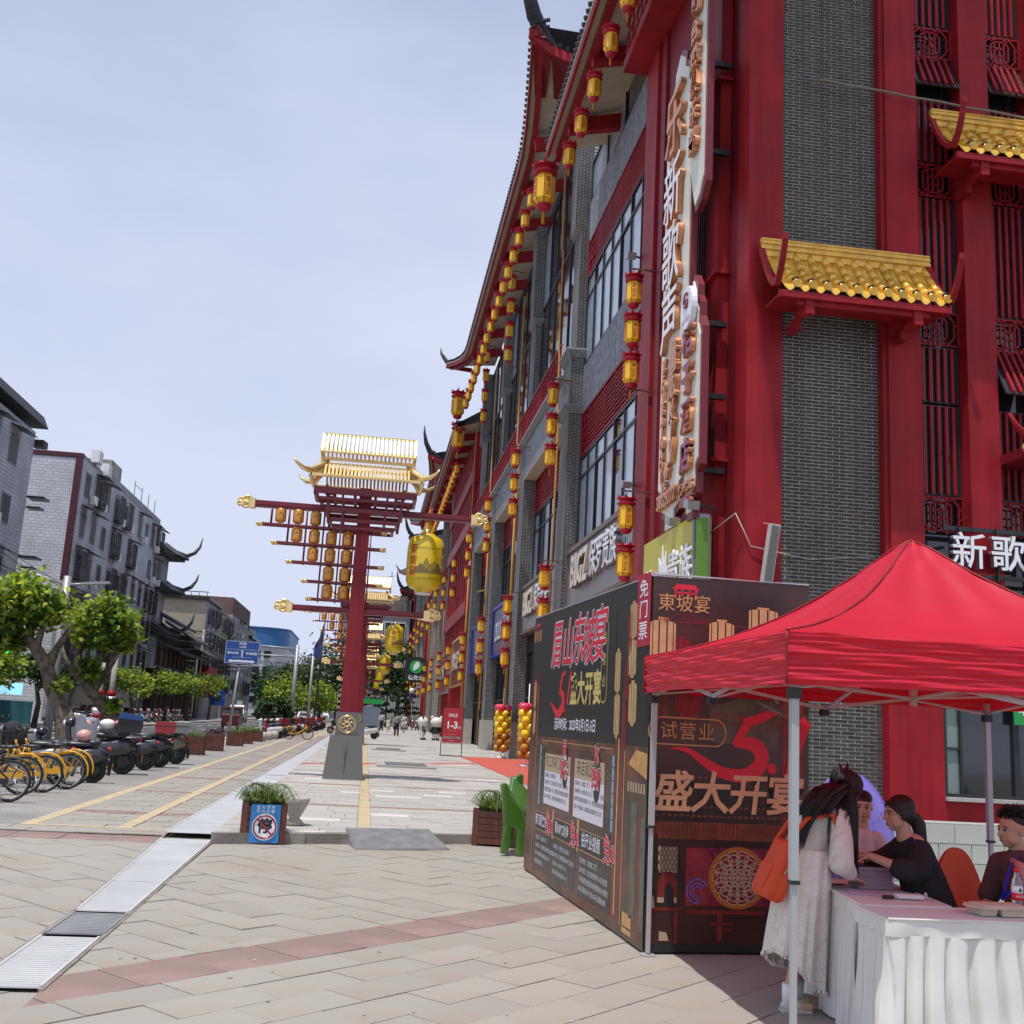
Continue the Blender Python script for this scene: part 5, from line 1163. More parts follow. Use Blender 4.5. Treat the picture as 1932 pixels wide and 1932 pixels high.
def crown(parent, blobs, n, s, mats, lobed=False, singles=0, shell=.55, seed=1):
    """leaf-sized faces through clumps inside the given ellipsoids (x,y,z,rx,ry,rz)"""
    rd = random.Random(seed); b = MB(); vol = [q[3]*q[4]*q[5] for q in blobs]; S = sum(v**.8 for v in vol)
    lm_ = [None]*3
    cl = []
    for q, v in zip(blobs, vol):
        k = max(3, int(n*(v**.8)/S/26))
        for _ in range(k):
            d = Vector((rd.gauss(0, 1), rd.gauss(0, 1), rd.gauss(0, 1))).normalized(); r = shell+(1-shell)*rd.random()**.6
            c = Vector((q[0]+d.x*q[3]*r, q[1]+d.y*q[4]*r, q[2]+d.z*q[5]*r)); cl.append((c, min(q[3:])*.30*rd.uniform(.6, 1.3), rd.choice((0, 0, 0, 1, 2, 2))))
    i = 0
    for c, rad, mi in cl:
        for _ in range(26):
            p = c+Vector((rd.gauss(0, rad), rd.gauss(0, rad), rd.gauss(0, rad*.75))); b.k = mi if rd.random() < .7 else rd.randrange(3)
            leaf(b, p, s*rd.uniform(.7, 1.25), lobed, rd)
    o = b.build('crown', mats, parent, kind='stuff')
    if singles:
        b2 = MB(); b2.add([(x, y, -.2*abs(x)) for x, y in LOBE], [tuple(range(12))], False); ms = [b2.mesh('leaf', m) for m in mats]
        for _ in range(singles):
            q = rd.choice(blobs); d = Vector((rd.gauss(0, 1), -abs(rd.gauss(0, 1.2)), rd.gauss(0, 1))).normalized()
            l_ = place('leaf', rd.choice(ms), o, (q[0]+d.x*q[3]*1.08, q[1]+d.y*q[4]*1.08, q[2]+d.z*q[5]*1.08)); l_.rotation_euler = (rd.uniform(-1, 1), rd.uniform(-1, 1), rd.uniform(0, 6)); l_.scale = (s*1.05,)*3
    return o
def limbs(parent, lst, m=None): 
    b = MB()
    for pts, rs in lst: b.path(pts, rs, 9)
    return b.build('trunk', m or M_BARK, parent)
# two pollarded plane trees close to the parked bikes
t = thing('plane_tree', 'pollarded plane tree with forked mottled trunk behind the yellow bicycles', 'tree', (0, 0, 0))
limbs(t, [([(-7.95, 31, -.1), (-8.05, 31, .6), (-8.2, 31, 1.3), (-8.55, 31, 1.9), (-8.72, 31, 2.4), (-9.1, 31, 2.95), (-9.5, 31, 3.4)], [.27, .24, .21, .20, .19, .16, .10]), ([(-7.55, 31, -.1), (-7.7, 31, .5), (-7.95, 31, 1.0), (-8.1, 31.1, 1.4)], [.19, .15, .13, .12]),
          ([(-8.72, 31, 2.4), (-8.6, 31.2, 3.0), (-8.3, 31.2, 3.6)], [.15, .1, .06]), ([(-9.1, 31, 2.95), (-9.0, 31, 3.5), (-8.8, 31, 4.2)], [.12, .08, .05]), ([(-9.3, 31, 3.2), (-9.8, 31.1, 3.5), (-10.3, 31, 4.0)], [.1, .07, .04])])
crown(t, [(-9.55, 31, 4.15, .85, .8, .72), (-8.9, 31, 4.05, .34, .5, .42), (-10.5, 31.2, 3.7, .6, .7, .6), (-9.9, 31, 3.2, .55, .5, .3), (-8.35, 31, 2.0, .22, .25, .2)], 4600, .185, L_PL, True, 150, seed=3)
t = thing('plane_tree', 'second plane tree leaning left, its round crown right of the street lamp', 'tree', (0, 0, 0))
limbs(t, [([(-7.25, 34, -.1), (-7.35, 34, .7), (-7.75, 34, 1.4), (-8.2, 34, 1.85), (-8.6, 34, 2.3), (-8.75, 34, 3.0), (-8.5, 34, 3.6)], [.30, .25, .2, .18, .15, .12, .07]), ([(-8.2, 34, 1.85), (-7.85, 34, 2.5), (-7.6, 34, 3.1), (-7.5, 34, 3.6)], [.13, .11, .09, .05]), ([(-8.6, 34, 2.3), (-9.1, 34, 2.8), (-9.3, 34, 3.3)], [.1, .07, .04])])
crown(t, [(-8.05, 34, 3.95, .68, .75, .72), (-8.6, 34, 3.6, .30, .4, .45), (-7.45, 34, 3.6, .30, .4, .45), (-8.35, 34, 2.55, .32, .35, .28), (-7.5, 34, 1.5, .25, .3, .2)], 3600, .185, L_PL, True, 130, seed=5)
# far-side pavement trees
TR = ((-17.2, 60, 4.2, 'street tree by the illuminated shop signs'), (-17.0, 82, 4.2, 'first small street tree beyond the striped bollards'), (-17.0, 96, 4.6, 'second small street tree over the parked scooters'), (-17.1, 108, 4.8, 'third small street tree over the parked scooters'), (-17.0, 122, 5.4, 'last small street tree before the timber house'), (-17.2, 52, 4.2, 'small tree at the left edge over the far pavement'))
for i, (x, y, h, lb) in enumerate(TR):
    t = thing('street_tree', lb, 'tree', (x, y, 0), 0, 'small trees along the far pavement'); limbs(t, [([(0, 0, 0), (.1, 0, h*.3), (-.15, 0, h*.55)], [.16, .13, .08]), ([(-.05, 0, h*.45), (.6, .2, h*.7)], [.08, .04])], M_BARKD)
    crown(t, [(0, 0, h*.74, 1.15, 1.3, h*.2), (.8, -.4, h*.66, .9, 1, h*.18), (-.8, .4, h*.78, .8, 1, h*.16)], 1500, .24, L_PL if i != 0 else L_DK, seed=10+i)
# nearer-side kerb bushes and small trees at right of the signpost
for i, (x, y, h, w, lb, ms) in enumerate(((-6.3, 76, 2.5, 1.4, 'rounded kerbside bush behind the sign post', L_DK), (-7.4, 100, 4.5, 2.0, 'yellow-green young plane tree in the middle distance', L_PL), (-4.9, 112, 4.7, 2.1, 'second yellow-green plane tree, nearer the gate post', L_PL), (-13, 185, 9, 6, 'dark round tree over the white van', L_DK), (-8, 190, 11.5, 6, 'dark bushy tree behind the blue road sign', L_DK), (-3.2, 168, 14.2, 6.5, 'tallest broad dark tree behind the flag pole', L_DK), (4.4, 160, 12.5, 4.6, 'dark tree behind the barrel lanterns', L_DK), (-17, 205, 10, 6, 'dark tree left of the office building base', L_DK))):
    t = thing('broadleaf_tree', lb, 'tree', (x, y, 0), 0, 'trees in the middle distance'); limbs(t, [([(0, 0, 0), (.15, 0, h*.3), (0, 0, h*.62)], [h*.03, h*.022, h*.012]), ([(0, 0, h*.4), (w*.4, 0, h*.65)], [h*.012, h*.005]), ([(0, 0, h*.4), (-w*.4, 0, h*.68)], [h*.012, h*.005])], M_BARKD if i not in (1, 2) else M_BARK)
    lo = .3 if i in (0, 3, 4, 7) else .5
    crown(t, [(0, 0, h*.66, w*.8, w*.8, h*.30), (w*.5, -.2, h*.55, w*.5, w*.5, h*.2), (-w*.5, .2, h*.58, w*.5, w*.5, h*.2), (0, -w*.3, h*lo, w*.7, w*.5, h*.18), (w*.25, 0, h*.85, w*.4, w*.4, h*.13)], 3400 if h > 8 else 2600, .30 if h < 6 else .55, ms, seed=30+i)
# layered conifers behind the last gates
for i, (x, y, h, lb) in enumerate(((-3.6, 130, 7.5, 'layered conifer just left of the gate posts'), (-1.2, 136, 8.2, 'layered conifer hidden partly by the gate post'), (2.4, 132, 8.2, 'layered conifer right of the gate posts under the lanterns'), (4.6, 126, 7.6, 'layered conifer nearest the shop facade'), (.9, 142, 7, 'layered conifer farthest back between the others'))):
    t = thing('conifer', lb, 'tree', (x, y, 0), 0, 'layered conifers at the end of the platform'); limbs(t, [([(0, 0, 0), (.05, 0, h)], [.14, .04])], M_BARKD)
    bl_ = []; k = 0; z = h*.25; rd = random.Random(i)
    while z < h: 
        r = (1-z/h)*2.0+.3
        for _ in range(4): a = rd.uniform(0, 6.3); bl_.append((math.cos(a)*r*.55, math.sin(a)*r*.55, z+rd.uniform(-.1, .1), r*.6, r*.6, .16))
        z += h*.085
    crown(t, bl_, 4200, .30, L_CON, shell=.1, seed=50+i)
# ================================================================ street furniture
M_POST = mat('galvanised_post', (.36, .37, .38), .5, .4, nz=3, amt=.08)
t = thing('street_lamp', 'grey tapering street lamp post standing among the plane trees', 'street lamp', (-9.05, 33, 0)); MB().path([(0, 0, -.1), (-.02, 0, 5.2)], [.13, .10], 12).build('post', M_POST, t)
b = MB(); b.path([(-.02, 0, 4.95), (.5, 0, 5.0)], .035, 6); b.cbox((.85, 0, 5.05), (.75, .22, .07), 0, 0, -.1); b.path([(-.02, 0, 4.93), (-1.5, 0, 5.35)], .04, 6); b.build('lamp_arm', M_POST, t)
t = thing('road_sign', 'large blue direction sign with white arrows and place names on a grey post', 'road sign', (-6.9, 60, 0)); MB().path([(-.35, .3, -.1), (-.1, .1, 4.0)], [.075, .065], 10).build('post', M_POST, t)
M_SB = mat('road_sign_blue', (.012, .075, .32), .4); 
sg = MB().box(-.92, .90, -.03, 0, 3.93, 5.17).build('panel', M_SB, t); fr = frame((0, -.04, 4.55), (1, 0, 0))
b = MB()
for (x0, x1, z0, z1) in ((-.90, .88, 3.95, 3.965), (-.90, .88, 5.135, 5.15), (-.90, -.885, 3.95, 5.15), (.865, .88, 3.95, 5.15), (-.86, .84, 4.70, 4.712), (-.5, .5, 4.28, 4.29)): b.box(x0, x1, -.036, -.031, z0, z1)
b.prism([(-.03, -.25), (.03, -.25), (.03, .05), (.09, .0), (0, .14), (-.09, .0), (-.03, .05)], .0, .004, fr)
b.prism([(-.72, -.47), (-.55, -.38), (-.55, -.42), (.55, -.42), (.55, -.38), (.72, -.47), (.55, -.56), (.55, -.52), (-.55, -.52), (-.55, -.56)], .0, .004, fr); b.build('markings', M_LETTER, sg, kind='stuff')
MB().box(-.42, .42, -.0405, -.0402, 4.0, 4.16).build('route_plate', M_SB, sg)
for s, x, z, sz in (('苏祠路', 0, 5.02, .13), ('东坡路', 0, 4.84, .13), ('眉州大道', -.50, 4.50, .15), ('环湖西路', .50, 4.50, .15), ('环湖路北段', 0, 4.08, .14)): text('lettering', s, sg, frame((x, -.045, z), (1, 0, 0)), sz, M_LETTER, bold=.002)
t = thing('sign_gantry', 'grey mast with two long horizontal arms beside the blue road sign', 'mast', (-5.3, 80, 0)); MB().path([(0, 0, 0), (0, 0, 6.3)], [.17, .13], 10).build('mast', M_POST, t); MB().path([(.1, 0, 6.0), (-3.4, 0, 6.1)], .06, 8).path([(.1, 0, 5.4), (-3.4, 0, 5.45)], .06, 8).build('arm', M_POST, t, kind='stuff')
for x, y, lb in ((-20.8, 150, 'white camera pole with a long arm over the far kerb'), (-18.2, 118, 'camera pole behind the street trees'), (-4.9, 95, 'thin grey pole with short arm right of the mast')):
    t = thing('camera_pole', lb, 'pole', (x, y, 0), 0, 'camera poles along the road'); h = 7.2 if y == 150 else 6.3; MB().path([(0, 0, 0), (0, 0, h)], [.13, .1], 8).build('pole', M_POST, t); MB().path([(0, 0, h-.2), (6.5 if y == 150 else -2.4, 0, h-.1)], .06, 6).path([(0, 0, h-.9), (4.5 if y == 150 else -1.5, 0, h-.5)], .04, 6).build('arm', M_POST, t, kind='stuff')
t = thing('flag_pole', 'tall flag pole with drooping purple and blue flag among the dark trees', 'flag pole', (-4.6, 100, 0)); MB().path([(0, 0, 0), (.25, 0, 9.9)], [.10, .06], 8).build('pole', M_DARK, t)
fl = MB(); fl.grid(lambda u, v: (.2-.95*v*(.3+.7*u)+.08*math.sin(9*u), .1*math.sin(8*v+5*u), 9.7-3.4*u-1.0*v*(1-u)), 10, 6); fl.build('flag', mat('purple_blue_flag', (.12, .04, .13), .7, col2=(.02, .09, .28), str2=(.45, .55), s2=.8), t)
for i, (x, y, lb) in enumerate(((-16.55, 70.5, 'left of the two red and white striped posts on the far pavement'), (-16.05, 71.5, 'right of the two red and white striped posts on the far pavement'))):
    t = thing('striped_post', lb, 'post', (x, y, 0), 0, 'red and white striped posts'); MB().path([(0, 0, 0), (0, 0, 5.0 if i else 3.9)], .16, 12).build('pole', M_CONC, t)
    for k in range(5): MB().path([(0, 0, .4+.36*k), (0, 0, .76+.36*k)], .27, 14).build('band', M_LETTER if k % 2 else M_RED, t)
# utility poles and wires on the far side
M_WIRE = mat('wire', (.03, .03, .03), .6)
for i, (x, y, h, lb) in enumerate(((-19.0, 84, 9.2, 'concrete utility pole with crossarms in front of the white tiled block'), (-19.6, 130, 10.3, 'utility pole with crossarms in front of the timber house'), (-19, 46, 9.6, 'utility pole at the left edge carrying the wires'), (-19.8, 168, 9.8, 'farthest utility pole near the camera arm'))):
    t = thing('utility_pole', lb, 'utility pole', (x, y, 0), 0, 'utility poles across the road'); MB().path([(0, 0, 0), (0, 0, h)], [.17, .12], 8).build('pole', M_CONC, t)
    b = MB()
    for z in (h-.25, h-1.1, h-1.9): b.beam((-1.1, 0, z), (1.1, 0, z), .10)
    b.beam((-.7, 0, h-.9), (0, 0, h-1.8), .06).beam((.7, 0, h-.9), (0, 0, h-1.8), .06); b.build('crossarm', M_DARK, t, kind='stuff')
    b = MB()
    for z in (h-.15, h-1.0, h-1.8):
        for xx in (-1, -.5, .5, 1): b.cyl((xx, 0, z), .06, .22, 6)
    b.build('insulator', M_GREYW, t, kind='stuff')
wr = MB()
for (xa, ya, za, xb, yb, zb) in ((-19, 46, 9.4, -19, 84, 9.0), (-19, 84, 9.0, -19.6, 130, 10.1), (-19.6, 130, 10.1, -19.8, 168, 9.6)):
    for dx in (-1, -.5, .5, 1):
        for dz in (0, -.85, -1.65): wr.path([(xa+dx+(xb-xa)*k/8, ya+(yb-ya)*k/8, za+dz+(zb-za)*k/8-1.1*math.sin(PI*k/8)) for k in range(9)], .022, 3, sm=False)
for k in range(7): wr.path([(-19, 84, 7+.3*k), (-20.0, 98, 5.6+.2*k), (-20.6, 118, 5.4+.3*k), (-19.6, 130, 7.2+.3*k)], .02, 3, sm=False)
tag(wr.build('overhead_wires', M_WIRE), 'bundle of sagging black overhead wires along the far houses', 'wires')
# shop signs at the left edge
t = thing('led_sign', 'black sign with green lit characters at the far left', 'sign', (-17.9, 55.5, 3.5)); MB().box(-.9, .9, 0, .2, -.75, .75).build('cabinet', M_BLACK, t); MB().box(-.92, -.35, -.02, 0, -.6, .6).build('red_panel', mat('red_led', (.4, .02, .02), .5, emit=((1, .05, .03), .35)), t)
for i, c in enumerate('回收'): text('character', c, t, frame((.1, -.03, .36-.72*i), (1, 0, 0)), .62, mat('green_led', (.02, .5, .08), .5, emit=((.02, 1, .12), 1.6)), bold=.02)
t = thing('shop_counter', 'bright cyan and white lit shop window at the left edge', 'shop window', (-18.6, 58.6, 1.9)); MB().box(-.8, 1.0, 0, .1, -.25, .35).build('lightbox', mat('cyan_lightbox', (.2, .6, .8), .5, emit=((.35, .75, 1), .9)), t); MB().box(-3, 1.6, -.05, .1, -1.7, -.55).build('counter', mat('teal_panel', (.03, .14, .16), .5), t)
t = thing('shop_sign', 'red shop sign with white characters beneath the far beige block', 'sign', (-19.8, 140, 4.4)); MB().box(0, .3, -3.8, 3.8, -1.9, 1.9).build('board', mat('far_red_board', (.35, .02, .03), .5), t)
MB().box(-4.2, 0, -3.8, -3.5, -1.9, 1.9).build('side_board', MATS['far_red_board'], t); text('lettering', '宾州凤', t, frame((-2.0, -3.85, .6), (1, 0, 0)), 1.0, M_LETTER); text('lettering', '眉州东坡', t, frame((-2.0, -3.85, -.7), (1, 0, 0)), .8, M_LETTER)
t = thing('traffic_sign', 'small square blue traffic sign on white legs by the far kerb', 'road sign', (-18.6, 140, 2.5)); MB().box(-.9, .9, 0, .08, -.9, .9).build('panel', M_SB, t); MB().prism([(-.4, -.4), (.1, -.5), (.5, .0), (.2, .5), (-.2, .3)], .0, .01, frame((0, -.01, 0), (1, 0, 0))).build('symbol', M_BLACK, t); MB().beam((-.4, .05, -2.5), (-.4, .05, -.9), .07).beam((.4, .05, -2.5), (.4, .05, -.9), .07).build('leg', M_WHITE, t, kind='stuff')
# ================================================================ bicycles, scooters, planters
M_BIKEY = mat('bike_yellow', (.72, .36, .012), .35, coat=.3); M_SAD = mat('saddle_black', (.03, .03, .035), .35)
def wheel(b_parent, x, r, z, name='wheel', tw=.022, spokes=14, y=0, rim=M_STEEL):
    w = MB().torus((x, y, z), r-tw, tw, 'Y', 30, 7).build('tyre', M_RUB, None); w.name = name; w.parent = b_parent
    MB().torus((x, y, z), r-tw*2.3, tw*.45, 'Y', 26, 5).build('rim', rim, w)
    s = MB()
    for k in range(spokes): a = 2*PI*k/spokes; s.beam((x, y+(.03 if k % 2 else -.03), z), (x+math.cos(a)*(r-tw*2), y, z+math.sin(a)*(r-tw*2)), .004 if spokes > 8 else tw*1.1)
    s.path([(x, y-.04, z), (x, y+.04, z)], .022 if spokes > 8 else tw*2, 8); s.build('spokes', rim, w, kind='stuff'); return w
def bicycle(label, loc, rz, paint, group, basket=True):
    """along x, rear wheel at +x .52, front at -.52"""
    t = thing('bicycle', label, 'bicycle', loc, rz, group)
    wheel(t, .52, .33, .33); wheel(t, -.54, .33, .33)
    b = MB(); b.path([(-.42, 0, .78), (-.36, 0, .62), (-.1, 0, .40), (.10, 0, .32)], [.022, .03, .032, .03], 8); b.path([(.10, 0, .30), (.20, 0, .55), (.25, 0, .74)], .02, 8); b.path([(.10, .05, .30), (.52, .06, .33)], .02, 8); b.path([(.22, .05, .56), (.52, .06, .33)], .014, 6)
    b.path([(-.45, 0, .86), (-.43, 0, .74)], .022, 8); b.path([(-.43, -.05, .70), (-.54, -.06, .33)], .016, 6); b.path([(-.43, .05, .70), (-.54, .06, .33)], .016, 6); b.cbox((.30, -.07, .325), (.44, .03, .09)); b.build('frame', paint, t)
    b = MB(); b.torus((.52, 0, .33), .365, .018, 'Y', 16, 6, -.2, 2.4); b.path([(.52, .05, .33), (.66, .03, .66)], .01, 5); b.path([(.3, .0, .62), (.62, 0, .69), (.82, 0, .60)], .012, 5); b.build('rear_mudguard', paint, t)
    MB().torus((-.54, 0, .33), .36, .014, 'Y', 14, 6, .5, 2.4).build('front_mudguard', paint, t)
    MB().sph((.28, 0, .80), (.14, .075, .035), 12, 6).sph((.17, 0, .80), (.09, .035, .028), 10, 6).path([(.26, 0, .7), (.27, 0, .79)], .016, 6).build('saddle', M_SAD, t)
    b = MB(); b.path([(-.44, 0, .86), (-.46, 0, 1.0), (-.44, -.12, 1.06), (-.32, -.28, 1.05)], .013, 6); b.path([(-.46, 0, 1.0), (-.44, .12, 1.06), (-.32, .28, 1.05)], .013, 6); b.sph((-.46, 0, 1.08), .03, 8, 6); b.build('handlebar', M_DARK, t, kind='stuff')
    b = MB(); b.path([(.10, -.09, .30), (.17, -.13, .17)], .012, 6); b.cbox((.18, -.16, .165), (.10, .06, .02)); b.path([(.10, .09, .30), (.03, .13, .43)], .012, 6); b.cbox((.02, .16, .43), (.10, .06, .02)); b.torus((.10, -.06, .30), .09, .008, 'Y', 16, 5); b.path([(.4, -.12, .3), (.5, -.2, .0)], .01, 5); b.build('crank', M_STEEL, t, kind='stuff')
    if basket:
        b = MB()
        for k in range(6):
            for (x0, y0, x1, y1) in ((-.82, -.16+.064*k, -.76, -.14+.056*k), (-.50, -.16+.064*k, -.54, -.14+.056*k)): b.beam((x0, y0, 1.0), (x1, y1, .74), .008)
            for s in (-1, 1): b.beam((-.82+.064*k, s*.17, 1.0), (-.76+.044*k, s*.14, .74), .008)
        for z in (.74, .83, .92, 1.0): f = (z-.74)/.26; b.beam((-.76-.06*f, -.14-.03*f, z), (-.54+.04*f, -.14-.03*f, z), .010).beam((-.76-.06*f, .14+.03*f, z), (-.54+.04*f, .14+.03*f, z), .010).beam((-.76-.06*f, -.14-.03*f, z), (-.76-.06*f, .14+.03*f, z), .010).beam((-.54+.04*f, -.14-.03*f, z), (-.54+.04*f, .14+.03*f, z), .010)
        b.cbox((-.65, 0, .735), (.22, .28, .01)); b.build('basket', M_DARK, t, kind='stuff')
    return t
GB = 'shared bicycles parked at the left'
b0 = bicycle('yellow shared bicycle in front of the others, seen side-on with open chain cover', (-5.95, 21.4, 0), .06, M_BIKEY, GB); BK = snapshot(b0)
for (x, y, a, lb) in ((-6.1, 20.4, .16, 'yellow shared bicycle second from the front of the row'), (-6.25, 19.7, .24, 'yellow shared bicycle third in the row, basket at the left edge'), (-6.05, 22.3, -.05, 'yellow shared bicycle mostly hidden behind the grey scooter')): dup(BK, (x, y, 0), a, lb)
bicycle('black bicycle at the left edge, its big rear wheel nearest the camera', (-6.05, 18.4, 0), .05, M_BLACK, GB)
b2 = dup(BK, (-3.72, 63.2, 0), PI+.05, 'lone yellow bicycle standing on the walkway in the distance')
def scooter(name, label, loc, rz, paint, acc, seat=M_SAD, box=None, group='scooters parked in a row at the left', helmet=None, plate=None, s=1.):
    """step-through scooter, front towards -x"""
    t = thing(name, label, 'scooter', loc, rz, group); t.scale = (s,)*3
    wheel(t, .56, .25, .25, tw=.055, spokes=6, rim=M_DARK); wheel(t, -.62, .25, .25, tw=.05, spokes=6, rim=M_STEEL)
    b = MB()    # rear body
    b.lathe([(.001, -.5), (.10, -.46), (.16, -.25), (.17, .0), (.15, .22), (.09, .38), (.001, .42)], 14); vs = b.v; b.v = [Vector((v.z*1.0+.38, v.x*.95, v.y*1.15+.52+.10*(v.z))) for v in vs]; b.f = [f[::-1] for f in b.f]
    b.build('rear_body', paint, t)
    MB().sph((.22, 0, .76), (.38, .14, .07), 14, 8).sph((.50, 0, .80), (.16, .12, .06), 12, 6).build('seat', seat, t)
    b = MB(); b.grid(lambda u, v: (-.42-.10*v-.10*(1-abs(2*u-1)**2), (u-.5)*.42*(1-.25*v), .30+.62*v), 8, 6); b.grid(lambda u, v: (-.40-.10*v-.06*(1-abs(2*u-1)**2), (.5-u)*.42*(1-.25*v), .30+.62*v), 8, 6); b.box(-.42, .12, -.15, .15, .26, .32); b.build('leg_shield', paint, t)
    MB().torus((-.62, 0, .25), .29, .05, 'Y', 12, 6, .3, 2.6).build('front_mudguard', acc, t)
    b = MB(); b.path([(-.62, .06, .25), (-.50, .05, .9)], .022, 6).path([(-.62, -.06, .25), (-.50, -.05, .9)], .022, 6); b.build('fork', M_STEEL, t, kind='stuff')
    hd = MB().sph((-.50, 0, .98), (.13, .15, .11), 12, 8).build('headlamp_housing', acc, t); MB().sph((-.60, 0, .97), (.05, .08, .06), 10, 6).build('headlight', M_LETTER, hd)
    b = MB(); b.path([(-.46, -.33, 1.04), (-.48, -.12, 1.02), (-.48, .12, 1.02), (-.46, .33, 1.04)], .018, 6); b.path([(-.44, -.22, 1.04), (-.5, -.28, 1.22)], .008, 5); b.path([(-.44, .22, 1.04), (-.5, .28, 1.22)], .008, 5); b.build('handlebar', M_BLACK, t)
    for sy in (-1, 1): MB().sph((-.5, sy*.29, 1.24), (.02, .07, .045), 10, 6).build('mirror', M_BLACK, t)
    MB().torus((.56, 0, .25), .30, .04, 'Y', 10, 6, -.3, 1.4).box(.80, .86, -.08, .08, .50, .60).build('rear_mudguard', M_BLACK, t); MB().sph((.82, 0, .68), (.05, .10, .05), 10, 6).build('tail_light', mat('tail_light_red', (.35, .01, .01), .25), t)
    if plate: p_ = MB().box(.86, .87, -.11, .11, .36, .50).build('number_plate', plate, t); p_.rotation_euler = (0, .12, 0)
    if box:
        q = MB().prism([(-.22, 0), (.20, 0), (.24, .16), (.22, .28), (-.22, .28), (-.26, .16)], -.21, .21, frame((.62, 0, .82), (1, 0, 0))).build('top_box', box, t); MB().box(.40, .84, -.215, .215, .99, 1.005).build('box_seam', M_BLACK, q)
    if helmet: MB().sph((-.20, -.05, .93) if helmet[1] else (.30, 0, .93), (.15, .13, .13), 14, 10).build('helmet', helmet[0], t)
    return t
M_PL1 = mat('plate_orange', (.55, .22, .02), .5); M_PL2 = mat('plate_green', (.03, .25, .13), .5); M_PINK = mat('pink_helmet', (.62, .32, .28), .35, coat=.5)
M_DBLUE = mat('scooter_dark', (.028, .032, .045), .25, coat=.6); M_SWHITE = mat('scooter_white', (.62, .63, .64), .25, coat=.5); M_SRED = mat('scooter_red', (.30, .01, .015), .22, coat=.6); M_SBLUE = mat('box_blue', (.012, .07, .22), .35); M_SGREY = mat('scooter_grey', (.18, .19, .20), .3, coat=.4); M_SGREEN = mat('scooter_olive', (.15, .17, .11), .3, coat=.4)
s1 = scooter('scooter', 'black scooter with pink helmet on its seat behind the yellow bicycles', (-5.95, 23.2, 0), .22, M_DBLUE, M_DBLUE, plate=M_PL1, helmet=(M_PINK, 0))
s2_ = scooter('scooter', 'grey-fronted scooter draped with a dark jacket above the bicycles', (-6.5, 22.6, 0), .1, M_SGREY, M_SGREY, plate=M_PL2)
MB().sph((-.35, 0, .98), (.20, .26, .2), 12, 8).sph((-.25, .05, .82), (.18, .28, .25), 12, 8).build('jacket', mat('dark_jacket', (.02, .022, .028), .9, bump=.5, bs=20), s2_)
s3 = scooter('scooter', 'dark scooter with blue-lidded top box, pink helmet and draped raincoat', (-6.1, 26.2, 0), .25, M_DBLUE, M_DBLUE, box=M_BLACK, plate=M_PL1, helmet=(M_PINK, 1), s=1.15)
MB().prism([(-.25, 0), (.25, 0), (.20, .10), (-.18, .12)], -.23, .23, frame((.62, 0, 1.09), (1, 0, -.08))).build('blue_lid', M_SBLUE, s3)
b = MB(); b.grid(lambda u, v: (-.42+.42*u, -.24-.10*math.sin(PI*u)*v, 1.05-.55*v+.1*math.sin(7*u)), 10, 8); b.sph((-.15, .05, 1.0), (.2, .2, .1), 10, 6); b.build('raincoat', mat('grey_raincoat', (.22, .22, .27), .7, bump=.4, bs=12), s3); MB().sph((.18, -.05, .98), (.16, .14, .10), 10, 6).build('white_bag', M_WHITE, s3)
scooter('scooter', 'low black scooter without a box in the middle of the left row', (-5.9, 28.2, 0), .2, M_DBLUE, M_SGREY, plate=M_PL2)
scooter('scooter', 'scooter with glossy red top box and grey cover over its handlebar', (-5.85, 29.6, 0), .22, M_DBLUE, M_SRED, box=M_SRED, plate=M_PL2, s=1.08)
scooter('scooter', 'olive grey scooter with open top box lid at the end of the row', (-5.75, 31.6, 0), .2, M_SGREEN, M_SGREEN, plate=M_PL2, box=M_SGREY, s=1.05)
# scooters further away: few base models, copied and turned
far_s = []
for i, (p_, a_, bx_, nm) in enumerate(((M_SWHITE, M_SWHITE, None, 'white'), (M_DBLUE, M_SGREY, None, 'black'), (M_SRED, M_SRED, M_SRED, 'red'), (M_SGREY, M_SWHITE, M_BLACK, 'grey'))):
    s_ = scooter('scooter', '%s scooter facing the walkway in the middle-distance parking row' % nm, (-5.0+.0*i, 70+1.2*i, 0), .3, p_, a_, box=bx_, group='scooters parked along the kerb in the middle distance'); far_s.append((snapshot(s_), nm))
order = ['first', 'second', 'third', 'fourth', 'fifth', 'sixth', 'seventh', 'eighth', 'ninth', 'tenth', 'eleventh', 'twelfth', 'thirteenth', 'fourteenth', 'fifteenth', 'sixteenth', 'seventeenth', 'eighteenth']
rd = random.Random(4)
for i in range(16):
    tr_, nm = far_s[(i*3+1) % 4]; dup(tr_, (-4.9+.03*i+rd.uniform(-.25, .25), 75+1.9*i, 0), rd.uniform(-.2, .5)+(PI if i % 5 == 0 else 0), '%s scooter, %s along the kerb row past the lone yellow bicycle' % (nm, order[i]))
for i in range(4):
    tr_, nm = far_s[(0, 2, 1, 3)[i]]; dup(tr_, (-5.3+.1*i, 62.5+2*i, 0), .3+.2*i, '%s scooter among those nearest the brown planters' % nm)
for i in range(9):
    tr_, nm = far_s[i % 4]; dup(tr_, (1.2+.65*i+rd.uniform(-.2, .2), 116+rd.uniform(-2, 3), PZ), PI/2+rd.uniform(-.5, .5), '%s scooter, %s from the left across the end of the platform' % (nm, order[i]), 'scooters parked across the end of the platform')
for i in range(18):
    tr_, nm = far_s[(i*5) % 4]; dup(tr_, (-18.0+rd.uniform(-.3, .3), 74+2.1*i, 0), PI+rd.uniform(-.3, .5), '%s scooter, %s in the shade of the far pavement trees' % (nm, order[i]), 'scooters parked on the far pavement')
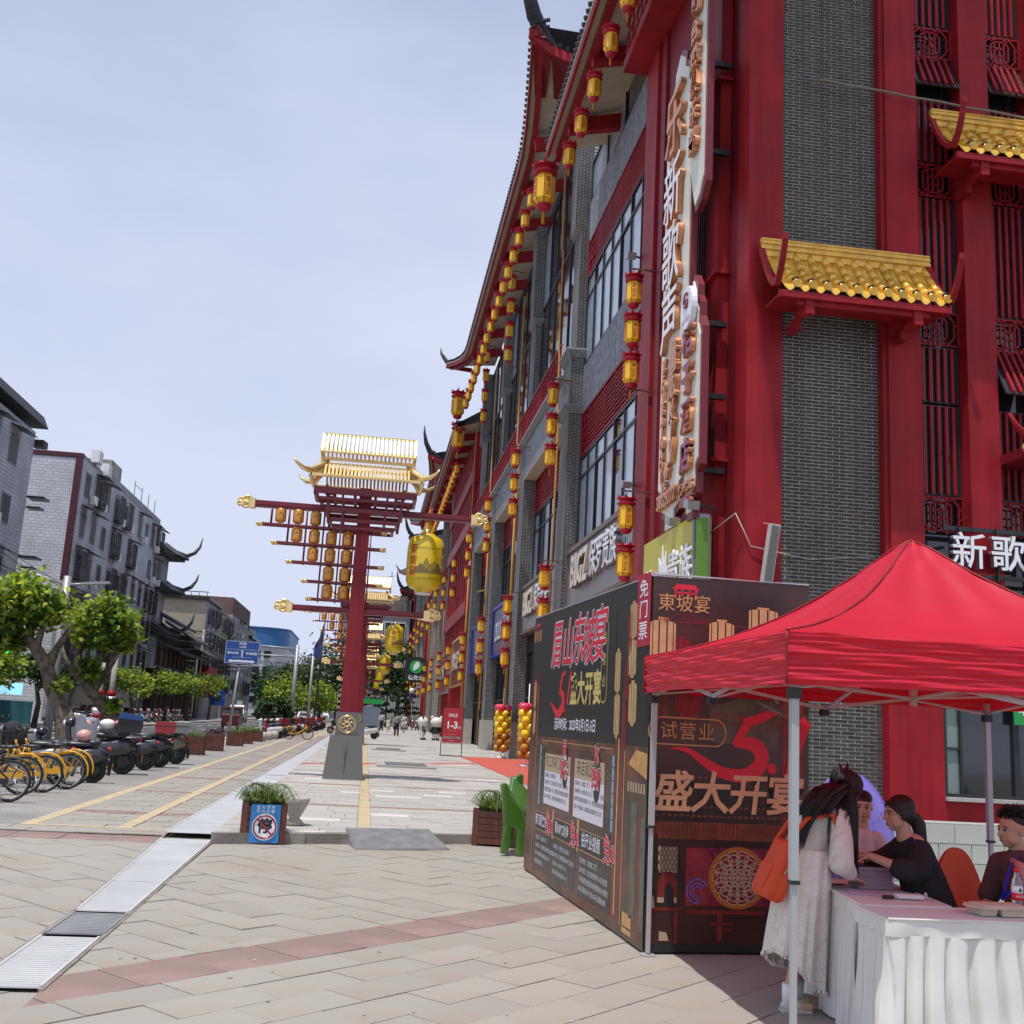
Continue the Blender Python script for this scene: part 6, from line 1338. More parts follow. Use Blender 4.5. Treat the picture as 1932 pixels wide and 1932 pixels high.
dup(far_s[0][0], (.10, 67.6, PZ), .35, 'white scooter half hidden behind the stone base of the nearest gate', 'scooters by the gate'); dup(far_s[1][0], (-1.9, 82, .05), .2, 'black and white scooter to the left of the nearest gate base', 'scooters by the gate')
# planters --------------------------------------------------------------
M_WOOD = mat('reddish_wood', (.115, .035, .022), .6, nz=3, amt=.3, bump=.3, bs=18, rnd=.15); M_SOIL = mat('soil', (.05, .035, .025), .95)
M_GRASS = [leafmat('strap_leaf', (.09, .16, .035), .3), leafmat('strap_leaf_pale', (.22, .27, .11), .3), leafmat('strap_leaf_dark', (.04, .08, .02), .2)]
M_PURP = [leafmat('purple_leaf', (.06, .02, .05), .2), leafmat('purple_leaf_light', (.11, .03, .07), .2), leafmat('purple_leaf_dark', (.025, .012, .025), .1)]
def planter(label, x, y, w, h, rz, kind='grass', n=260, z=0, hor=True, group='wooden planter boxes'):
    t = thing('planter', label, 'planter', (x, y, z), rz, group); a = w/2
    for sx in (-1, 1):
        for sy in (-1, 1): MB().cbox((sx*(a-.035), sy*(a-.035), h/2), (.08, .08, h)).build('corner_post', M_WOOD, t)
    nb = 5
    for k in range(nb):
        z0 = .03+(h-.06)*k/nb; z1 = z0+(h-.06)/nb-.008
        for (x0, x1, y0, y1) in ((-a+.07, a-.07, -a+.005, -a+.03), (-a+.07, a-.07, a-.03, a-.005), (-a+.005, -a+.03, -a+.07, a-.07), (a-.03, a-.005, -a+.07, a-.07)): MB().box(x0, x1, y0, y1, z0, z1).build('plank', M_WOOD, t)
    MB().box(-a+.03, a-.03, -a+.03, a-.03, 0.02, h-.05).build('soil', M_SOIL, t)
    rd = random.Random(int(x*10+y)); b = MB()
    if kind == 'purple' or kind == 'bush': 
        ms = M_PURP if kind == 'purple' else L_PL
        for _ in range(n*3):
            b.k = rd.randrange(3); p = Vector((rd.gauss(0, a*.55), rd.gauss(0, a*.55), h+abs(rd.gauss(0, .10)))); leaf(b, p, rd.uniform(.05, .10), False, rd)
    else:
        ms = M_GRASS
        for _ in range(n):
            b.k = rd.choice((0, 0, 1, 2)); an = rd.uniform(0, 6.28); r0 = rd.uniform(0, a*.8); px, py = math.cos(an)*r0, math.sin(an)*r0; an += rd.gauss(0, .5); L = rd.uniform(.16, .36)*(1 if w > .4 else .8); wd = rd.uniform(.006, .011); lean = rd.uniform(.25, 1.1)
            pts = []; sd = Vector((-math.sin(an), math.cos(an), 0))*wd
            for i in range(5):
                t_ = i/4; rr = L*(math.sin(lean*t_*1.5)); zz = h-.05+L*t_*(1.25-lean*t_*.95); p = Vector((px+math.cos(an)*rr, py+math.sin(an)*rr, zz)); k_ = 1-t_**2; pts += [p-sd*k_, p+sd*k_]
            b.add(pts, [(2*i, 2*i+1, 2*i+3, 2*i+2) for i in range(4)], False)
        for _ in range(n//8):   # wiry runners
            an = rd.uniform(0, 6.28); L = rd.uniform(.3, .55); b.k = 1; b.path([(math.cos(an)*L*t_*.9, math.sin(an)*L*t_*.9, h+.12+.16*math.sin(t_*2.6)-.18*t_*t_) for t_ in (0, .25, .5, .75, 1)], .0025, 3, sm=False)
    b.build('plants', ms, t, kind='stuff'); return t
p1 = planter('wooden planter with strappy grass plant and blue no-parking board, before the drain strip', -1.20, 14.62, .56, .50, .10, n=520)
sg = MB().box(-.17, .20, -.305, -.290, .02, .49).build('notice', mat('notice_blue', (.03, .22, .55), .45), p1)
fr = frame((.015, -.308, .215), (1, 0, 0)); MB().prism([(math.cos(2*PI*k/32)*.155, math.sin(2*PI*k/32)*.165) for k in range(32)], 0, .002, fr).build('sign_disc', M_LETTER, sg)
rg = MB(); rg.M = fr; rg.torus((0, 0, .004), .138, .011, 'Z', 32, 4); rg.beam((-.10, .10, .0045), (.10, -.10, .0045), .022, .003, (0, 0, 1)); rg.build('ring', M_SRED, sg)
text('lettering', '停', sg, frame((.015, -.3115, .215), (1, 0, 0)), .19, M_BLACK, bold=.006)
for s_, z_ in (('此处禁停', .455), ('任何车辆', .405)): text('lettering', s_, sg, frame((.015, -.307, z_), (1, 0, 0)), .048, M_LETTER, sp=1.5)
planter('weathered wooden planter with trailing plant beside the green elephant slide', 1.95, 15.35, .62, .50, -.25, n=420)
planter('brown wooden planter cut off by the left edge behind the black wheel', -6.65, 17.3, .5, .55, 0, n=40)
for (x, y, w, h, k, lb) in ((-5.75, 34.3, .62, .66, 'purple', 'nearest kerb planter, purple leaves, behind the scooters'), (-5.68, 38.3, .66, .62, 'grass', 'second kerb planter, green plants'), (-5.55, 42.2, .66, .62, 'purple', 'third kerb planter, purple leaves, standing apart'), (-5.5, 48.4, .66, .60, 'grass', 'fourth kerb planter, green plants'), (-5.45, 52.0, .66, .60, 'grass', 'fifth kerb planter, close behind the fourth'), (-5.4, 56, .7, .55, 'grass', 'farthest kerb planter beside the red scooter')): planter(lb, x, y, w, h, .02, k, 130, group='wooden planter boxes along the kerb')
M_STN = mat('round_stone', (.42, .39, .35), .8, nz=4, amt=.15)
for i in range(4): tag(MB().sph((0, 0, .22), .24, 14, 10).cyl((0, 0, 0), .14, .06, 12).build('stone_bollard', M_STN, None, (-5.15+.12*i, 57.5+2.1*i, 0)), '%s round stone bollard after the brown planters' % order[i], 'bollard', 'round stone bollards by the kerb')
tag(MB().lathe([(.10, 0), (.14, .03), (.07, .10), (.17, .28), (.20, .36), (.18, .38)], 16).build('stone_urn', M_STN, None, (-.86, 15.5, PZ)), 'pale stone urn half hidden behind the no-parking planter', 'urn')
# ---------------------------------------------------------------- van, tricycle, far cars
def blob(b, prof, w, x0, taper=.12):
    """vehicle shell from a side outline (y along length, z) extruded in x with narrowing top"""
    zmax = max(p[1] for p in prof); n = len(prof); vs = []
    for s in (-1, 1):
        for (y, z) in prof: k = 1-taper*max(0, (z-zmax*.55)/(zmax*.45)); vs.append((x0+s*w/2*k, y, z))
    return b.add(vs, [tuple(range(n)), tuple(range(2*n-1, n-1, -1))]+[(i, n+i, n+(i+1) % n, (i+1) % n) for i in range(n)], False)
t = thing('parked_van', 'white minivan facing the camera at the end of the road', 'van', (-14.2, 125, -.1))
vb = blob(MB(), [(-2.0, .3), (-2.05, .8), (-1.75, 1.0), (-1.25, 1.75), (-.9, 1.9), (2.0, 1.9), (2.1, 1.0), (2.1, .3)], 1.65, 0).build('body', M_SWHITE, t)
MB().add([(-.70, -1.74, 1.06), (.70, -1.74, 1.06), (.60, -1.27, 1.72), (-.60, -1.27, 1.72)], [(0, 1, 2, 3)], False).build('windscreen', M_GLASSD, t)
MB().box(-.35, .35, -2.08, -2.04, .62, .78).build('grille', M_DARK, t); MB().box(-.75, .75, -2.09, -2.04, .34, .5).build('bumper', M_SGREY, t)
for s in (-1, 1): MB().box(s*.68-.14, s*.68+.14, -2.08, -2.03, .66, .84).build('headlight', M_GLASSB, t); MB().path([(s*.8-.08, -1.3, .28), (s*.8+.08, -1.3, .28)], .30, 14).build('wheel', M_RUB, t); MB().path([(s*.8-.08, 1.4, .28), (s*.8+.08, 1.4, .28)], .30, 14).build('wheel', M_RUB, t); MB().sph((s*.98, -1.45, 1.15), (.1, .06, .1), 8, 6).build('mirror', M_SWHITE, t)
tag(MB().box(-.3, .3, -.2, .2, 0, .5).build('crate', M_GREYW, None, (-14.2, 126, 1.78)), 'grey crate on top of the white minivan', 'crate')
t = thing('cargo_tricycle', 'dark red three-wheeled van seen from behind on the road', 'tricycle', (-8.95, 76, -.1))
blob(MB(), [(-1.3, .45), (-1.35, 1.15), (-1.0, 1.2), (-.85, 1.62), (1.0, 1.66), (1.2, .9), (1.2, .4)], 1.15, 0, .08).build('body', mat('maroon_van', (.10, .012, .016), .35, coat=.4), t)
MB().box(-.5, .5, -.98, -.90, 1.22, 1.5).build('rear_window', M_GLASSD, t); MB().box(-.62, .62, -1.0, 1.1, 1.60, 1.72).build('roof', mat('rusty_roof', (.16, .06, .04), .7), t); MB().box(-.16, .16, -1.37, -1.34, .55, .68).build('number_plate', M_PL1, t)
for s in (-1, 1): MB().path([(s*.5-.06, -.75, .24), (s*.5+.06, -.75, .24)], .24, 12).build('wheel', M_RUB, t); MB().box(s*.5-.05, s*.5+.05, -1.38, -1.34, .7, .9).build('tail_light', MATS['tail_light_red'], t)
for i, (x, y, m, lb) in enumerate(((-6.9, 128, M_SWHITE, 'white car behind the kerbside bush'), (-4.2, 132, M_SWHITE, 'white van behind the young plane trees'), (-2.0, 150, M_SGREY, 'grey car right of the far white van'))):
    t = thing('parked_car', lb, 'car', (x, y, 0), 0, 'cars beyond the trees'); blob(MB(), [(-1.9, .25), (-2.0, .75), (-1.1, .9), (-.6, 1.4+.3*(i == 1)), (1.3, 1.42+.3*(i == 1)), (1.9, .9), (1.9, .25)], 1.7, 0).build('body', m, t)
    MB().add([(-.66, -1.07, .94), (.66, -1.07, .94), (.60, -.64, 1.36), (-.60, -.64, 1.36)], [(0, 1, 2, 3)], False).build('windscreen', M_GLASSD, t)
    for s in (-1, 1): MB().path([(s*.78-.08, -1.2, .3), (s*.78+.08, -1.2, .3)], .3, 12).build('wheel', M_RUB, t)
# ---------------------------------------------------------------- sale board, balloons
t = thing('sale_board', 'red SALE poster board on a thin black stand outside the shops', 'poster stand', (3.62, 45.3, PZ), .10)
b = MB()
for s in (-1, 1): b.box(s*.44-.015, s*.44+.015, -.02, .02, 0, 2.02)
b.box(-.44, .44, -.02, .02, 1.99, 2.02).box(-.44, .44, -.02, .02, .50, .52).box(-.46, .46, -.2, .2, 0, .03); b.build('stand', M_BLACK, t)
pn = MB().box(-.41, .41, -.03, -.022, .54, 1.97).build('poster', mat('poster_red', (.42, .035, .045), .5), t)
for s, z, sz, bd_ in (('SALE', 1.66, .19, .004), ('1-3', 1.25, .40, .014)): text('lettering', s, pn, frame((-.03 if s != 'SALE' else 0, -.034, z), (1, 0, 0)), sz, M_LETTER, bold=bd_, sx=.95)
text('lettering', '折', pn, frame((.30, -.034, 1.16), (1, 0, 0)), .14, M_LETTER); MB().box(-.36, .36, -.036, -.031, .70, .80).build('photo_strip', mat('photo_grey', (.25, .22, .22), .5, nz=9, amt=.5), pn); MB().box(-.15, .15, -.036, -.031, 1.03, 1.036).box(-.15, .15, -.036, -.031, .87, .876).box(-.1, .1, -.036, -.031, .62, .63).build('small_print', M_LETTER, pn, kind='stuff')
M_BP = mat('balloon_pink', (.70, .03, .08), .25, coat=.5); M_BY = mat('balloon_yellow', (.80, .55, .01), .25, coat=.5); M_BO = mat('balloon_amber', (.42, .20, .012), .22, coat=.6)
def balloons(x, y, z, lb):
    t = thing('balloon_column', lb, 'balloon column', (x, y, z), 0, 'balloon columns on the red carpet'); MB().cyl((0, 0, 0), .26, .10, 20, .22).build('base', M_WHITE, t); MB().path([(0, 0, .1), (0, 0, 2.9)], .018, 6).build('pole', M_LETTER, t)
    bm_ = {m: MB().sph((0, 0, 0), (.165, .165, .18), 14, 10).mesh('balloon', m) for m in (M_BP, M_BY, M_BO)}
    for k in range(8):
        m = M_BO if k < 3 else M_BY if k < 7 else M_BP
        for j in range(4): a = PI/2*j+k*PI/4+.3; q_ = place('balloon', bm_[m], t, (math.cos(a)*.2, math.sin(a)*.2, .42+.235*k)); q_.rotation_euler = (math.sin(a)*-1.1, math.cos(a)*1.1, 0); q_.scale = (rd.uniform(.9, 1.08),)*3
balloons(5.72, 45.4, PZ, 'full pink, yellow and amber balloon column on the red carpet'); balloons(5.72, 38.2, PZ, 'second balloon column partly hidden by the exhibition board')
# distant people, panda statues ------------------------------------------
def capsule_body(name, caps, m, vox=.03, parent=None, smooth=4, label=None, cat=None, loc=(0, 0, 0), rz=0, group=None):
    """one continuous body: tapered capsules fused with a voxel remesh"""
    b = MB()
    for c in caps:
        if len(c) == 2: b.sph(c[0], c[1], 16, 12)
        else:
            p, q, r1, r2 = c; p, q = Vector(p), Vector(q); b.path([p, q], [r1, r2], 14); b.sph(p, r1, 14, 10); b.sph(q, r2, 14, 10)
    me = b.mesh(name, m); o = bpy.data.objects.new(name, me); COL.objects.link(o)
    md = o.modifiers.new('r', 'REMESH'); md.mode = 'VOXEL'; md.voxel_size = vox; md.use_smooth_shade = True
    if smooth: s_ = o.modifiers.new('s', 'SMOOTH'); s_.factor = .5; s_.iterations = smooth
    dg = bpy.context.evaluated_depsgraph_get(); m2 = bpy.data.meshes.new_from_object(o.evaluated_get(dg)); bpy.data.objects.remove(o)
    m2.materials.clear(); [m2.materials.append(x) for x in (m if isinstance(m, (list, tuple)) else [m])]
    m2.name = name; return place(name, m2, parent, loc, label=label, cat=cat, rz=rz, group=group)
M_SKIN = mat('skin', (.52, .30, .21), .55, nz=6, amt=.06); M_HAIR = mat('black_hair', (.011, .010, .010), .55, nz=30, amt=.3, bump=.3, bs=60)
def walker(label, loc, rz, top, legs, s=1., skirt=None, hair=.12, stride=.16):
    body = capsule_body('person', [((0, 0, 1.50), (.085, .10, .115)), ((0, 0, 1.42), (0, 0, 1.30), .055, .06), ((0, 0, 1.28), (0, 0, 1.0), .15, .13), ((-.15, 0, 1.30), (.15, 0, 1.30), .075, .075), ((0, 0, .95), (0, 0, .90), .15, .15),
        ((-.08, 0, .88), (-.09, stride*.5, .50), .085, .065), ((-.09, stride*.5, .50), (-.09, stride, .08), .06, .045), ((.08, 0, .88), (.09, -stride*.4, .50), .085, .065), ((.09, -stride*.4, .50), (.09, -stride, .08), .06, .045), ((-.09, stride, .05), (-.09, stride-.14, .035), .045, .04), ((.09, -stride, .05), (.09, -stride-.14, .035), .045, .04),
        ((-.2, 0, 1.28), (-.25, -.05, 1.02), .05, .042), ((-.25, -.05, 1.02), (-.24, .08, .80), .04, .035), ((.2, 0, 1.28), (.25, .05, 1.02), .05, .042), ((.25, .05, 1.02), (.24, -.08, .80), .04, .035)], M_SKIN, .03, label=label, cat='person', loc=loc, rz=rz)
    body.scale = (s,)*3
    capsule_body('top', [((0, 0, 1.29), (0, 0, .97), .168, .155), ((-.17, 0, 1.31), (.17, 0, 1.31), .085, .085), ((-.2, 0, 1.28), (-.25, -.05, 1.02), .07, .06), ((-.25, -.05, 1.02), (-.245, .05, .86), .055, .05), ((.2, 0, 1.28), (.25, .05, 1.02), .07, .06), ((.25, .05, 1.02), (.245, -.05, .86), .055, .05)], top, .03, body)
    if skirt: MB().lathe([(.16, 1.0), (.20, .8), (skirt, .45), (skirt*.9, .45)], 18, sx=1, sy=.8).build('skirt', top if legs is None else legs, body)
    else: capsule_body('trousers', [((0, 0, .96), (0, 0, .90), .16, .165), ((-.08, 0, .88), (-.09, stride*.5, .50), .10, .085), ((-.09, stride*.5, .50), (-.09, stride, .12), .08, .07), ((.08, 0, .88), (.09, -stride*.4, .50), .10, .085), ((.09, -stride*.4, .50), (.09, -stride, .12), .08, .07)], legs, .03, body)
    MB().sph((0, .015, 1.53), (.10, .115, .115), 14, 10).build('hair', M_HAIR, body)
    return body
M_STRIPE = brickmat('striped_cloth', (.03, .03, .04), (.03, .03, .04), (.5, .5, .5), 9, .10, .045, .0, axis='XZ')
M_HOOD = mat('grey_hoodie', (.22, .23, .25), .9); M_TROU = mat('dark_trousers', (.02, .02, .025), .85); M_CREAMD = mat('cream_dress', (.60, .56, .47), .85); M_PAT = mat('black_white_cloth', (.6, .58, .55), .85, col2=(.05, .05, .05), str2=(.5, .56), s2=9)
walker('person in a striped top and dark trousers walking away hand in hand with a child', (1.50, 99.5, PZ), .1, M_STRIPE, M_TROU, 1.0)
walker('small child in a pale dress walking beside the person in stripes', (2.10, 99.8, PZ), -.1, M_CREAMD, M_CREAMD, .72, skirt=.30)
walker('person in a grey hoodie and black trousers walking away down the platform', (2.28, 78.5, PZ), .1, M_HOOD, M_TROU, 1.0)
walker('person in a long black and white patterned dress right of the hoodie walker', (3.45, 97, PZ), -.3, M_PAT, M_PAT, 1.0, skirt=.38)
M_PW = mat('panda_white', (.66, .66, .63), .45, nz=2, amt=.06); M_PB = mat('panda_black', (.02, .02, .022), .4)
for i, (x, y, rz, lb) in enumerate(((3.85, 73.2, PI*.5, 'left panda statue seen from the side with a big round white head'), (4.78, 73.4, PI, 'right panda statue seen from behind with black waistcoat'))):
    o = capsule_body('panda_statue', [((0, 0, 1.18), (.43, .38, .36)), ((0, 0, .85), (0, 0, .50), .22, .27), ((-.13, 0, .45), (-.14, 0, .15), .13, .12), ((.13, 0, .45), (.14, 0, .15), .13, .12)], M_PW, .035, None, 4, lb, 'statue', (x, y, PZ), rz, 'panda statues outside the shops')
    for s in (-1, 1):
        MB().sph((s*.30, .02, 1.50), (.12, .07, .12), 12, 8).build('ear', M_PB if i == 0 else M_PW, o); MB().path([(s*.24, 0, .82), (s*.38, -.08, .62), (s*.36, -.16, .5)], [.09, .08, .06], 8).build('arm', M_PB, o); MB().sph((s*.14, -.06, .08), (.14, .2, .09), 12, 8).build('foot', M_PB, o); MB().sph((s*.16, -.345, 1.2), (.09, .04, .07), 10, 6).build('eye_patch', M_PB, o)
    if i: MB().lathe([(.26, .42), (.31, .6), (.27, .85), (.20, .9)], 18).build('waistcoat', M_PB, o)
t = thing('foil_balloon', 'white and navy figure-shaped balloon tied at the far facade corner', 'balloon', (3.55, 88, 3.3)); MB().sph((0, 0, .35), .22, 12, 8).build('head', M_WHITE, t); MB().sph((0, 0, -.05), (.2, .15, .26), 12, 8).sph((.22, 0, .05), (.14, .07, .07), 8, 6).sph((-.2, 0, -.25), (.2, .1, .1), 8, 6).build('body', M_NAVY, t, kind='stuff'); MB().path([(0, 0, -.3), (.3, 0, -3.1)], .01, 4).build('string', M_WHITE, t)
t = thing('bus_stop_board', 'blue and green information boards beyond the end of the platform', 'notice board', (-.4, 108, 0)); MB().box(-.9, 0, 0, .1, 2.1, 2.9).build('blue_panel', M_SB, t); MB().box(.1, 2.0, 0, .1, 2.6, 3.1).build('green_panel', MATS['green_panel'], t); MB().box(.1, 1.8, 0, .1, .3, 2.3).build('grey_panel', mat('grey_blue_panel', (.15, .19, .26), .6, nz=2, amt=.2), t); MB().beam((-.45, .05, 0), (-.45, .05, 2.1), .1).beam((1.0, .06, 0), (1.0, .06, 2.6), .1).build('posts', M_POST, t, kind='stuff')
# ================================================================ printed exhibition box
def ribbon(b, pts, ws, fr, z=0, n=1):
    """flat brush stroke through pts with half widths ws, in the plane of fr"""
    k = len(pts); L = []; Rr = []
    for i, (x, y) in enumerate(pts):
        x0, y0 = pts[max(i-1, 0)]; x1, y1 = pts[min(i+1, k-1)]; d = math.hypot(x1-x0, y1-y0) or 1; nx, ny = -(y1-y0)/d, (x1-x0)/d; L.append((x+nx*ws[i], y+ny*ws[i], z)); Rr.append((x-nx*ws[i], y-ny*ws[i], z))
    m = b.M; b.M = m @ fr; b.add(L+Rr, [(i, i+1, k+i+1, k+i) for i in range(k-1)], False); b.M = m; return b
def curve(pts, n=6):
    """Catmull-Rom resample"""
    o = []; P_ = [pts[0]]+list(pts)+[pts[-1]]
    for i in range(1, len(P_)-2):
        for j in range(n):
            t = j/n; a, b_, c, d = P_[i-1], P_[i], P_[i+1], P_[i+2]
            o.append(tuple(.5*(2*b_[q]+(c[q]-a[q])*t+(2*a[q]-5*b_[q]+4*c[q]-d[q])*t*t+(3*b_[q]-a[q]-3*c[q]+d[q])*t**3) for q in range(len(a))))
    o.append(tuple(pts[-1])); return o
def brush(b, pts, fr, z, n=6):
    c = curve(pts, n); return ribbon(b, [(p[0], p[1]) for p in c], [p[2] for p in c], fr, z)
M_BOXD = mat('box_print_dark', (.03, .018, .016), .32, nz=1.6, amt=.5, col2=(.09, .026, .018), str2=(.42, .70), s2=1.2, spec=.6)
M_BOXL = mat('box_print_charcoal', (.02, .018, .018), .35, spec=.6); M_PBR = mat('print_brown', (.17, .06, .03), .4, nz=9, amt=.5); M_PBR2 = mat('print_red_brown', (.20, .026, .02), .4, nz=5, amt=.4); M_PGD = mat('print_gold', (.55, .30, .10), .4, nz=12, amt=.2)
M_PCR = mat('print_lantern_cream', (.55, .36, .17), .4, nz=7, amt=.15); M_PRD = mat('print_red', (.66, .014, .04), .4); M_PRL = mat('print_lantern_red', (.22, .01, .02), .4, nz=8, amt=.3); M_PW = MATS['panda_white']; M_PWH = mat('print_white', (.68, .66, .72), .45); M_PTN = mat('print_tan', (.45, .34, .22), .5); M_PBL = mat('print_pale_blue', (.16, .36, .45), .4); M_PPU = mat('print_violet', (.16, .12, .42), .4); M_PGR = mat('print_sage', (.10, .10, .075), .4, nz=10, amt=.3); M_PYE = mat('print_pale_gold', (.58, .46, .15), .45)
BX = thing('exhibition_box', 'tall dark printed exhibition box with banners announcing a grand opening', 'exhibition box', (2.25, 8.47, 0)); BO = -Vector((2.25, 8.47, 0))
def bb(b, n, m, par=None, kind=None):
    o = b.build(n, m, par or BX, kind=kind)
    if not par: o.location = BO
    return o
body = bb(MB().prism([(2.252, 8.475), (3.63, 8.604), (3.45, 13.0), (1.983, 12.97)], .01, 2.93), 'box_body', M_BOXL)
FA = frame((2.25, 8.468, 0), (1.38, .129, 0)); FB = frame((1.978, 12.97, 0), (.27, -4.5, 0))
fp = MB().prism([(0.0, .02), (1.385, .02), (1.385, 2.955), (0.0, 2.925)], .0, .004, FA); fp = bb(fp, 'front_panel', M_BOXD); lp = bb(MB().prism([(0, .02), (4.508, .02), (4.508, 2.925), (0, 2.94)], .0, .004, FB), 'side_panel', M_BOXL)
bb(MB().prism([(0, 2.956), (1.385, 2.956), (1.385, 2.966), (0, 2.936)], -.03, .012, FA).prism([(0, 2.94), (4.508, 2.925), (4.508, 2.937), (0, 2.952)], -.03, .01, FB), 'top_trim', M_ALU, None, 'stuff')
class PF:
    """flat print helper on one face"""
    def __init__(s, fr, par): s.fr = fr; s.par = par; s.z = .0055
    def poly(s, name, polys, m, z=0):
        b = MB(); b.M = s.fr
        for p in polys: b.add([(x, y, s.z+z) for x, y in p], [tuple(range(len(p)))], False)
        return b.build(name, m, s.par, kind='stuff' if len(polys) > 1 else None)
    def box(s, x0, x1, y0, y1): return [(x0, y0), (x1, y0), (x1, y1), (x0, y1)]
    def txt(s, st, x, y, sz, m, z=.003, **kw): return text('print_lettering', st, s.par, s.fr @ Matrix.Translation((x, y, s.z+z)), sz, m, **kw)
    def lantern(s, x, y, w, h, m=None, z=.001):
        n = 5; pl = []
        for i in range(n):
            a0 = -PI/2+PI*i/n+.06; a1 = -PI/2+PI*(i+1)/n-.06; x0, x1 = x+w/2*math.sin(a0), x+w/2*math.sin(a1); e0, e1 = h/2*(.86+.14*math.cos(a0)), h/2*(.86+.14*math.cos(a1)); pl.append([(x0, y-e0), (x1, y-e1), (x1, y+e1), (x0, y+e0)])
        s.poly('lantern_print', pl, m or M_PCR, z)
        s.poly('lantern_print_caps', [s.box(x-w*.2, x+w*.2, y+h/2, y+h/2+h*.06), s.box(x-w*.2, x+w*.2, y-h/2-h*.06, y-h/2)], M_PGD if m is None else M_PRL, z)
f = PF(FA, fp)
bt = lambda x0, x1, y0, y1: f.box(x0, x1, y0, y1)
f.poly('beam_print', [bt(0, 1.385, 2.36+.0, 2.375), bt(0, 1.385, 2.56, 2.567), bt(.0, 1.385, 2.02, 2.05)], M_PBR)
f.poly('timber_print', [bt(.31, .45, 1.95, 2.35), bt(1.15, 1.33, .9, 2.3), bt(.02, .05, .1, 2.2), bt(.25, .40, 1.80, 2.3)], M_PBR2)
f.lantern(.09, 2.37, .22, .40); f.lantern(.60, 2.42, .22, .34); f.lantern(.97, 2.58, .26, .28); f.lantern(.25, 2.30, .17, .26, M_PRL); f.lantern(.07, 1.95, .16, .34, M_PBR); f.lantern(.32, 1.98, .22, .3, M_PRL)
f.poly('logo_gate', [bt(.19, .37, 2.86, 2.875), [(.16, 2.835), (.40, 2.835), (.37, 2.86), (.19, 2.86)], bt(.18, .20, 2.76, 2.835), bt(.24, .255, 2.78, 2.835), bt(.305, .32, 2.78, 2.835), bt(.36, .38, 2.76, 2.835), bt(.18, .38, 2.80, 2.812)], M_PRD)
f.txt('東坡宴', .27, 2.71, .155, M_PGD, bold=.004); f.txt('一座可以“吃”的博物馆', .27, 2.575, .046, M_PRL); f.txt('DONGPO FEAST', .27, 2.62, .03, M_PRL)
# ornate plaque with carved crest
f.poly('plaque_print', [[(.52, 1.62), (1.10, 1.58), (1.14, 1.88), (1.0, 1.94), (.80, 1.99), (.62, 1.93), (.50, 1.92)]], M_PGR); 
b = MB()
for s_ in (-1, 1):
    for (cx, cy, r, a0, a1) in ((.10, .0, .045, 0, 5), (.21, -.02, .05, 1, 6), (.31, -.06, .035, 0, 5)): ribbon(b, [(.80+s_*(cx+r*math.cos(a0+(a1-a0)*k/14)*(1-k/26)), 2.04+cy+r*math.sin(a0+(a1-a0)*k/14)*(1-k/26)) for k in range(15)], [.007]*15, FA, .008)
for k in range(9): a = PI*k/8; ribbon(b, [(.80, 2.0), (.80+.075*math.cos(a), 2.0+.085*math.sin(a))], [.004, .013], FA, .008)
b.build('crest_print', mat('print_dull_gold', (.24, .18, .09), .4), fp, kind='stuff')
f.txt('東坡宴府', .84, 1.78, .15, M_PBR, z=.002, sp=1.2)
# pill with characters
b = MB(); pl = [(.08+.09*math.cos(a)-.0, 1.69+.105*math.sin(a)) for a in [PI/2+PI*k/12 for k in range(13)]]+[(.56+.09*math.cos(a), 1.69+.105*math.sin(a)) for a in [-PI/2+PI*k/12 for k in range(13)]]; pl.append(pl[0]); ribbon(b, pl, [.0055]*len(pl), FA, .0085); b.build('pill_outline', M_PGD, fp)
f.txt('试营业', .32, 1.685, .15, M_PGD, z=.004, sp=1.15)
# big brushed 5.1
b = MB(); brush(b, [(.17, 1.555, .003), (.32, 1.545, .02), (.47, 1.46, .034), (.62, 1.385, .045), (.80, 1.365, .055), (.93, 1.43, .062), (.965, 1.53, .062), (.90, 1.61, .058), (.80, 1.625, .045), (.72, 1.615, .03)], FA, .0095, 8)
brush(b, [(.73, 1.60, .028), (.80, 1.72, .036), (.86, 1.80, .03)], FA, .0097, 6); brush(b, [(.80, 1.795, .03), (.90, 1.81, .036), (1.02, 1.86, .034), (1.10, 1.87, .004)], FA, .0099, 6); b.build('brushed_five', M_PRD, fp)
f.poly('brushed_dot', [[(1.055+.042*math.cos(2*PI*k/16), 1.43+.042*math.sin(2*PI*k/16)) for k in range(16)]], M_PRD, .004)
b = MB(); brush(b, [(1.36, 1.82, .05), (1.31, 1.68, .042), (1.25, 1.52, .036), (1.19, 1.39, .02)], FA, .0095); brush(b, [(1.18, 1.74, .005), (1.27, 1.78, .025), (1.36, 1.84, .03)], FA, .0098)
for k in range(4): brush(b, [(1.17+.03*k, 1.50, .004), (1.14+.03*k, 1.36+.01*k, .003)], FA, .0096)
b.build('brushed_one', M_PRD, fp)
M_PGL = mat('print_apricot_gold', (.72, .44, .24), .38, nz=3, amt=.15)
for i, c in enumerate('盛大开宴'):
    f.txt(c, .20+.32*i, 1.195, .335, M_BLACK, z=.003, bold=.016, shear=.12); f.txt(c, .20+.32*i, 1.20, .335, M_PGL, z=.0045, bold=.007, shear=.12)
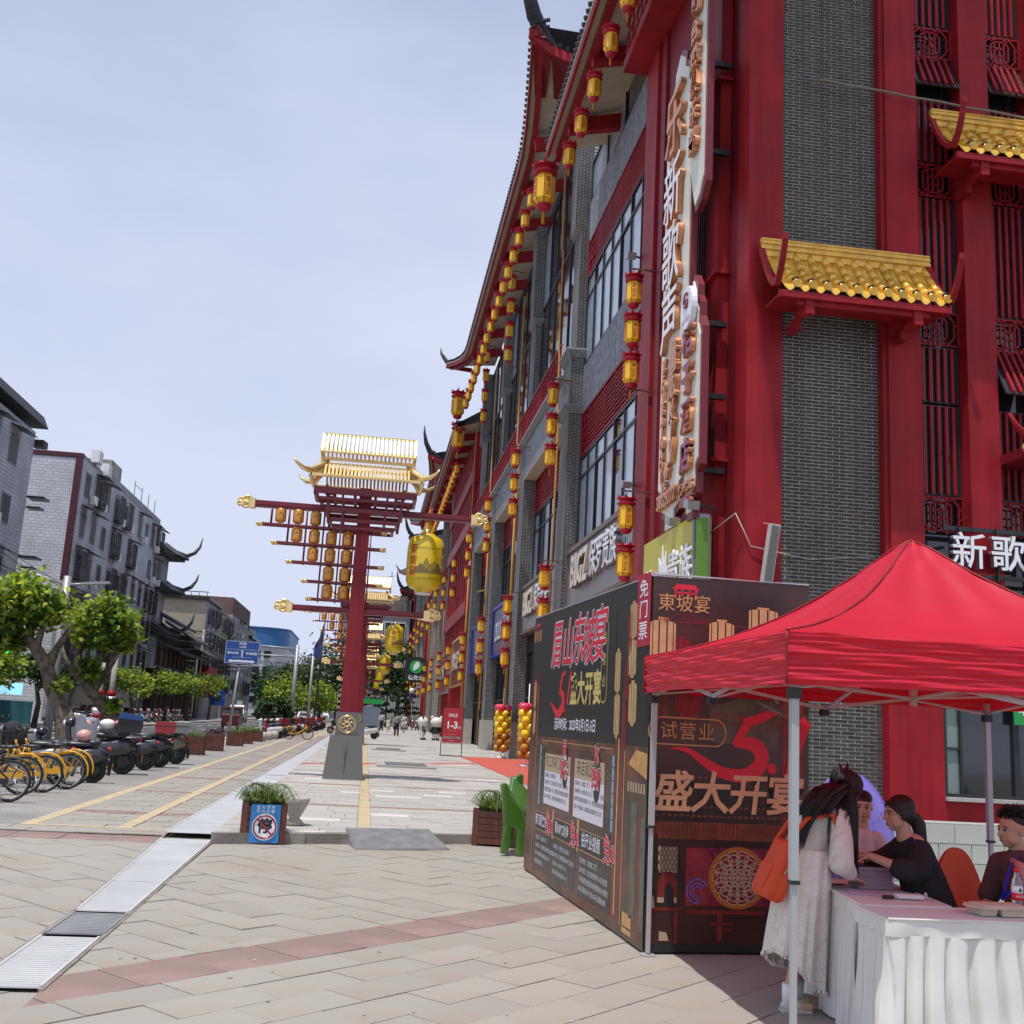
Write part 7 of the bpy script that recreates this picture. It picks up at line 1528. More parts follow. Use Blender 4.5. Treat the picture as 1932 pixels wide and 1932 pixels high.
# roof, screen with mandala, lattice, tables
f.poly('roof_print', [[(.05, .99), (1.385, .99), (1.385, .86), (.10, .86)]], M_PBR, .0002)
f.poly('roof_tile_print', [bt(.06+.033*k, .074+.033*k, .87, .985) for k in range(40)], M_PBR2, .001)
for j, yy in enumerate((1.33, 1.10, 1.03)): f.poly('carved_beam_print', [bt(.02+.05*k, .05+.05*k, yy, yy+.018) for k in range(27)], M_PBR, .0006)
f.poly('screen_print', [bt(.33, 1.38, .36, .80)], mat('print_crimson', (.20, .012, .03), .4, nz=6, amt=.3), .0006)
f.poly('screen_light', [[(.33, .36), (.50, .36), (.62, .62), (.50, .79), (.33, .79)]], mat('print_maroon_glow', (.28, .03, .035), .4, nz=9, amt=.4), .001)
b = MB()
for k in range(24):
    a = 2*PI*k/24
    for r in (.27, .33, .39): 
        x, y = .77+r*math.cos(a), .57+r*math.sin(a)*.92
        if .35 < x < 1.36 and .38 < y < .79: b.M = FA; b.torus((x, y, .0085), .010, .0022, 'Z', 8, 3); b.M = Matrix.Identity(4)
for (cx, cy, s_) in ((.43, .47, 1), (1.14, .45, -1)):
    for r in (.09, .06, .035): ribbon(b, [(cx+s_*r*math.cos(.4+4.6*k/16), cy+r*math.sin(.4+4.6*k/16)) for k in range(17)], [.006]*17, FA, .009)
b.build('bead_print', M_PPU, fp, kind='stuff')
b = MB()
for r, w in ((.235, .014), (.215, .006), (.19, .004)): ribbon(b, [(.77+r*math.cos(2*PI*k/40), .575+r*.95*math.sin(2*PI*k/40)) for k in range(41)], [w]*41, FA, .0088)
b.build('mandala_ring', mat('print_orange', (.42, .15, .02), .4), fp, kind='stuff')
b = MB()
for ring, (r, n) in enumerate(((.035, 6), (.07, 8), (.105, 10), (.14, 12), (.165, 14))):
    for k in range(n):
        a = 2*PI*(k+.5*(ring % 2))/n; ribbon(b, [(.77+r*math.cos(a)+.036*math.cos(t_)*(1+ring*.12), .575+r*math.sin(a)+.030*math.sin(t_)*(1+ring*.12)) for t_ in [2*PI*q/9 for q in range(10)]], [.0032]*10, FA, .0092)
b.build('mandala', mat('print_pearl', (.56, .45, .34), .4), fp, kind='stuff')
f.poly('lattice_ground', [bt(.10, .26, .60, .80), bt(.10, .26, .38, .44)], M_PTN, .001)
b = MB()
for i in range(5):
    for j in range(6): 
        b.M = FA; b.torus((.115+.033*i+(.016 if j % 2 else 0), .615+.034*j, .0078), .015, .0035, 'Z', 6, 3); b.M = Matrix.Identity(4)
b.build('lattice_print', M_BLACK, fp, kind='stuff')
f.poly('furniture_print', [[(.10, .54), (.14, .61), (.22, .61), (.26, .54), (.26, .42), (.10, .42)], bt(.03, .30, .32, .345), bt(.34, 1.0, .30, .33), bt(.60, .64, .10, .30), bt(.04, .07, .08, .32), bt(.24, .27, .08, .32), bt(.55, .74, .22, .235), bt(.58, .73, .18, .19)], M_PBR2, .0014)
f.poly('figure_print', [[(.04, .34), (.08, .34), (.07, .42), (.055, .44), (.04, .40)], [(.12, .10), (.20, .10), (.18, .16), (.12, .17)]], M_PTN, .0016); f.poly('silhouette_print', [[(.15, .35), (.24, .35), (.23, .48), (.20, .53), (.16, .50)]], M_BLACK, .002); f.poly('floor_print', [bt(.0, 1.385, .02, .08)], M_BLACK, .0004)
# ---- long side facing the street
g = PF(FB, lp); bt2 = g.box
M_PW2 = mat('print_dim_timber', (.13, .055, .03), .4, nz=5, amt=.5)
g.poly('lower_mural', [bt2(.02, 4.5, .02, 1.55)], mat('mural_ground', (.075, .042, .026), .38, nz=3, amt=.6, col2=(.19, .06, .03), str2=(.5, .65), s2=2.2), -.0006)
g.poly('timber_print', [bt2(.02, .10, .05, 1.9), bt2(.36, .42, .03, 2.15), bt2(.50, .53, .03, 1.6), bt2(3.60, 3.66, .1, 1.6), bt2(3.78, 3.84, .1, 2.0), bt2(4.30, 4.36, .05, 1.0), bt2(1.35, 1.40, .6, 1.45), bt2(2.08, 2.13, .4, 1.45)], M_PBR2)
g.poly('beam_print', [bt2(.45, 3.75, 1.45, 1.50), bt2(.7, 3.5, 1.42, 1.435), bt2(.02, 4.5, .10, .115)], M_PW2, .001)
g.poly('gold_edge_print', [bt2(.385, .40, .03, 2.1), bt2(3.69, 3.73, .15, 1.6), bt2(3.88, 3.90, .1, 1.5), bt2(.65, 3.55, 1.50, 1.508)], M_PGD, .0014)
g.poly('title_ground', [bt2(.55, 3.52, 1.56, 2.72)], M_BOXL, .0004)
for x, y, w, h in ((3.60, 2.18, .17, .36), (3.61, 1.80, .17, .36), (4.02, 2.28, .22, .30), (4.06, 1.90, .22, .34), (4.02, 2.60, .20, .30), (.20, 2.02, .13, .30), (.22, 1.70, .13, .26)): g.lantern(x, y, w, h)
for x, y in ((3.88, 2.1), (.35, 2.1), (3.86, 1.7), (.06, 2.0), (3.92, 2.5)): g.lantern(x, y, .11, .34, M_PRL)
g.poly('logo_gate', [[(.10, 2.83), (.32, 2.83), (.29, 2.86), (.13, 2.86)], bt2(.12, .14, 2.78, 2.83), bt2(.28, .30, 2.78, 2.83)], M_PRD, .001); g.txt('東坡宴', .22, 2.70, .15, M_PGD)
for i, (c, x) in enumerate(zip('眉山东坡宴', (1.20, 1.70, 2.15, 2.55, 2.95))):
    for dx_, dy_ in ((-.022, 0), (.022, 0), (0, .018), (0, -.018), (.015, .013), (-.015, -.013)): g.txt(c, x+dx_, 2.52-.02*(i % 2)+dy_, .56, M_PWH, z=.002, sx=.86, shear=.18)
    for dx_ in (-.007, .007): g.txt(c, x+dx_, 2.52-.02*(i % 2), .56, M_PRD, z=.0033, sx=.86, shear=.18)
    g.txt(c, x, 2.52-.02*(i % 2), .56, M_PRD, z=.0035, bold=.003, sx=.86, shear=.18)
b = MB(); pl = [(3.16+.10*math.cos(a), 2.60+.07*math.sin(a)) for a in [PI*k/10 for k in range(11)]]+[(3.16+.10*math.cos(a), 1.98+.07*math.sin(a)) for a in [PI+PI*k/10 for k in range(11)]]; pl.append(pl[0]); ribbon(b, pl, [.006]*len(pl), FB, .008); b.build('pill_outline', M_PYE, lp)
for i, c in enumerate('试营业'): g.txt(c, 3.16, 2.50-.20*i, .12, M_PYE)
b = MB(); brush(b, [(1.02, 1.93, .004), (1.2, 1.86, .03), (1.38, 1.80, .045), (1.58, 1.86, .06), (1.62, 1.97, .055), (1.50, 2.03, .03), (1.44, 2.02, .02)], FB, .009); brush(b, [(1.44, 2.0, .02), (1.5, 2.12, .04), (1.56, 2.2, .03)], FB, .0092); brush(b, [(1.5, 2.19, .03), (1.68, 2.24, .02)], FB, .0094); brush(b, [(1.92, 2.24, .03), (1.86, 2.08, .035), (1.80, 1.9, .03)], FB, .009); b.prism([(1.70+.03*math.cos(q), 1.84+.03*math.sin(q)) for q in [2*PI*k/12 for k in range(12)]], .0085, .009, FB); b.build('brushed_date', M_PRD, lp, kind='stuff')
for i, c in enumerate('盛大开宴'): g.txt(c, 2.04+.30*i, 2.03, .34, M_PYE, bold=.010, sx=.85)
g.txt('活动时间：2025年5月1日-5日', 2.10, 1.685, .135, M_PWH, bold=.003, sp=.96)
g.poly('notice_sheet', [bt2(.90, 2.05, .83, 1.32)], M_PWH, .002); g.poly('notice_sheet', [bt2(2.22, 3.30, .81, 1.32)], M_PWH, .002); g.poly('notice_head', [bt2(.90, 2.05, 1.18, 1.37), bt2(2.22, 3.30, 1.18, 1.37)], M_PTN, .0026)
g.txt('凭三苏祠门票', 1.33, 1.275, .13, M_BLACK); g.txt('来店就送', 2.62, 1.275, .16, M_BLACK)
for k, ln_ in enumerate(('活动地点：东坡宴大门', '活动内容：凭三苏祠门票（电子票）即可到店', '领取古茶饮品一份，凭票登记东坡宴指定商家可', '任选一杯饮品，详情咨询活动现场工作人员')): g.txt(ln_, .93, 1.135-.075*k, .052, M_BLACK, align='LEFT')
for k, ln_ in enumerate(('活动地点：东坡宴二号门', '活动内容：2025年5月1日-3日，到东坡宴、凭票', '即可到东坡宴登记领取一份，凭登记商家指定商家可', '任选一份冰淇淋，详情咨询活动现场工作人员')): g.txt(ln_, 2.25, 1.135-.075*k, .050, M_BLACK, align='LEFT')
g.poly('ink_blot', [[(1.83+.13*math.cos(a), 1.25+.20*math.sin(a)) for a in [2*PI*k/16 for k in range(16)]], [(3.05+.13*math.cos(a), 1.22+.22*math.sin(a)) for a in [2*PI*k/16 for k in range(16)]]], M_BLACK, .004)
for (c, x, y) in (('送', 1.80, 1.42), ('奶茶', 1.80, 1.22), ('冰', 3.03, 1.42), ('淇淋', 3.03, 1.20)): g.txt(c, x, y, .20, M_PWH, z=.0065, bold=.012, sx=.8); g.txt(c, x, y, .20, M_PRD, z=.008, bold=.005, sx=.8)
g.poly('cyan_strip', [bt2(.63, .70, .80+.11*k, .90+.11*k) for k in range(6)]+[bt2(3.53, 3.60, .80+.11*k, .90+.11*k) for k in range(6)], M_PBL, .002)
for x0, x1, tt, ls in ((.55, 1.30, '穿汉服来的', ('活动地点：东坡宴二号门', '活动内容：穿汉服到店拍照发布朋友圈', '每人可免费享用东坡宴小吃一份', '数量有限送完即止')), (1.42, 2.38, '和NPC对诗', ('活动地点：东坡宴二楼人偶台', '活动内容：在东坡宴里与NPC互动对诗', '成功对出一首诗的下一句', '即可获得东坡宴优惠卡一份')), (2.50, 3.58, '拍开业视频', ('活动地点：东坡宴二号门', '活动内容：在抖音/视频号/小红书任意', '平台拍摄东坡宴相关视频发布并点赞数', '每人奖励送100个送100元优惠现金券'))):
    g.poly('label_ground', [bt2(x0, x1, .53, .72)], M_BLACK, .002); b = MB(); ribbon(b, [(x0, .53), (x1, .53), (x1, .72), (x0, .72), (x0, .53)], [.004]*5, FB, .008); b.build('label_rim', M_PGD, lp)
    g.txt(tt, x0+(x1-x0)*.38, .625, .13 if x0 < 2 else .145, M_PWH, sx=.9, bold=.002)
    for c, dx, dz, s_ in (('免', -.20, 0, .26), ('单', -.02, -.02, .17)): g.txt(c, x1+dx+.08, .62+dz, s_, M_PWH, z=.006, bold=.012, sx=.8); g.txt(c, x1+dx+.08, .62+dz, s_, M_PRD, z=.008, bold=.004, sx=.8)
    g.poly('text_ground', [bt2(x0, x1, .12, .50)], M_BOXL, .001)
    for k, l_ in enumerate(ls): g.txt(l_, x0+.04, .44-.085*k, .052 if x0 < 2 else .058, M_PWH, align='LEFT')
g.poly('eave_print', [[(4.0, 1.40), (4.5, 1.30), (4.5, 1.50), (4.2, 1.52)]], M_PGD, .001); g.poly('eave_bracket_print', [bt2(4.0+.07*k, 4.04+.07*k, 1.18, 1.26) for k in range(7)], M_PTN, .001); g.poly('door_print', [bt2(4.12, 4.28, .2, 1.1), bt2(4.38, 4.5, .15, 1.0)], M_PGR, .001); g.poly('brocade_print', [bt2(3.95, 4.2, .06, .22), bt2(1.36, 1.42, .5, .8), bt2(2.40, 2.47, .5, .8)], M_PGD, .001)
t = thing('hanging_banner', 'narrow red vertical banner with three white characters at the box corner', 'banner', (2.25, 8.47, 0))
fb2 = FB @ Matrix.Translation((0, 0, .015)); q = MB().prism([(4.16, 2.36), (4.50, 2.36), (4.50, 2.965), (4.16, 2.965)], 0, .004, fb2).build('cloth', mat('banner_red', (.40, .01, .035), .5), t); q.location = BO
for i, c in enumerate('免门票'):
    o = text('lettering', c, t, fb2 @ Matrix.Translation((4.33, 2.83-.175*i, .0055)), .16, M_LETTER, bold=.001, sx=1.5); o.location = Vector(o.location)+BO
# ================================================================ red pop-up tent
M_TENT = mat('red_polyester', (.60, .012, .04), .45, nz=2, amt=.06, bump=.25, bs=5, sheen=.2)
n_ = M_TENT.node_tree; pb = n_.nodes['Principled BSDF']; ou = [x for x in n_.nodes if x.type == 'OUTPUT_MATERIAL'][0]; tr = n_.nodes.new('ShaderNodeBsdfTranslucent'); tr.inputs[0].default_value = (.85, .03, .03, 1); ms_ = n_.nodes.new('ShaderNodeMixShader'); ms_.inputs[0].default_value = .30
n_.links.new(pb.outputs[0], ms_.inputs[1]); n_.links.new(tr.outputs[0], ms_.inputs[2]); n_.links.new(ms_.outputs[0], ou.inputs[0])
TP = [Vector((2.27, 5.60, 0)), Vector((2.25, 8.44, 0)), Vector((5.11, 8.42, 0)), Vector((5.13, 5.58, 0))]; ZB = (1.98, 1.985, 2.0, 1.99); ZT = 2.26; PK = Vector((3.76, 7.1, 3.12))
te = thing('pop_up_tent', 'red pop-up canopy tent with grey legs shading the reception tables', 'tent', (2.27, 5.6, 0)); TO = -Vector((2.27, 5.6, 0))
def tb(b, n, m, par=None, kind=None):
    o = b.build(n, m, par or te, kind=kind)
    if not par: o.location = TO
    return o
for i in range(4):
    a, c = TP[i], TP[(i+1) % 4]; cen = (TP[0]+TP[2])/2
    oa = a+(a-cen).normalized()*.07; oc = c+(c-cen).normalized()*.07
    b = MB()
    def cf(u, v, oa=oa, oc=oc):
        e = oa.lerp(oc, u); e = Vector((e.x, e.y, ZT-.012*math.sin(PI*u))); p = e.lerp(PK, v); sag = .16*math.sin(PI*v)*(1-.0*v)+.05*math.sin(PI*u)*math.sin(PI*v); p.z -= sag
        if v > .8: p.z += .06*(v-.8)/.2*(1-(v-.8)/.2)
        q_ = math.sin(PI*v); return p+Vector((0, 0, .006*math.sin(19*u+4*v)*q_+.004*math.sin(41*(u-.5)*(1.2-v)+9*v)*q_+.005*math.sin(70*u)*max(0, 1-8*v)+.006*math.sin(55*v+12*u)*max(0, v-.7)*3+.006*math.exp(-((v-.74)/.02)**2)))
    b.grid(cf, 70, 60); pnl = tb(b, 'canopy_panel', M_TENT)
    b = MB()
    def vf(u, v, oa=oa, oc=oc, i=i):
        e = oa.lerp(oc, u); d = (oc-oa).normalized(); nn = Vector((d.y, -d.x, 0))*(-1 if False else 1); zb = ZB[i]+(ZB[(i+1) % 4]-ZB[i])*u
        w = .005*math.sin(v*14+6*u+i)+.0030*math.sin(v*37+9*u+2*math.sin(5*u))+.0035*math.sin(v*61-13*u+i)+.007*math.sin(23*u)*v+.004*math.sin(v*25+31*u)
        w *= math.sin(PI*min(1, max(0, u*12)))**.5 if u < .04 else 1
        return Vector((e.x, e.y, ZT-.005+(zb-ZT)*v))-nn*w*1.0+Vector((0, 0, -.006*math.sin(7*u)*v))
    b.grid(vf, 90, 44); tb(b, 'valance', M_TENT)
    b = MB(); b.path([cf(0, k/16)+Vector((0, 0, .004)) for k in range(17)], .008, 5); b.path([vf(0, k/6) for k in range(7)], .008, 5); tb(b, 'seam', mat('dark_red_seam', (.25, .004, .012), .6), pnl, 'stuff')
M_LEG = mat('grey_powder_coat', (.42, .44, .45), .42, .2)
for i, p_ in enumerate(TP):
    cc = (TP[0]+TP[2])/2; q = p_+(cc-p_).normalized()*.03
    lg = tb(MB().box(q.x-.021, q.x+.021, q.y-.021, q.y+.021, .95, 2.05).box(q.x-.015, q.x+.015, q.y-.015, q.y+.015, .02, .95), 'tent_leg', M_LEG, None)
    tb(MB().box(q.x-.027, q.x+.027, q.y-.027, q.y+.027, .94, .96).box(q.x-.032, q.x+.032, q.y-.032, q.y+.032, 1.90, 1.96), 'leg_collar', M_BLACK, lg, 'stuff'); tb(MB().box(q.x-.05, q.x+.05, q.y-.05, q.y+.05, 0, .012), 'foot_plate', M_LEG, lg)
for i in range(4):
    a, c = TP[i]+Vector((0, 0, 0)), TP[(i+1) % 4]; cc = (TP[0]+TP[2])/2; a = a+(cc-a).normalized()*.04; c = c+(cc-c).normalized()*.04
    b = MB()
    for k in range(2):
        p0, p1 = a.lerp(c, k/2), a.lerp(c, (k+1)/2)
        b.beam((p0.x, p0.y, 2.14 if k else 1.97), (p1.x, p1.y, 1.96 if k else 2.14), .026, .013); b.beam((p0.x, p0.y, 1.94 if k else 2.16), (p1.x, p1.y, 2.15 if k else 1.93), .013, .026)
    tb(b, 'truss', M_LEG, None, 'stuff')
    mid = a.lerp(c, .5); tb(MB().cbox((mid.x, mid.y, 1.90), (.06, .06, .05)), 'truss_joint', M_BLACK, None)
    b = MB(); ctr = Vector((PK.x, PK.y, 2.40)); b.beam((mid.x, mid.y, 2.10), (ctr.x, ctr.y, 2.0), .026, .014); b.beam((mid.x, mid.y, 1.92), (ctr.x, ctr.y, 2.35), .026, .014); tb(b, 'centre_truss', M_LEG, None, 'stuff')
tb(MB().box(PK.x-.02, PK.x+.02, PK.y-.02, PK.y+.02, 1.95, 3.08), 'centre_pole', M_LEG)
# ================================================================ tables with pleated skirts
M_CLOTH = mat('white_tablecloth', (.70, .69, .66), .85, nz=4, amt=.03, bump=.12, bs=7); M_TOPC = mat('white_table_top_cloth', (.66, .65, .65), .75, bump=.12, bs=8)
def skirt_table(label, C, z=.75):
    """C: four corners counter-clockwise seen from above, first edge = front"""
    t = thing('skirted_table', label, 'table', (C[0][0], C[0][1], 0), 0, 'white skirted tables under the tent'); o = -Vector((C[0][0], C[0][1], 0))
    def b3(b, n, m, k=None): q = b.build(n, m, t, kind=k); q.location = o; return q
    cx = sum(p[0] for p in C)/4; cy = sum(p[1] for p in C)/4
    b3(MB().prism([(cx+(x-cx)*.99, cy+(y-cy)*.99) for x, y in C], z-.03, z), 'table_top', M_TOPC)
    for i in range(4):
        a, c = Vector((*C[i], 0)), Vector((*C[(i+1) % 4], 0)); L = (c-a).length; d = (c-a)/L; nn = Vector((d.y, -d.x, 0)); pl = max(2, round(L/.12))
        rd = random.Random(i+int(cx*9)); ph = [rd.uniform(-.25, .25) for _ in range(pl+2)]; am = [rd.uniform(.6, 1.4) for _ in range(pl+2)]
        def sf(u, v):
            s = u*pl+.42*math.sin(PI*2*u*2+i)*math.sin(PI*u)+.2*math.sin(17*u)*math.sin(PI*u); s = max(0, min(pl-1e-4, s)); k = int(min(s, pl-1)); fpt = s-k; w = (min(1, fpt*1.6)*(1 if fpt < .86 else (1-fpt)/.14))*am[k]; wide = 1+.0*v
            g_ = min(fpt, 1-fpt)*2*am[k]; off = .012+.035*v-(.030+.045*v)*math.exp(-(g_/.22)**2)*(.35+.65*min(1, v*4))+.010*math.sin(PI*fpt)*v+.004*math.sin(11*v+ph[k]*20)*v; sh = ph[k]*.09*v*math.sin(PI*fpt)
            e = a+d*(L*u+sh+.010*math.sin(5*v+13*u)); cw = (u-.5)*2; e = e+d*(math.copysign(abs(cw)**12, cw)*(.02+.035*v)); return e+nn*off+Vector((0, 0, z-.085-(z-.095)*v))
        b3(MB().grid(sf, pl*20, 14), 'skirt', M_CLOTH)
        def bf(u, v): return a+d*(L*u+(u-.5)*.035)+nn*(.012+.004*math.sin(60*u)*v+.004*math.sin(23*u+2*v))+Vector((0, 0, z+.002-.092*v-.003*math.sin(41*u)*v))
        b3(MB().grid(bf, 60, 5), 'cloth_border', M_CLOTH)
        b = MB(); b.path([a+d*(L*k/30)+nn*.012+Vector((0, 0, z)) for k in range(31)], .008, 6); b3(b, 'hem_roll', M_CLOTH)
    return t
skirt_table('nearest white skirted table with food box and water bottle on it', [(2.91, 5.83), (5.0, 5.86), (5.0, 6.24), (2.93, 6.22)])
skirt_table('white skirted table behind the nearest one, holding the stack of leaflets', [(2.985, 6.27), (3.53, 6.29), (3.64, 7.32), (3.10, 7.32)])
t = thing('leaflet_stack', 'thick stack of pinkish leaflets on the rear white table', 'paper stack', (3.37, 6.98, .755)); rd = random.Random(3)
for k in range(16): MB().cbox((rd.gauss(0, .002), rd.gauss(0, .002), .004+.0085*k), (.235, .17, .0078), rd.gauss(0, .012)).build('leaflets', mat('leaflet_edge', (.34, .27, .33), .7, rnd=.15), t)
MB().cbox((0, 0, .142), (.23, .165, .004), .02).build('top_sheet', M_BLACK, t)
tag(MB().box(-.05, .42, -.10, .12, 0, .02).build('paper_sheets', mat('lilac_paper', (.55, .46, .66), .7), None, (3.10, 6.62, .752), rz=-.3) if False else MB().box(-.12, .12, -.09, .09, 0, .004).build('paper_sheet', mat('lilac_paper', (.52, .44, .64), .7), None, (3.22, 6.72, .753), rz=-.25), 'lilac sheet of paper lying in front of the leaflet stack', 'paper')
tag(MB().path([(0, 0, 0), (.09, .01, 0)], .005, 8).build('pen', M_BLACK, None, (3.13, 7.02, .758)), 'black pen on the rear table left of the leaflets', 'pen')
t = thing('power_bank', 'white rounded power bank with wrist loop near the table corner', 'power bank', (3.40, 6.50, .755), -.12); o = capsule_body('case', [((-.075, 0, .014), (.075, 0, .014), .014, .014), ((-.075, .05, .014), (.075, .05, .014), .014, .014), ((-.075, .025, .014), (.075, .025, .014), .015, .015)], M_WHITE, .004, t, 2); MB().torus((.105, .03, .022), .018, .004, 'X', 12, 5).build('loop', M_WHITE, t)
tag(MB().path([(0, 0, 0), (.07, .0, 0)], .012, 10).build('marker_cap', M_BLACK, None, (3.22, 6.50, .766)), 'short black marker beside the white power bank', 'marker')
t = thing('food_container', 'cream three-compartment takeaway food container on the nearest table', 'food container', (3.70, 6.06, .755), .05); M_PULP = mat('cream_pulp', (.62, .52, .40), .7)
for (x0, x1, y0, y1) in ((-.15, -.045, -.08, .08), (-.035, .155, -.085, -.005), (-.035, .155, .005, .085)):
    b = MB(); cx, cy = (x0+x1)/2, (y0+y1)/2; b.add([(cx+(x-cx)*k, cy+(y-cy)*k, z) for k, z in ((.82, 0), (1, .042)) for x, y in ((x0, y0), (x1, y0), (x1, y1), (x0, y1))], [(3, 2, 1, 0), (4, 5, 6, 7), (0, 1, 5, 4), (1, 2, 6, 5), (2, 3, 7, 6), (3, 0, 4, 7)], False); b.build('compartment', M_PULP, t)
lid = MB().prism([(-.17+.02, -.10), (.155, -.10), (.175, -.08), (.175, .08), (.155, .10), (-.15, .10), (-.20, .03), (-.20, -.03)], .042, .049).prism([(-.13, -.075), (.14, -.075), (.15, -.06), (.15, .06), (.14, .075), (-.13, .075)], .049, .058).build('lid', M_PULP, t)
t = thing('water_bottle', 'clear water bottle with red cap and red and white label on the nearest table', 'bottle', (3.865, 6.12, .755)); M_PET = mat('clear_plastic', (.85, .87, .9), .08, trans=.85, spec=.5)
MB().lathe([(.028, 0), (.031, .01), (.029, .03), (.031, .045), (.029, .06), (.031, .075), (.031, .16), (.027, .185), (.014, .215), (.013, .235)], 20).build('bottle_body', M_PET, t); MB().cyl((0, 0, .232), .016, .024, 16).build('cap', M_PRD, t)
lb_ = MB().lathe([(.0318, .075), (.0318, .115)], 20).build('label_lower', M_PRD, t); MB().lathe([(.0319, .115), (.0319, .155)], 20).build('label_upper', M_LETTER, t); MB().prism([(0, -.014), (.012, -.004), (.006, .004), (0, .016), (-.006, .004), (-.012, -.004)], .033, .0335, frame((0, 0, .135), (1, 0, 0))).build('label_mark', mat('label_green', (.02, .12, .08), .5), lb_)
text('lettering', '农夫山泉', lb_, frame((0, -.0330, .097), (1, 0, 0)), .015, M_LETTER)
# ================================================================ low block wall, purple inflatable, covered chairs, slide
t = thing('block_wall', 'low wall of pale painted blocks behind the seated people', 'wall', (7.4, 11.6, 0)); M_BLK = mat('pale_block', (.46, .48, .44), .8, nz=3, amt=.06, rnd=.05); M_BJ = mat('block_joint', (.33, .34, .32), .9)
MB().box(-1.78, 6, .012, .3, 0, .84).build('core', M_BJ, t); bk = MB().box(-.19, .19, 0, .05, -.098, .098).mesh('block', M_BLK)
for r in range(4):
    for c in range(19): place('block', bk, t, (-1.58+.392*c+(.196 if r % 2 else 0), -.0, .105+.206*r))
t = thing('inflatable_dome', 'big rounded purple inflatable with glossy horn tips behind the boy', 'inflatable', (4.25, 9.3, 0)); M_PUR = mat('purple_vinyl', (.17, .14, .55), .3, nz=2.5, amt=.25, coat=.4, col2=(.05, .045, .12), str2=(.5, .7), s2=1.6)
MB().sph((.05, 0, .72), (.41, .32, .70), 28, 20).build('dome', M_PUR, t); MB().lathe([(.055, 0), (.04, .08), (.012, .15), (.002, .18)], 12, (-.10, -.05, 1.30)).build('horn', M_BLACK, t)
MB().sph((-.26, -.1, 1.03), (.15, .12, .10), 16, 10).build('white_lobe', M_WHITE, t); MB().torus((-.20, -.12, 1.12), .09, .018, 'Y', 16, 6, .2, 3.0).build('strap', M_BLACK, t)
M_CHC = mat('orange_red_chair_cover', (.72, .12, .06), .7, bump=.2, bs=10)
def cover_chair(lb, x, y, rz):
    t = thing('covered_chair', lb, 'chair', (x, y, 0), rz, 'chairs in orange-red covers')
    b = MB(); b.grid(lambda u, v: ((u-.5)*2*.185*(1-2.6*max(0, v-.62)**2.2), .02*math.sin(9*u)*(1-v)-.10-.02*math.sin(PI*u), .02+.97*v-.14*abs(2*u-1)**2.5*max(0, v-.5)*2), 24, 20); b.grid(lambda u, v: ((.5-u)*2*.185*(1-2.6*max(0, v-.62)**2.2), .02*math.sin(9*u)*(1-v)-.16+.02*math.sin(PI*u)-.05*(1-v)*0, .02+.97*v-.14*abs(2*u-1)**2.5*max(0, v-.5)*2), 24, 20); b.build('back_cover', M_CHC, t)
    b = MB(); b.box(-.2, .2, -.10, .32, .40, .46); b.grid(lambda u, v: (-.2+.4*u, .32+.02*math.sin(20*u)*(1-v), .0+.42*v), 20, 6); b.grid(lambda u, v: (-.2-.015*math.sin(20*u)*(1-v), -.1+.42*u, .42*v), 20, 6); b.grid(lambda u, v: (.2+.015*math.sin(20*u)*(1-v), .32-.42*u, .42*v), 20, 6); b.build('seat_cover', M_CHC, t)
cover_chair('empty chair in an orange-red cover between the seated pair', 4.19, 7.25, PI-.1); [(lambda t: (MB().cyl((0, 0, .40), .17, .04, 18).build('seat', M_BLACK, t), [MB().beam((c*.12, s*.12, .40), (c*.16, s*.16, 0), .025).build('leg', M_STEEL, t) for c in (-1, 1) for s in (-1, 1)]))(thing('stool', lb, 'stool', (x, y, 0), 0, 'low stools under the tent')) for lb, x, y in (('low black stool under the woman in the black robe', 3.80, 6.90), ('low black stool under the young man', 4.44, 6.75))]
t = thing('elephant_slide', 'glossy green moulded plastic slide seat behind the printed box', 'slide', (1.8, 14.15, 0)); M_GRN = mat('glossy_green_plastic', (.055, .14, .016), .22, nz=3, amt=.15, coat=.5, col2=(.10, .15, .06), str2=(.55, .7), s2=6)
prof = [(.0, .88), (.03, .92), (.09, .90), (.13, .78), (.21, .68), (.29, .60), (.34, .47), (.34, .0), (.24, .0), (.235, .34), (.15, .37), (.145, .03), (.03, .03), (.06, .36), (.03, .62)]
def sl_(b):
    b.prism(prof, -.0, .09, frame((.0, 0, 0), (1, 0, 0))); b.prism([(x+.03+.35*max(0, (z-.5)), z*1.10+.0) for x, z in prof], -.62, -.53, frame((.12, 0, 0), (1, 0, 0)))
    for k in range(14): x = .03+.034*k; z = .87-.033*k; b.path([(x, .0, z), (x+.07, .16, z-.16), (x+.15, .34, z-.18+.01*k), (x+.22, .60, z+.08)], .045, 8)
b = MB(); sl_(b); me = b.mesh('s', M_GRN); o = bpy.data.objects.new('s', me); COL.objects.link(o); md = o.modifiers.new('r', 'REMESH'); md.mode = 'VOXEL'; md.voxel_size = .014; md.use_smooth_shade = True; s_ = o.modifiers.new('s', 'SMOOTH'); s_.factor = .5; s_.iterations = 8
me2 = bpy.data.meshes.new_from_object(o.evaluated_get(bpy.context.evaluated_depsgraph_get())); bpy.data.objects.remove(o); me2.materials.clear(); me2.materials.append(M_GRN); place('slide_body', me2, t)
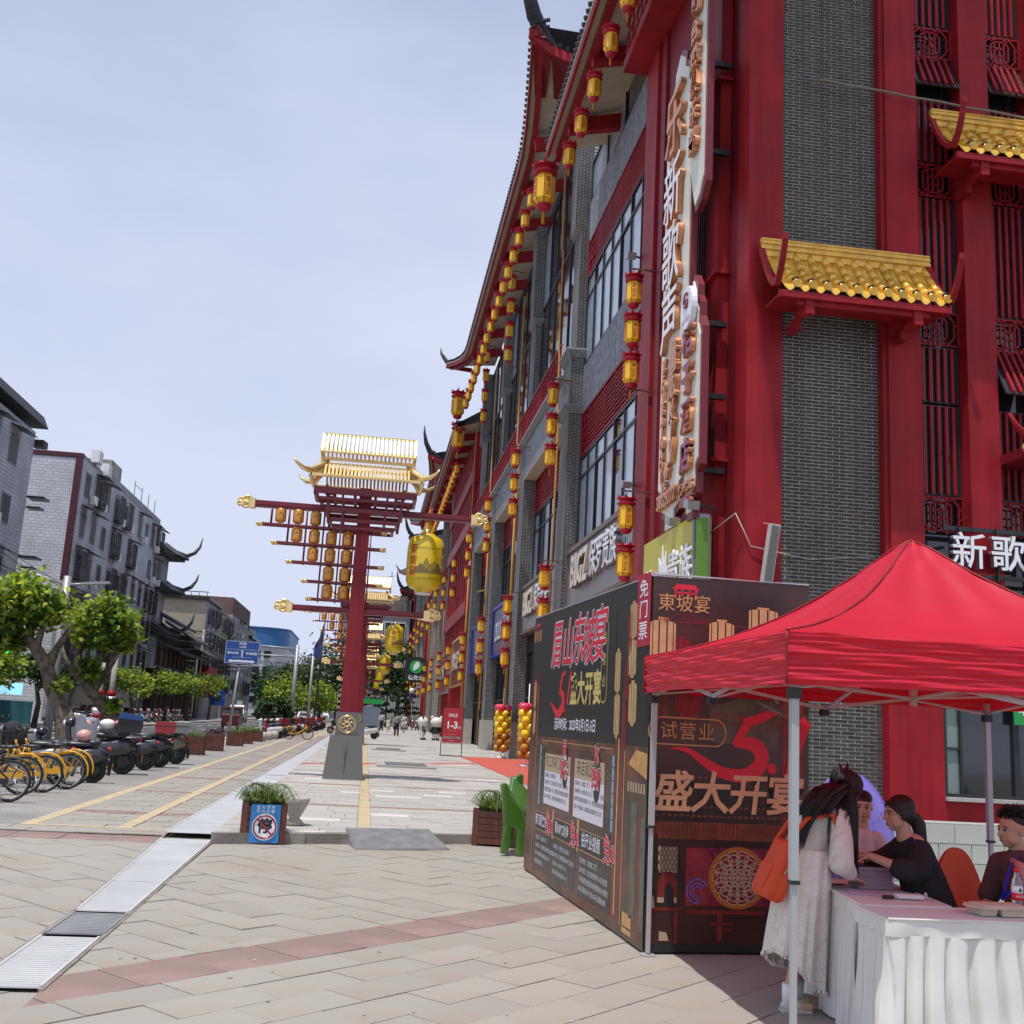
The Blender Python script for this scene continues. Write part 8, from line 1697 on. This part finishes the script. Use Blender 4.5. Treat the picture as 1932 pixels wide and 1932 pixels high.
# ================================================================ the four people under the tent
def fused(name, fn, m, vox, parent=None, smooth=2, **kw):
    b = MB(); fn(b); me = b.mesh(name, m); o = bpy.data.objects.new(name, me); COL.objects.link(o); md = o.modifiers.new('r', 'REMESH'); md.mode = 'VOXEL'; md.voxel_size = vox; md.use_smooth_shade = True
    if smooth: s_ = o.modifiers.new('s', 'SMOOTH'); s_.factor = .5; s_.iterations = smooth
    m2 = bpy.data.meshes.new_from_object(o.evaluated_get(bpy.context.evaluated_depsgraph_get())); bpy.data.objects.remove(o); m2.materials.clear(); m2.materials.append(m); return place(name, m2, parent, **kw)
def cap(b, p, q, r1, r2, n=14):
    p, q = Vector(p), Vector(q); b.path([p, q], [r1, r2], n); b.sph(p, r1, n, 10); b.sph(q, r2, n, 10)
def chain(b, pts, rs): 
    for i in range(len(pts)-1): cap(b, pts[i], pts[i+1], rs[i], rs[i+1])
def head(b, M):
    m = b.M; b.M = m @ M
    b.sph((0, .012, .032), (.075, .092, .082), 24, 16); b.sph((0, -.018, -.025), (.060, .068, .078), 24, 16); b.sph((0, -.040, -.078), (.036, .040, .030), 16, 10); b.sph((-.035, -.03, -.05), (.03, .045, .04)); b.sph((.035, -.03, -.05), (.03, .045, .04))
    b.path([(0, -.083, .018), (0, -.093, -.005), (0, -.106, -.026)], [.008, .010, .013], 10); b.sph((0, -.102, -.030), (.015, .012, .010)); b.sph((0, -.084, -.056), (.021, .012, .006)); b.sph((0, -.082, -.067), (.018, .012, .007))
    b.path([(-.048, -.066, .018), (0, -.080, .024), (.048, -.066, .018)], .011, 8)
    for s in (-1, 1): b.sph((s*.074, .012, -.008), (.010, .018, .030)); b.sph((s*.080, .018, .010), (.008, .012, .012))
    chain(b, [(0, .018, -.06), (0, .03, -.17)], [.050, .055]); b.M = m
def face(par, M, lips=None, brow=True):
    """eyes, brows and lips as small children"""
    for s in (-1, 1):
        o = MB(); o.M = M; o.sph((s*.030, -.0745, .002), (.0125, .008, .0062), 12, 8); e = o.build('eye', M_LETTER, par)
        o = MB(); o.M = M; o.sph((s*.030, -.0802, .002), (.0078, .004, .0080), 10, 6); o.build('iris', M_HAIR, e)
        o = MB(); o.M = M; o.path([(s*.046, -.073, .004), (s*.030, -.083, .0105), (s*.015, -.081, .005)], .0022, 6); o.build('eyelash', M_HAIR, e)
        o = MB(); o.M = M; o.path([(s*.052, -.068, .020), (s*.034, -.081, .028), (s*.014, -.085, .024)], [.002, .004, .003], 6); o.build('eyebrow', M_HAIR, par)
    o = MB(); o.M = M; o.path([(-.022, -.087, -.060), (-.008, -.0925, -.0575), (.008, -.0925, -.0575), (.022, -.087, -.060)], [.0015, .0032, .0032, .0015], 6); o.path([(-.020, -.087, -.062), (0, -.0915, -.066), (.020, -.087, -.062)], [.0015, .0045, .0015], 6); o.build('lips', lips or mat('lips', (.40, .09, .08), .45), par)
def hand(b, wrist, d, up, s=1., curl=.5, side=1):
    """palm and five separate bent fingers; d = pointing direction, up = back of the hand"""
    d = Vector(d).normalized(); up = Vector(up); up = (up-d*up.dot(d)).normalized(); r = d.cross(up)*side; w = Vector(wrist)
    cap(b, w, w+d*.03*s, .022*s, .024*s)
    for k in range(4): cap(b, w+d*.03*s+r*(k-1.5)*.014*s, w+d*.082*s+r*(k-1.5)*.019*s, .014*s, .011*s, 10)
    for k, L in enumerate((.062, .072, .068, .052)):
        p = w+d*.085*s+r*(k-1.5)*.021*s; a = 0; rr = .0088*s
        for j, f_ in enumerate((.45, .32, .23)): a += curl*(.35+.25*j); q = p+(d*math.cos(a)-up*math.sin(a))*(L*f_*s)+r*(k-1.5)*.003*s; cap(b, p, q, rr, rr*.9, 10); p = q; rr *= .9
    p = w+d*.028*s-r*.026*s; q = p+(d*.6-r*.75-up*.2).normalized()*.036*s; cap(b, p, q, .013*s, .010*s, 10); cap(b, q, q+(d*.9-r*.25-up*.25).normalized()*.030*s, .0098*s, .0085*s, 10)
def HM(x, y, z, yaw, pitch=0, roll=0, s=1.): return Matrix.Translation((x, y, z)) @ Matrix.Rotation(yaw, 4, 'Z') @ Matrix.Rotation(pitch, 4, 'X') @ Matrix.Rotation(roll, 4, 'Y') @ Matrix.Scale(s, 4)
def hairs(par, name, strands, m=M_HAIR):
    b = MB()
    for pts, r in strands: b.path(pts, r, 5)
    return b.build(name, m, par, kind='stuff')
rd = random.Random(11)
# ---- woman bending over the table --------------------------------------
Mh = HM(3.185, 6.95, 1.355, PI/2, .95, 0, .98)
M_DRESS = mat('cream_lace', (.76, .73, .67), .85, nz=26, amt=.05, bump=.8, bs=45, col2=(.68, .63, .56), str2=(.52, .60), s2=30)
def body1(b):
    head(b, Mh); chain(b, [(3.16, 6.95, 1.30), (3.04, 6.95, 1.23), (2.96, 6.95, 1.08), (2.91, 6.95, .97)], [.055, .11, .105, .12])
    for s, fx in ((-1, 2.775), (1, 2.885)):
        y = 6.95+s*.07; chain(b, [(2.90, y, .92), (2.88, y, .50), (fx, y, .10)], [.085, .055, .036]); cap(b, (fx, y, .05), (fx+.13, y-.02, .035), .036, .030)
        chain(b, [(3.07, 6.95+s*.14, 1.20), (3.06, 6.95+s*.19, .93), (3.17, 6.95+s*.12, .84)], [.045, .036, .026]); hand(b, (3.18, 6.95+s*.11, .83), (1, -s*.3, -.35), (0, 0, 1), .85, .6, -s)
w1 = fused('person', body1, M_SKIN, .007, label='person in a long cream lace dress with an orange backpack, bending over the table', cat='person', loc=(0, 0, 0))
def dress1(b):
    chain(b, [(3.10, 6.95, 1.25), (3.03, 6.95, 1.21), (2.96, 6.95, 1.08), (2.92, 6.95, .97)], [.085, .130, .135, .150]); [cap(b, (2.90, 6.95+s*.06, .95), (2.90, 6.95+s*.06, .90), .105, .11) for s in (-1, 1)]
    for s in (-1, 1): chain(b, [(3.08, 6.95+s*.12, 1.20), (3.075, 6.95+s*.18, 1.05), (3.07, 6.95+s*.19, .93), (3.15, 6.95+s*.14, .86)], [.075, .078, .082, .05])
top = fused('dress_top', dress1, M_DRESS, .010, w1)
b = MB()
def dk(u, v):
    a = 2*PI*u; f_ = .014*math.sin(a*7+1.3*v)+.010*math.sin(a*13+2)+.006*math.sin(a*23); cx = 2.925-.075*v; cz = .99-.74*v; rx = .140+.035*v+.01*math.sin(PI*v); ry = .185+.03*v
    hem = .045*math.sin(2*a+.5)*v**4-.10*math.cos(a)*v**2*(.9); return (cx+math.cos(a)*(rx+f_*(.3+v)), 6.95+math.sin(a)*(ry+f_*(.3+v)), cz+hem*1.0)
b.grid(dk, 120, 44); sk = b.build('dress_skirt', M_DRESS, w1)
b = MB()
for k in range(90): a = 2*PI*k/90; p = Vector(dk(k/90, 1)); b.sph((p.x, p.y, p.z-.012), (.010, .010, .016), 6, 5)
b.build('lace_hem', M_DRESS, sk, kind='stuff')
b = MB(); b.grid(lambda u, v: (2.74+.16*u-.02*v, 6.80-.0*u+.02*math.sin(12*u), .34-.24*v+.015*math.sin(25*u)), 24, 8); 
for s, fx in ((-1, 2.775), (1, 2.885)):
    y = 6.95+s*.07; c = MB(); c.path([(fx+.004, y, .02), (fx, y, .10), (fx+.004, y, .17)], [.044, .043, .047], 14); c.build('sock', M_WHITE, w1); c = MB(); c.sph((fx+.045, y, .038), (.105, .045, .042), 16, 10); c.box(fx-.05, fx+.14, y-.042, y+.042, .002, .022); c.build('shoe', mat('cream_shoe', (.55, .52, .46), .6), w1)
hd_ = fused('dark_cap', lambda b: (setattr(b, 'M', Mh), b.sph((0, .030, .055), (.092, .108, .085), 24, 16), b.sph((0, .02, .09), (.07, .08, .06), 20, 12)), mat('plum_cap', (.018, .010, .013), .7, bump=.3, bs=40), .008, w1)
for s in (-1, 1):
    c = MB(); c.M = Matrix.Translation((3.145 if s < 0 else 3.215, 6.95+s*.045, 1.415)) @ Matrix.Rotation(.10*s, 4, 'Y'); c.lathe([(.032, 0), (.026, .05), (.012, .105), (.002, .135)], 12); c.build('cat_ear', mat('glossy_black', (.012, .012, .014), .15, coat=.8), hd_)
st = []
for k in range(420):       # curtain of hair falling forward beside the face
    y = 6.95+rd.uniform(-.10, .06); x = 3.175+rd.uniform(-.04, .045); L = rd.uniform(.34, .50) if x > 3.16 else rd.uniform(.2, .42); st.append(([(3.18, y*.5+6.95*.5, 1.40), (x-.01, y, 1.33), (x+rd.uniform(-.01, .01), y-.01, 1.33-L*.5), (x-.02+rd.uniform(-.015, .015), y-.01, 1.33-L)], [.003, .0055, .0042, .001]))
for k in range(420):        # hair lying over the back
    y = 6.95+rd.uniform(-.17, .10); e = rd.uniform(0, .6)*(1 if y > 6.88 else 1.2); st.append(([(3.17+rd.uniform(-.02, .03), 6.95+(y-6.95)*.5, 1.425), (3.08, y, 1.385+rd.uniform(-.02, .01)), (2.98, y-.01, 1.325), (2.90-e*.06, y-.03, 1.24-e*.16), (2.86-e*.08, y-.05, 1.15-e*.22)], [.0035, .006, .006, .004, .001]))
for k in range(130):
    y = 6.95+rd.uniform(-.115, -.06); x = 3.15+rd.uniform(-.06, .05); st.append(([(3.15, 6.93, 1.43), (x-.02, y+.01, 1.37), (x, y, 1.27), (x+.01, y, 1.08), (x, y-.01, .95+rd.uniform(-.05, .08))], [.003, .0055, .0055, .004, .001]))
for k in range(170):
    y = 6.95+rd.uniform(-.19, -.02); x = 2.98+rd.uniform(-.10, .08); st.append(([(3.14, 6.93, 1.42), (x+.08, y+.03, 1.375), (x, y, 1.30), (x-.07, y-.01, 1.20)], [.0035, .006, .006, .0015]))
for k in range(260):       # straight lengths hanging in front
    y = 6.84+rd.uniform(-.035, .04); x = 3.175+rd.uniform(-.035, .04); st.append(([(3.165, 6.91, 1.43), (x-.01, y+.02, 1.37), (x, y, 1.24), (x-.004, y-.005, 1.05), (x-.01+rd.uniform(-.01, .01), y-.01, .88+rd.uniform(0, .10))], [.003, .006, .006, .0045, .001]))
for k in range(34):        # loose locks over the sleeve
    y = 6.78+rd.uniform(-.02, .03); x0 = 3.02+rd.uniform(-.03, .11); st.append(([(3.10, 6.86, 1.37), (x0+.03, y, 1.28), (x0, y-.02, 1.12), (x0-.01+rd.uniform(-.02, .02), y-.02, .98+rd.uniform(-.04, .08))], [.004, .004, .003, .001]))
hairs(w1, 'long_hair', st)
bpk = thing('backpack', 'orange backpack hanging on the back of the bending person', 'backpack', (2.70, 6.90, .86)); M_ORG = mat('orange_nylon', (.60, .06, .010), .6, bump=.25, bs=18)
TB = Matrix.Rotation(.42, 4, 'Y')
bk_ = fused('bag', lambda b: (setattr(b, 'M', TB), [cap(b, (sx, sy, -.15), (sx*.8, sy*.8, .15), .052, .045) for sx in (-.02, .03) for sy in (-.09, 0, .09)]), M_ORG, .010, bpk)
b = MB(); b.M = TB; b.cbox((-.066, 0, -.07), (.02, .18, .15)); b.build('front_pocket', M_ORG, bpk); b = MB(); b.M = TB; b.path([(.0, -.145, -.02), (.02, -.15, .05), (.0, -.145, .09)], .006, 6); b.build('zip_pull', M_STEEL, bpk); b = MB(); b.path([(.03, -.08, .17), (.16, -.12, .33), (.32, -.13, .36), (.36, -.14, .22)], .016, 6); b.path([(.03, .08, .17), (.16, .12, .33), (.32, .13, .36)], .016, 6); b.build('strap', M_ORG, bpk, kind='stuff')
# ---- boy -----------------------------------------------------------------
Mb = HM(3.625, 7.62, 1.225, -.35, .08, 0, .92)
def body2(b):
    head(b, Mb); chain(b, [(3.62, 7.64, 1.07), (3.62, 7.65, .98), (3.62, 7.66, .72)], [.05, .085, .10]); cap(b, (3.50, 7.65, 1.0), (3.74, 7.65, 1.0), .05, .05)
    for s in (-1, 1): chain(b, [(3.62+s*.06, 7.66, .70), (3.62+s*.07, 7.66, .38), (3.62+s*.07, 7.67, .05)], [.075, .055, .038]); cap(b, (3.62+s*.07, 7.67, .04), (3.62+s*.07, 7.57, .03), .035, .03); chain(b, [(3.62+s*.14, 7.65, .99), (3.62+s*.16, 7.60, .82), (3.62+s*.08, 7.50, .84)], [.042, .034, .026])
    hand(b, (3.70, 7.49, .84), (-.6, -.8, 0), (0, 0, 1), .75, .6, 1); hand(b, (3.54, 7.49, .84), (.3, -.9, 0), (0, 0, 1), .75, .6, -1)
w2 = fused('person', body2, M_SKIN, .007, label='boy with short black hair and pale T-shirt standing behind the bending person', cat='person', loc=(0, 0, 0)); face(w2, Mb)
fused('t_shirt', lambda b: (chain(b, [(3.62, 7.65, 1.005), (3.62, 7.655, .92), (3.62, 7.66, .70)], [.090, .105, .115]), cap(b, (3.50, 7.65, 1.0), (3.74, 7.65, 1.0), .058, .058), [chain(b, [(3.62+s*.13, 7.65, .995), (3.62+s*.165, 7.62, .88)], [.058, .055]) for s in (-1, 1)]), mat('pale_pink_shirt', (.62, .50, .52), .85, bump=.2, bs=20), .009, w2)
fused('trousers', lambda b: [chain(b, [(3.62+s*.06, 7.66, .70), (3.62+s*.07, 7.66, .36), (3.62+s*.07, 7.67, .12)], [.09, .07, .06]) for s in (-1, 1)], M_TROU, .012, w2)
fused('short_hair', lambda b: (setattr(b, 'M', Mb), b.sph((0, .028, .058), (.083, .090, .070), 20, 14), b.sph((0, .05, .01), (.078, .065, .075), 20, 14), b.path([(-.06, -.045, .055), (0, -.068, .068), (.06, -.045, .055)], [.016, .02, .016], 8)), M_HAIR, .008, w2)
# ---- woman in black, seated, facing left -----------------------------------
Mw = HM(3.535, 6.90, 1.235, -PI/2, .10, 0, .98)
def body3(b):
    head(b, Mw); chain(b, [(3.57, 6.90, 1.09), (3.63, 6.90, 1.02), (3.70, 6.90, .80), (3.78, 6.90, .54)], [.05, .10, .11, .125]); cap(b, (3.62, 6.77, 1.02), (3.62, 7.03, 1.02), .055, .055)
    for s in (-1, 1): chain(b, [(3.76, 6.90+s*.09, .54), (3.50, 6.90+s*.10, .55), (3.49, 6.90+s*.10, .08)], [.085, .065, .042]); cap(b, (3.49, 6.90+s*.10, .05), (3.36, 6.90+s*.10, .035), .036, .03)
    chain(b, [(3.62, 6.77, 1.0), (3.55, 6.72, .90), (3.42, 6.76, .925), (3.31, 6.84, .965)], [.048, .042, .033, .025]); hand(b, (3.31, 6.845, .967), (-1, .35, .05), (0, -.25, 1), .88, .7, 1)
    chain(b, [(3.62, 7.03, 1.0), (3.50, 7.05, .92), (3.36, 6.98, .93)], [.048, .04, .028]); hand(b, (3.36, 6.98, .93), (-1, -.2, .2), (0, 0, 1), .88, .7, -1)
w3 = fused('person', body3, M_SKIN, .0065, label='seated woman in a black robe with round glasses and blue lanyard, reaching left', cat='person', loc=(0, 0, 0)); face(w3, Mw)
M_ROBE = mat('black_robe', (.014, .014, .018), .85, nz=8, amt=.3, bump=.35, bs=9)
fused('robe', lambda b: (chain(b, [(3.61, 6.90, 1.035), (3.64, 6.90, .98), (3.70, 6.90, .80), (3.77, 6.90, .60), (3.78, 6.90, .50)], [.085, .125, .15, .165, .17]), cap(b, (3.62, 6.77, 1.015), (3.62, 7.03, 1.015), .072, .072), chain(b, [(3.62, 6.76, 1.0), (3.56, 6.70, .90), (3.46, 6.74, .905)], [.075, .080, .070]), chain(b, [(3.62, 7.04, 1.0), (3.50, 7.06, .91), (3.40, 6.99, .92)], [.075, .078, .062]), [chain(b, [(3.76, 6.9+s*.09, .55), (3.50, 6.9+s*.10, .55), (3.49, 6.9+s*.10, .12)], [.12, .09, .07]) for s in (-1, 1)]), M_ROBE, .010, w3)
hw = fused('hair', lambda b: (setattr(b, 'M', Mw), b.sph((0, .026, .045), (.084, .096, .082), 20, 14), b.path([(-.075, -.03, .01), (-.045, -.058, .055), (0, -.066, .075), (.045, -.058, .055), (.075, -.03, .01)], [.012, .016, .02, .016, .012], 8), b.sph((-.072, .01, -.0), (.016, .035, .045)), b.sph((.072, .01, .0), (.016, .035, .045)), b.sph((0, .055, -.005), (.078, .062, .075), 20, 14), b.path([(0, .10, -.02), (0, .135, -.08), (.01, .14, -.20), (.01, .135, -.30)], [.045, .05, .035, .008], 10)), M_HAIR, .008, w3)
b = MB(); b.M = Mw
for s in (-1, 1): b.torus((s*.031, -.098, -.004), .023, .0018, 'Y', 18, 5); b.path([(s*.054, -.096, 0), (s*.075, -.02, .004), (s*.078, .02, .0)], .0015, 4)
b.path([(-.008, -.099, 0), (.008, -.099, 0)], .0015, 4); b.build('glasses', M_COPPER, w3, kind='stuff')
M_LAN = mat('blue_lanyard', (.02, .03, .55), .5)
def strap(par, pts, w=.014):
    b = MB()
    for i in range(len(pts)-1): b.beam(pts[i], pts[i+1], w, .003, (-1, -.3, 0))
    return b.build('lanyard', M_LAN, par)
strap(w3, [(3.59, 6.79, 1.09), (3.545, 6.765, .98), (3.53, 6.755, .86)])
# ---- young man at the right edge ---------------------------------------------
Mm = HM(4.245, 6.75, 1.175, -PI/2+.12, .06, 0, 1.0)
def body4(b):
    head(b, Mm); chain(b, [(4.27, 6.75, 1.02), (4.30, 6.75, .93), (4.34, 6.75, .75), (4.42, 6.75, .52)], [.055, .12, .13, .13]); cap(b, (4.26, 6.58, .95), (4.30, 6.92, .95), .065, .065)
    for s in (-1, 1): chain(b, [(4.40, 6.75+s*.09, .52), (4.12, 6.75+s*.11, .54), (4.10, 6.75+s*.11, .08)], [.09, .07, .045]); cap(b, (4.10, 6.75+s*.11, .05), (3.96, 6.75+s*.11, .04), .038, .032); chain(b, [(4.27, 6.75+s*.19, .93), (4.20, 6.75+s*.21, .70), (4.05, 6.75+s*.12, .62)], [.052, .042, .03]); hand(b, (4.04, 6.75+s*.11, .62), (-1, -s*.3, 0), (0, 0, 1), .95, .5, s)
w4 = fused('person', body4, M_SKIN, .0065, label='young man with spiky hair and blue lanyard seated at the right edge', cat='person', loc=(0, 0, 0)); face(w4, Mm)
M_BSH = mat('taupe_shirt', (.10, .055, .055), .85, bump=.25, bs=14); M_PSH = mat('pink_panel_shirt', (.52, .26, .24), .85)
sh = fused('shirt', lambda b: (chain(b, [(4.285, 6.75, .955), (4.32, 6.75, .86), (4.35, 6.75, .70), (4.41, 6.75, .54)], [.115, .145, .15, .15]), cap(b, (4.26, 6.58, .945), (4.30, 6.92, .945), .082, .082), [chain(b, [(4.27, 6.75+s*.18, .935), (4.235, 6.75+s*.215, .80), (4.20, 6.75+s*.22, .74)], [.085, .078, .072]) for s in (-1, 1)]), M_BSH, .010, w4)
b = MB(); b.path([(4.18, 6.66, .995), (4.165, 6.54, .97), (4.165, 6.49, .90), (4.155, 6.50, .80)], [.018, .03, .032, .02], 8); b.path([(4.30, 6.60, 1.03), (4.33, 6.52, 1.0), (4.36, 6.48, .92)], [.03, .03, .02], 8); b.build('shoulder_panel', M_PSH, sh, kind='stuff')
fused('jeans', lambda b: [chain(b, [(4.40, 6.75+s*.09, .53), (4.12, 6.75+s*.11, .54), (4.10, 6.75+s*.11, .14)], [.115, .09, .065]) for s in (-1, 1)], M_TROU, .012, w4)
fused('hair_base', lambda b: (setattr(b, 'M', Mm), b.sph((0, .030, .062), (.083, .090, .066), 20, 14), b.sph((0, .062, .02), (.072, .052, .065), 20, 14)), M_HAIR, .008, w4)
st = []
for k in range(260):
    a = rd.uniform(0, 2*PI); e = rd.uniform(.15, 1.35); d = Vector((math.cos(a)*math.cos(e), math.sin(a)*math.cos(e), math.sin(e))); p = Vector((d.x*.078, .028+d.y*.086, .062+d.z*.062)); q = p+Vector((d.x*.6, d.y*.7-.25, d.z+.25)).normalized()*rd.uniform(.025, .055); st.append(([Mm @ p, Mm @ q], [.007, .0015]))
hairs(w4, 'spiky_hair', st)
strap(w4, [(4.20, 6.64, 1.03), (4.10, 6.57, .94), (4.05, 6.55, .83), (4.06, 6.60, .76)], .02); strap(w4, [(4.27, 6.60, 1.05), (4.18, 6.52, .96), (4.10, 6.52, .84), (4.06, 6.60, .76)], .02)
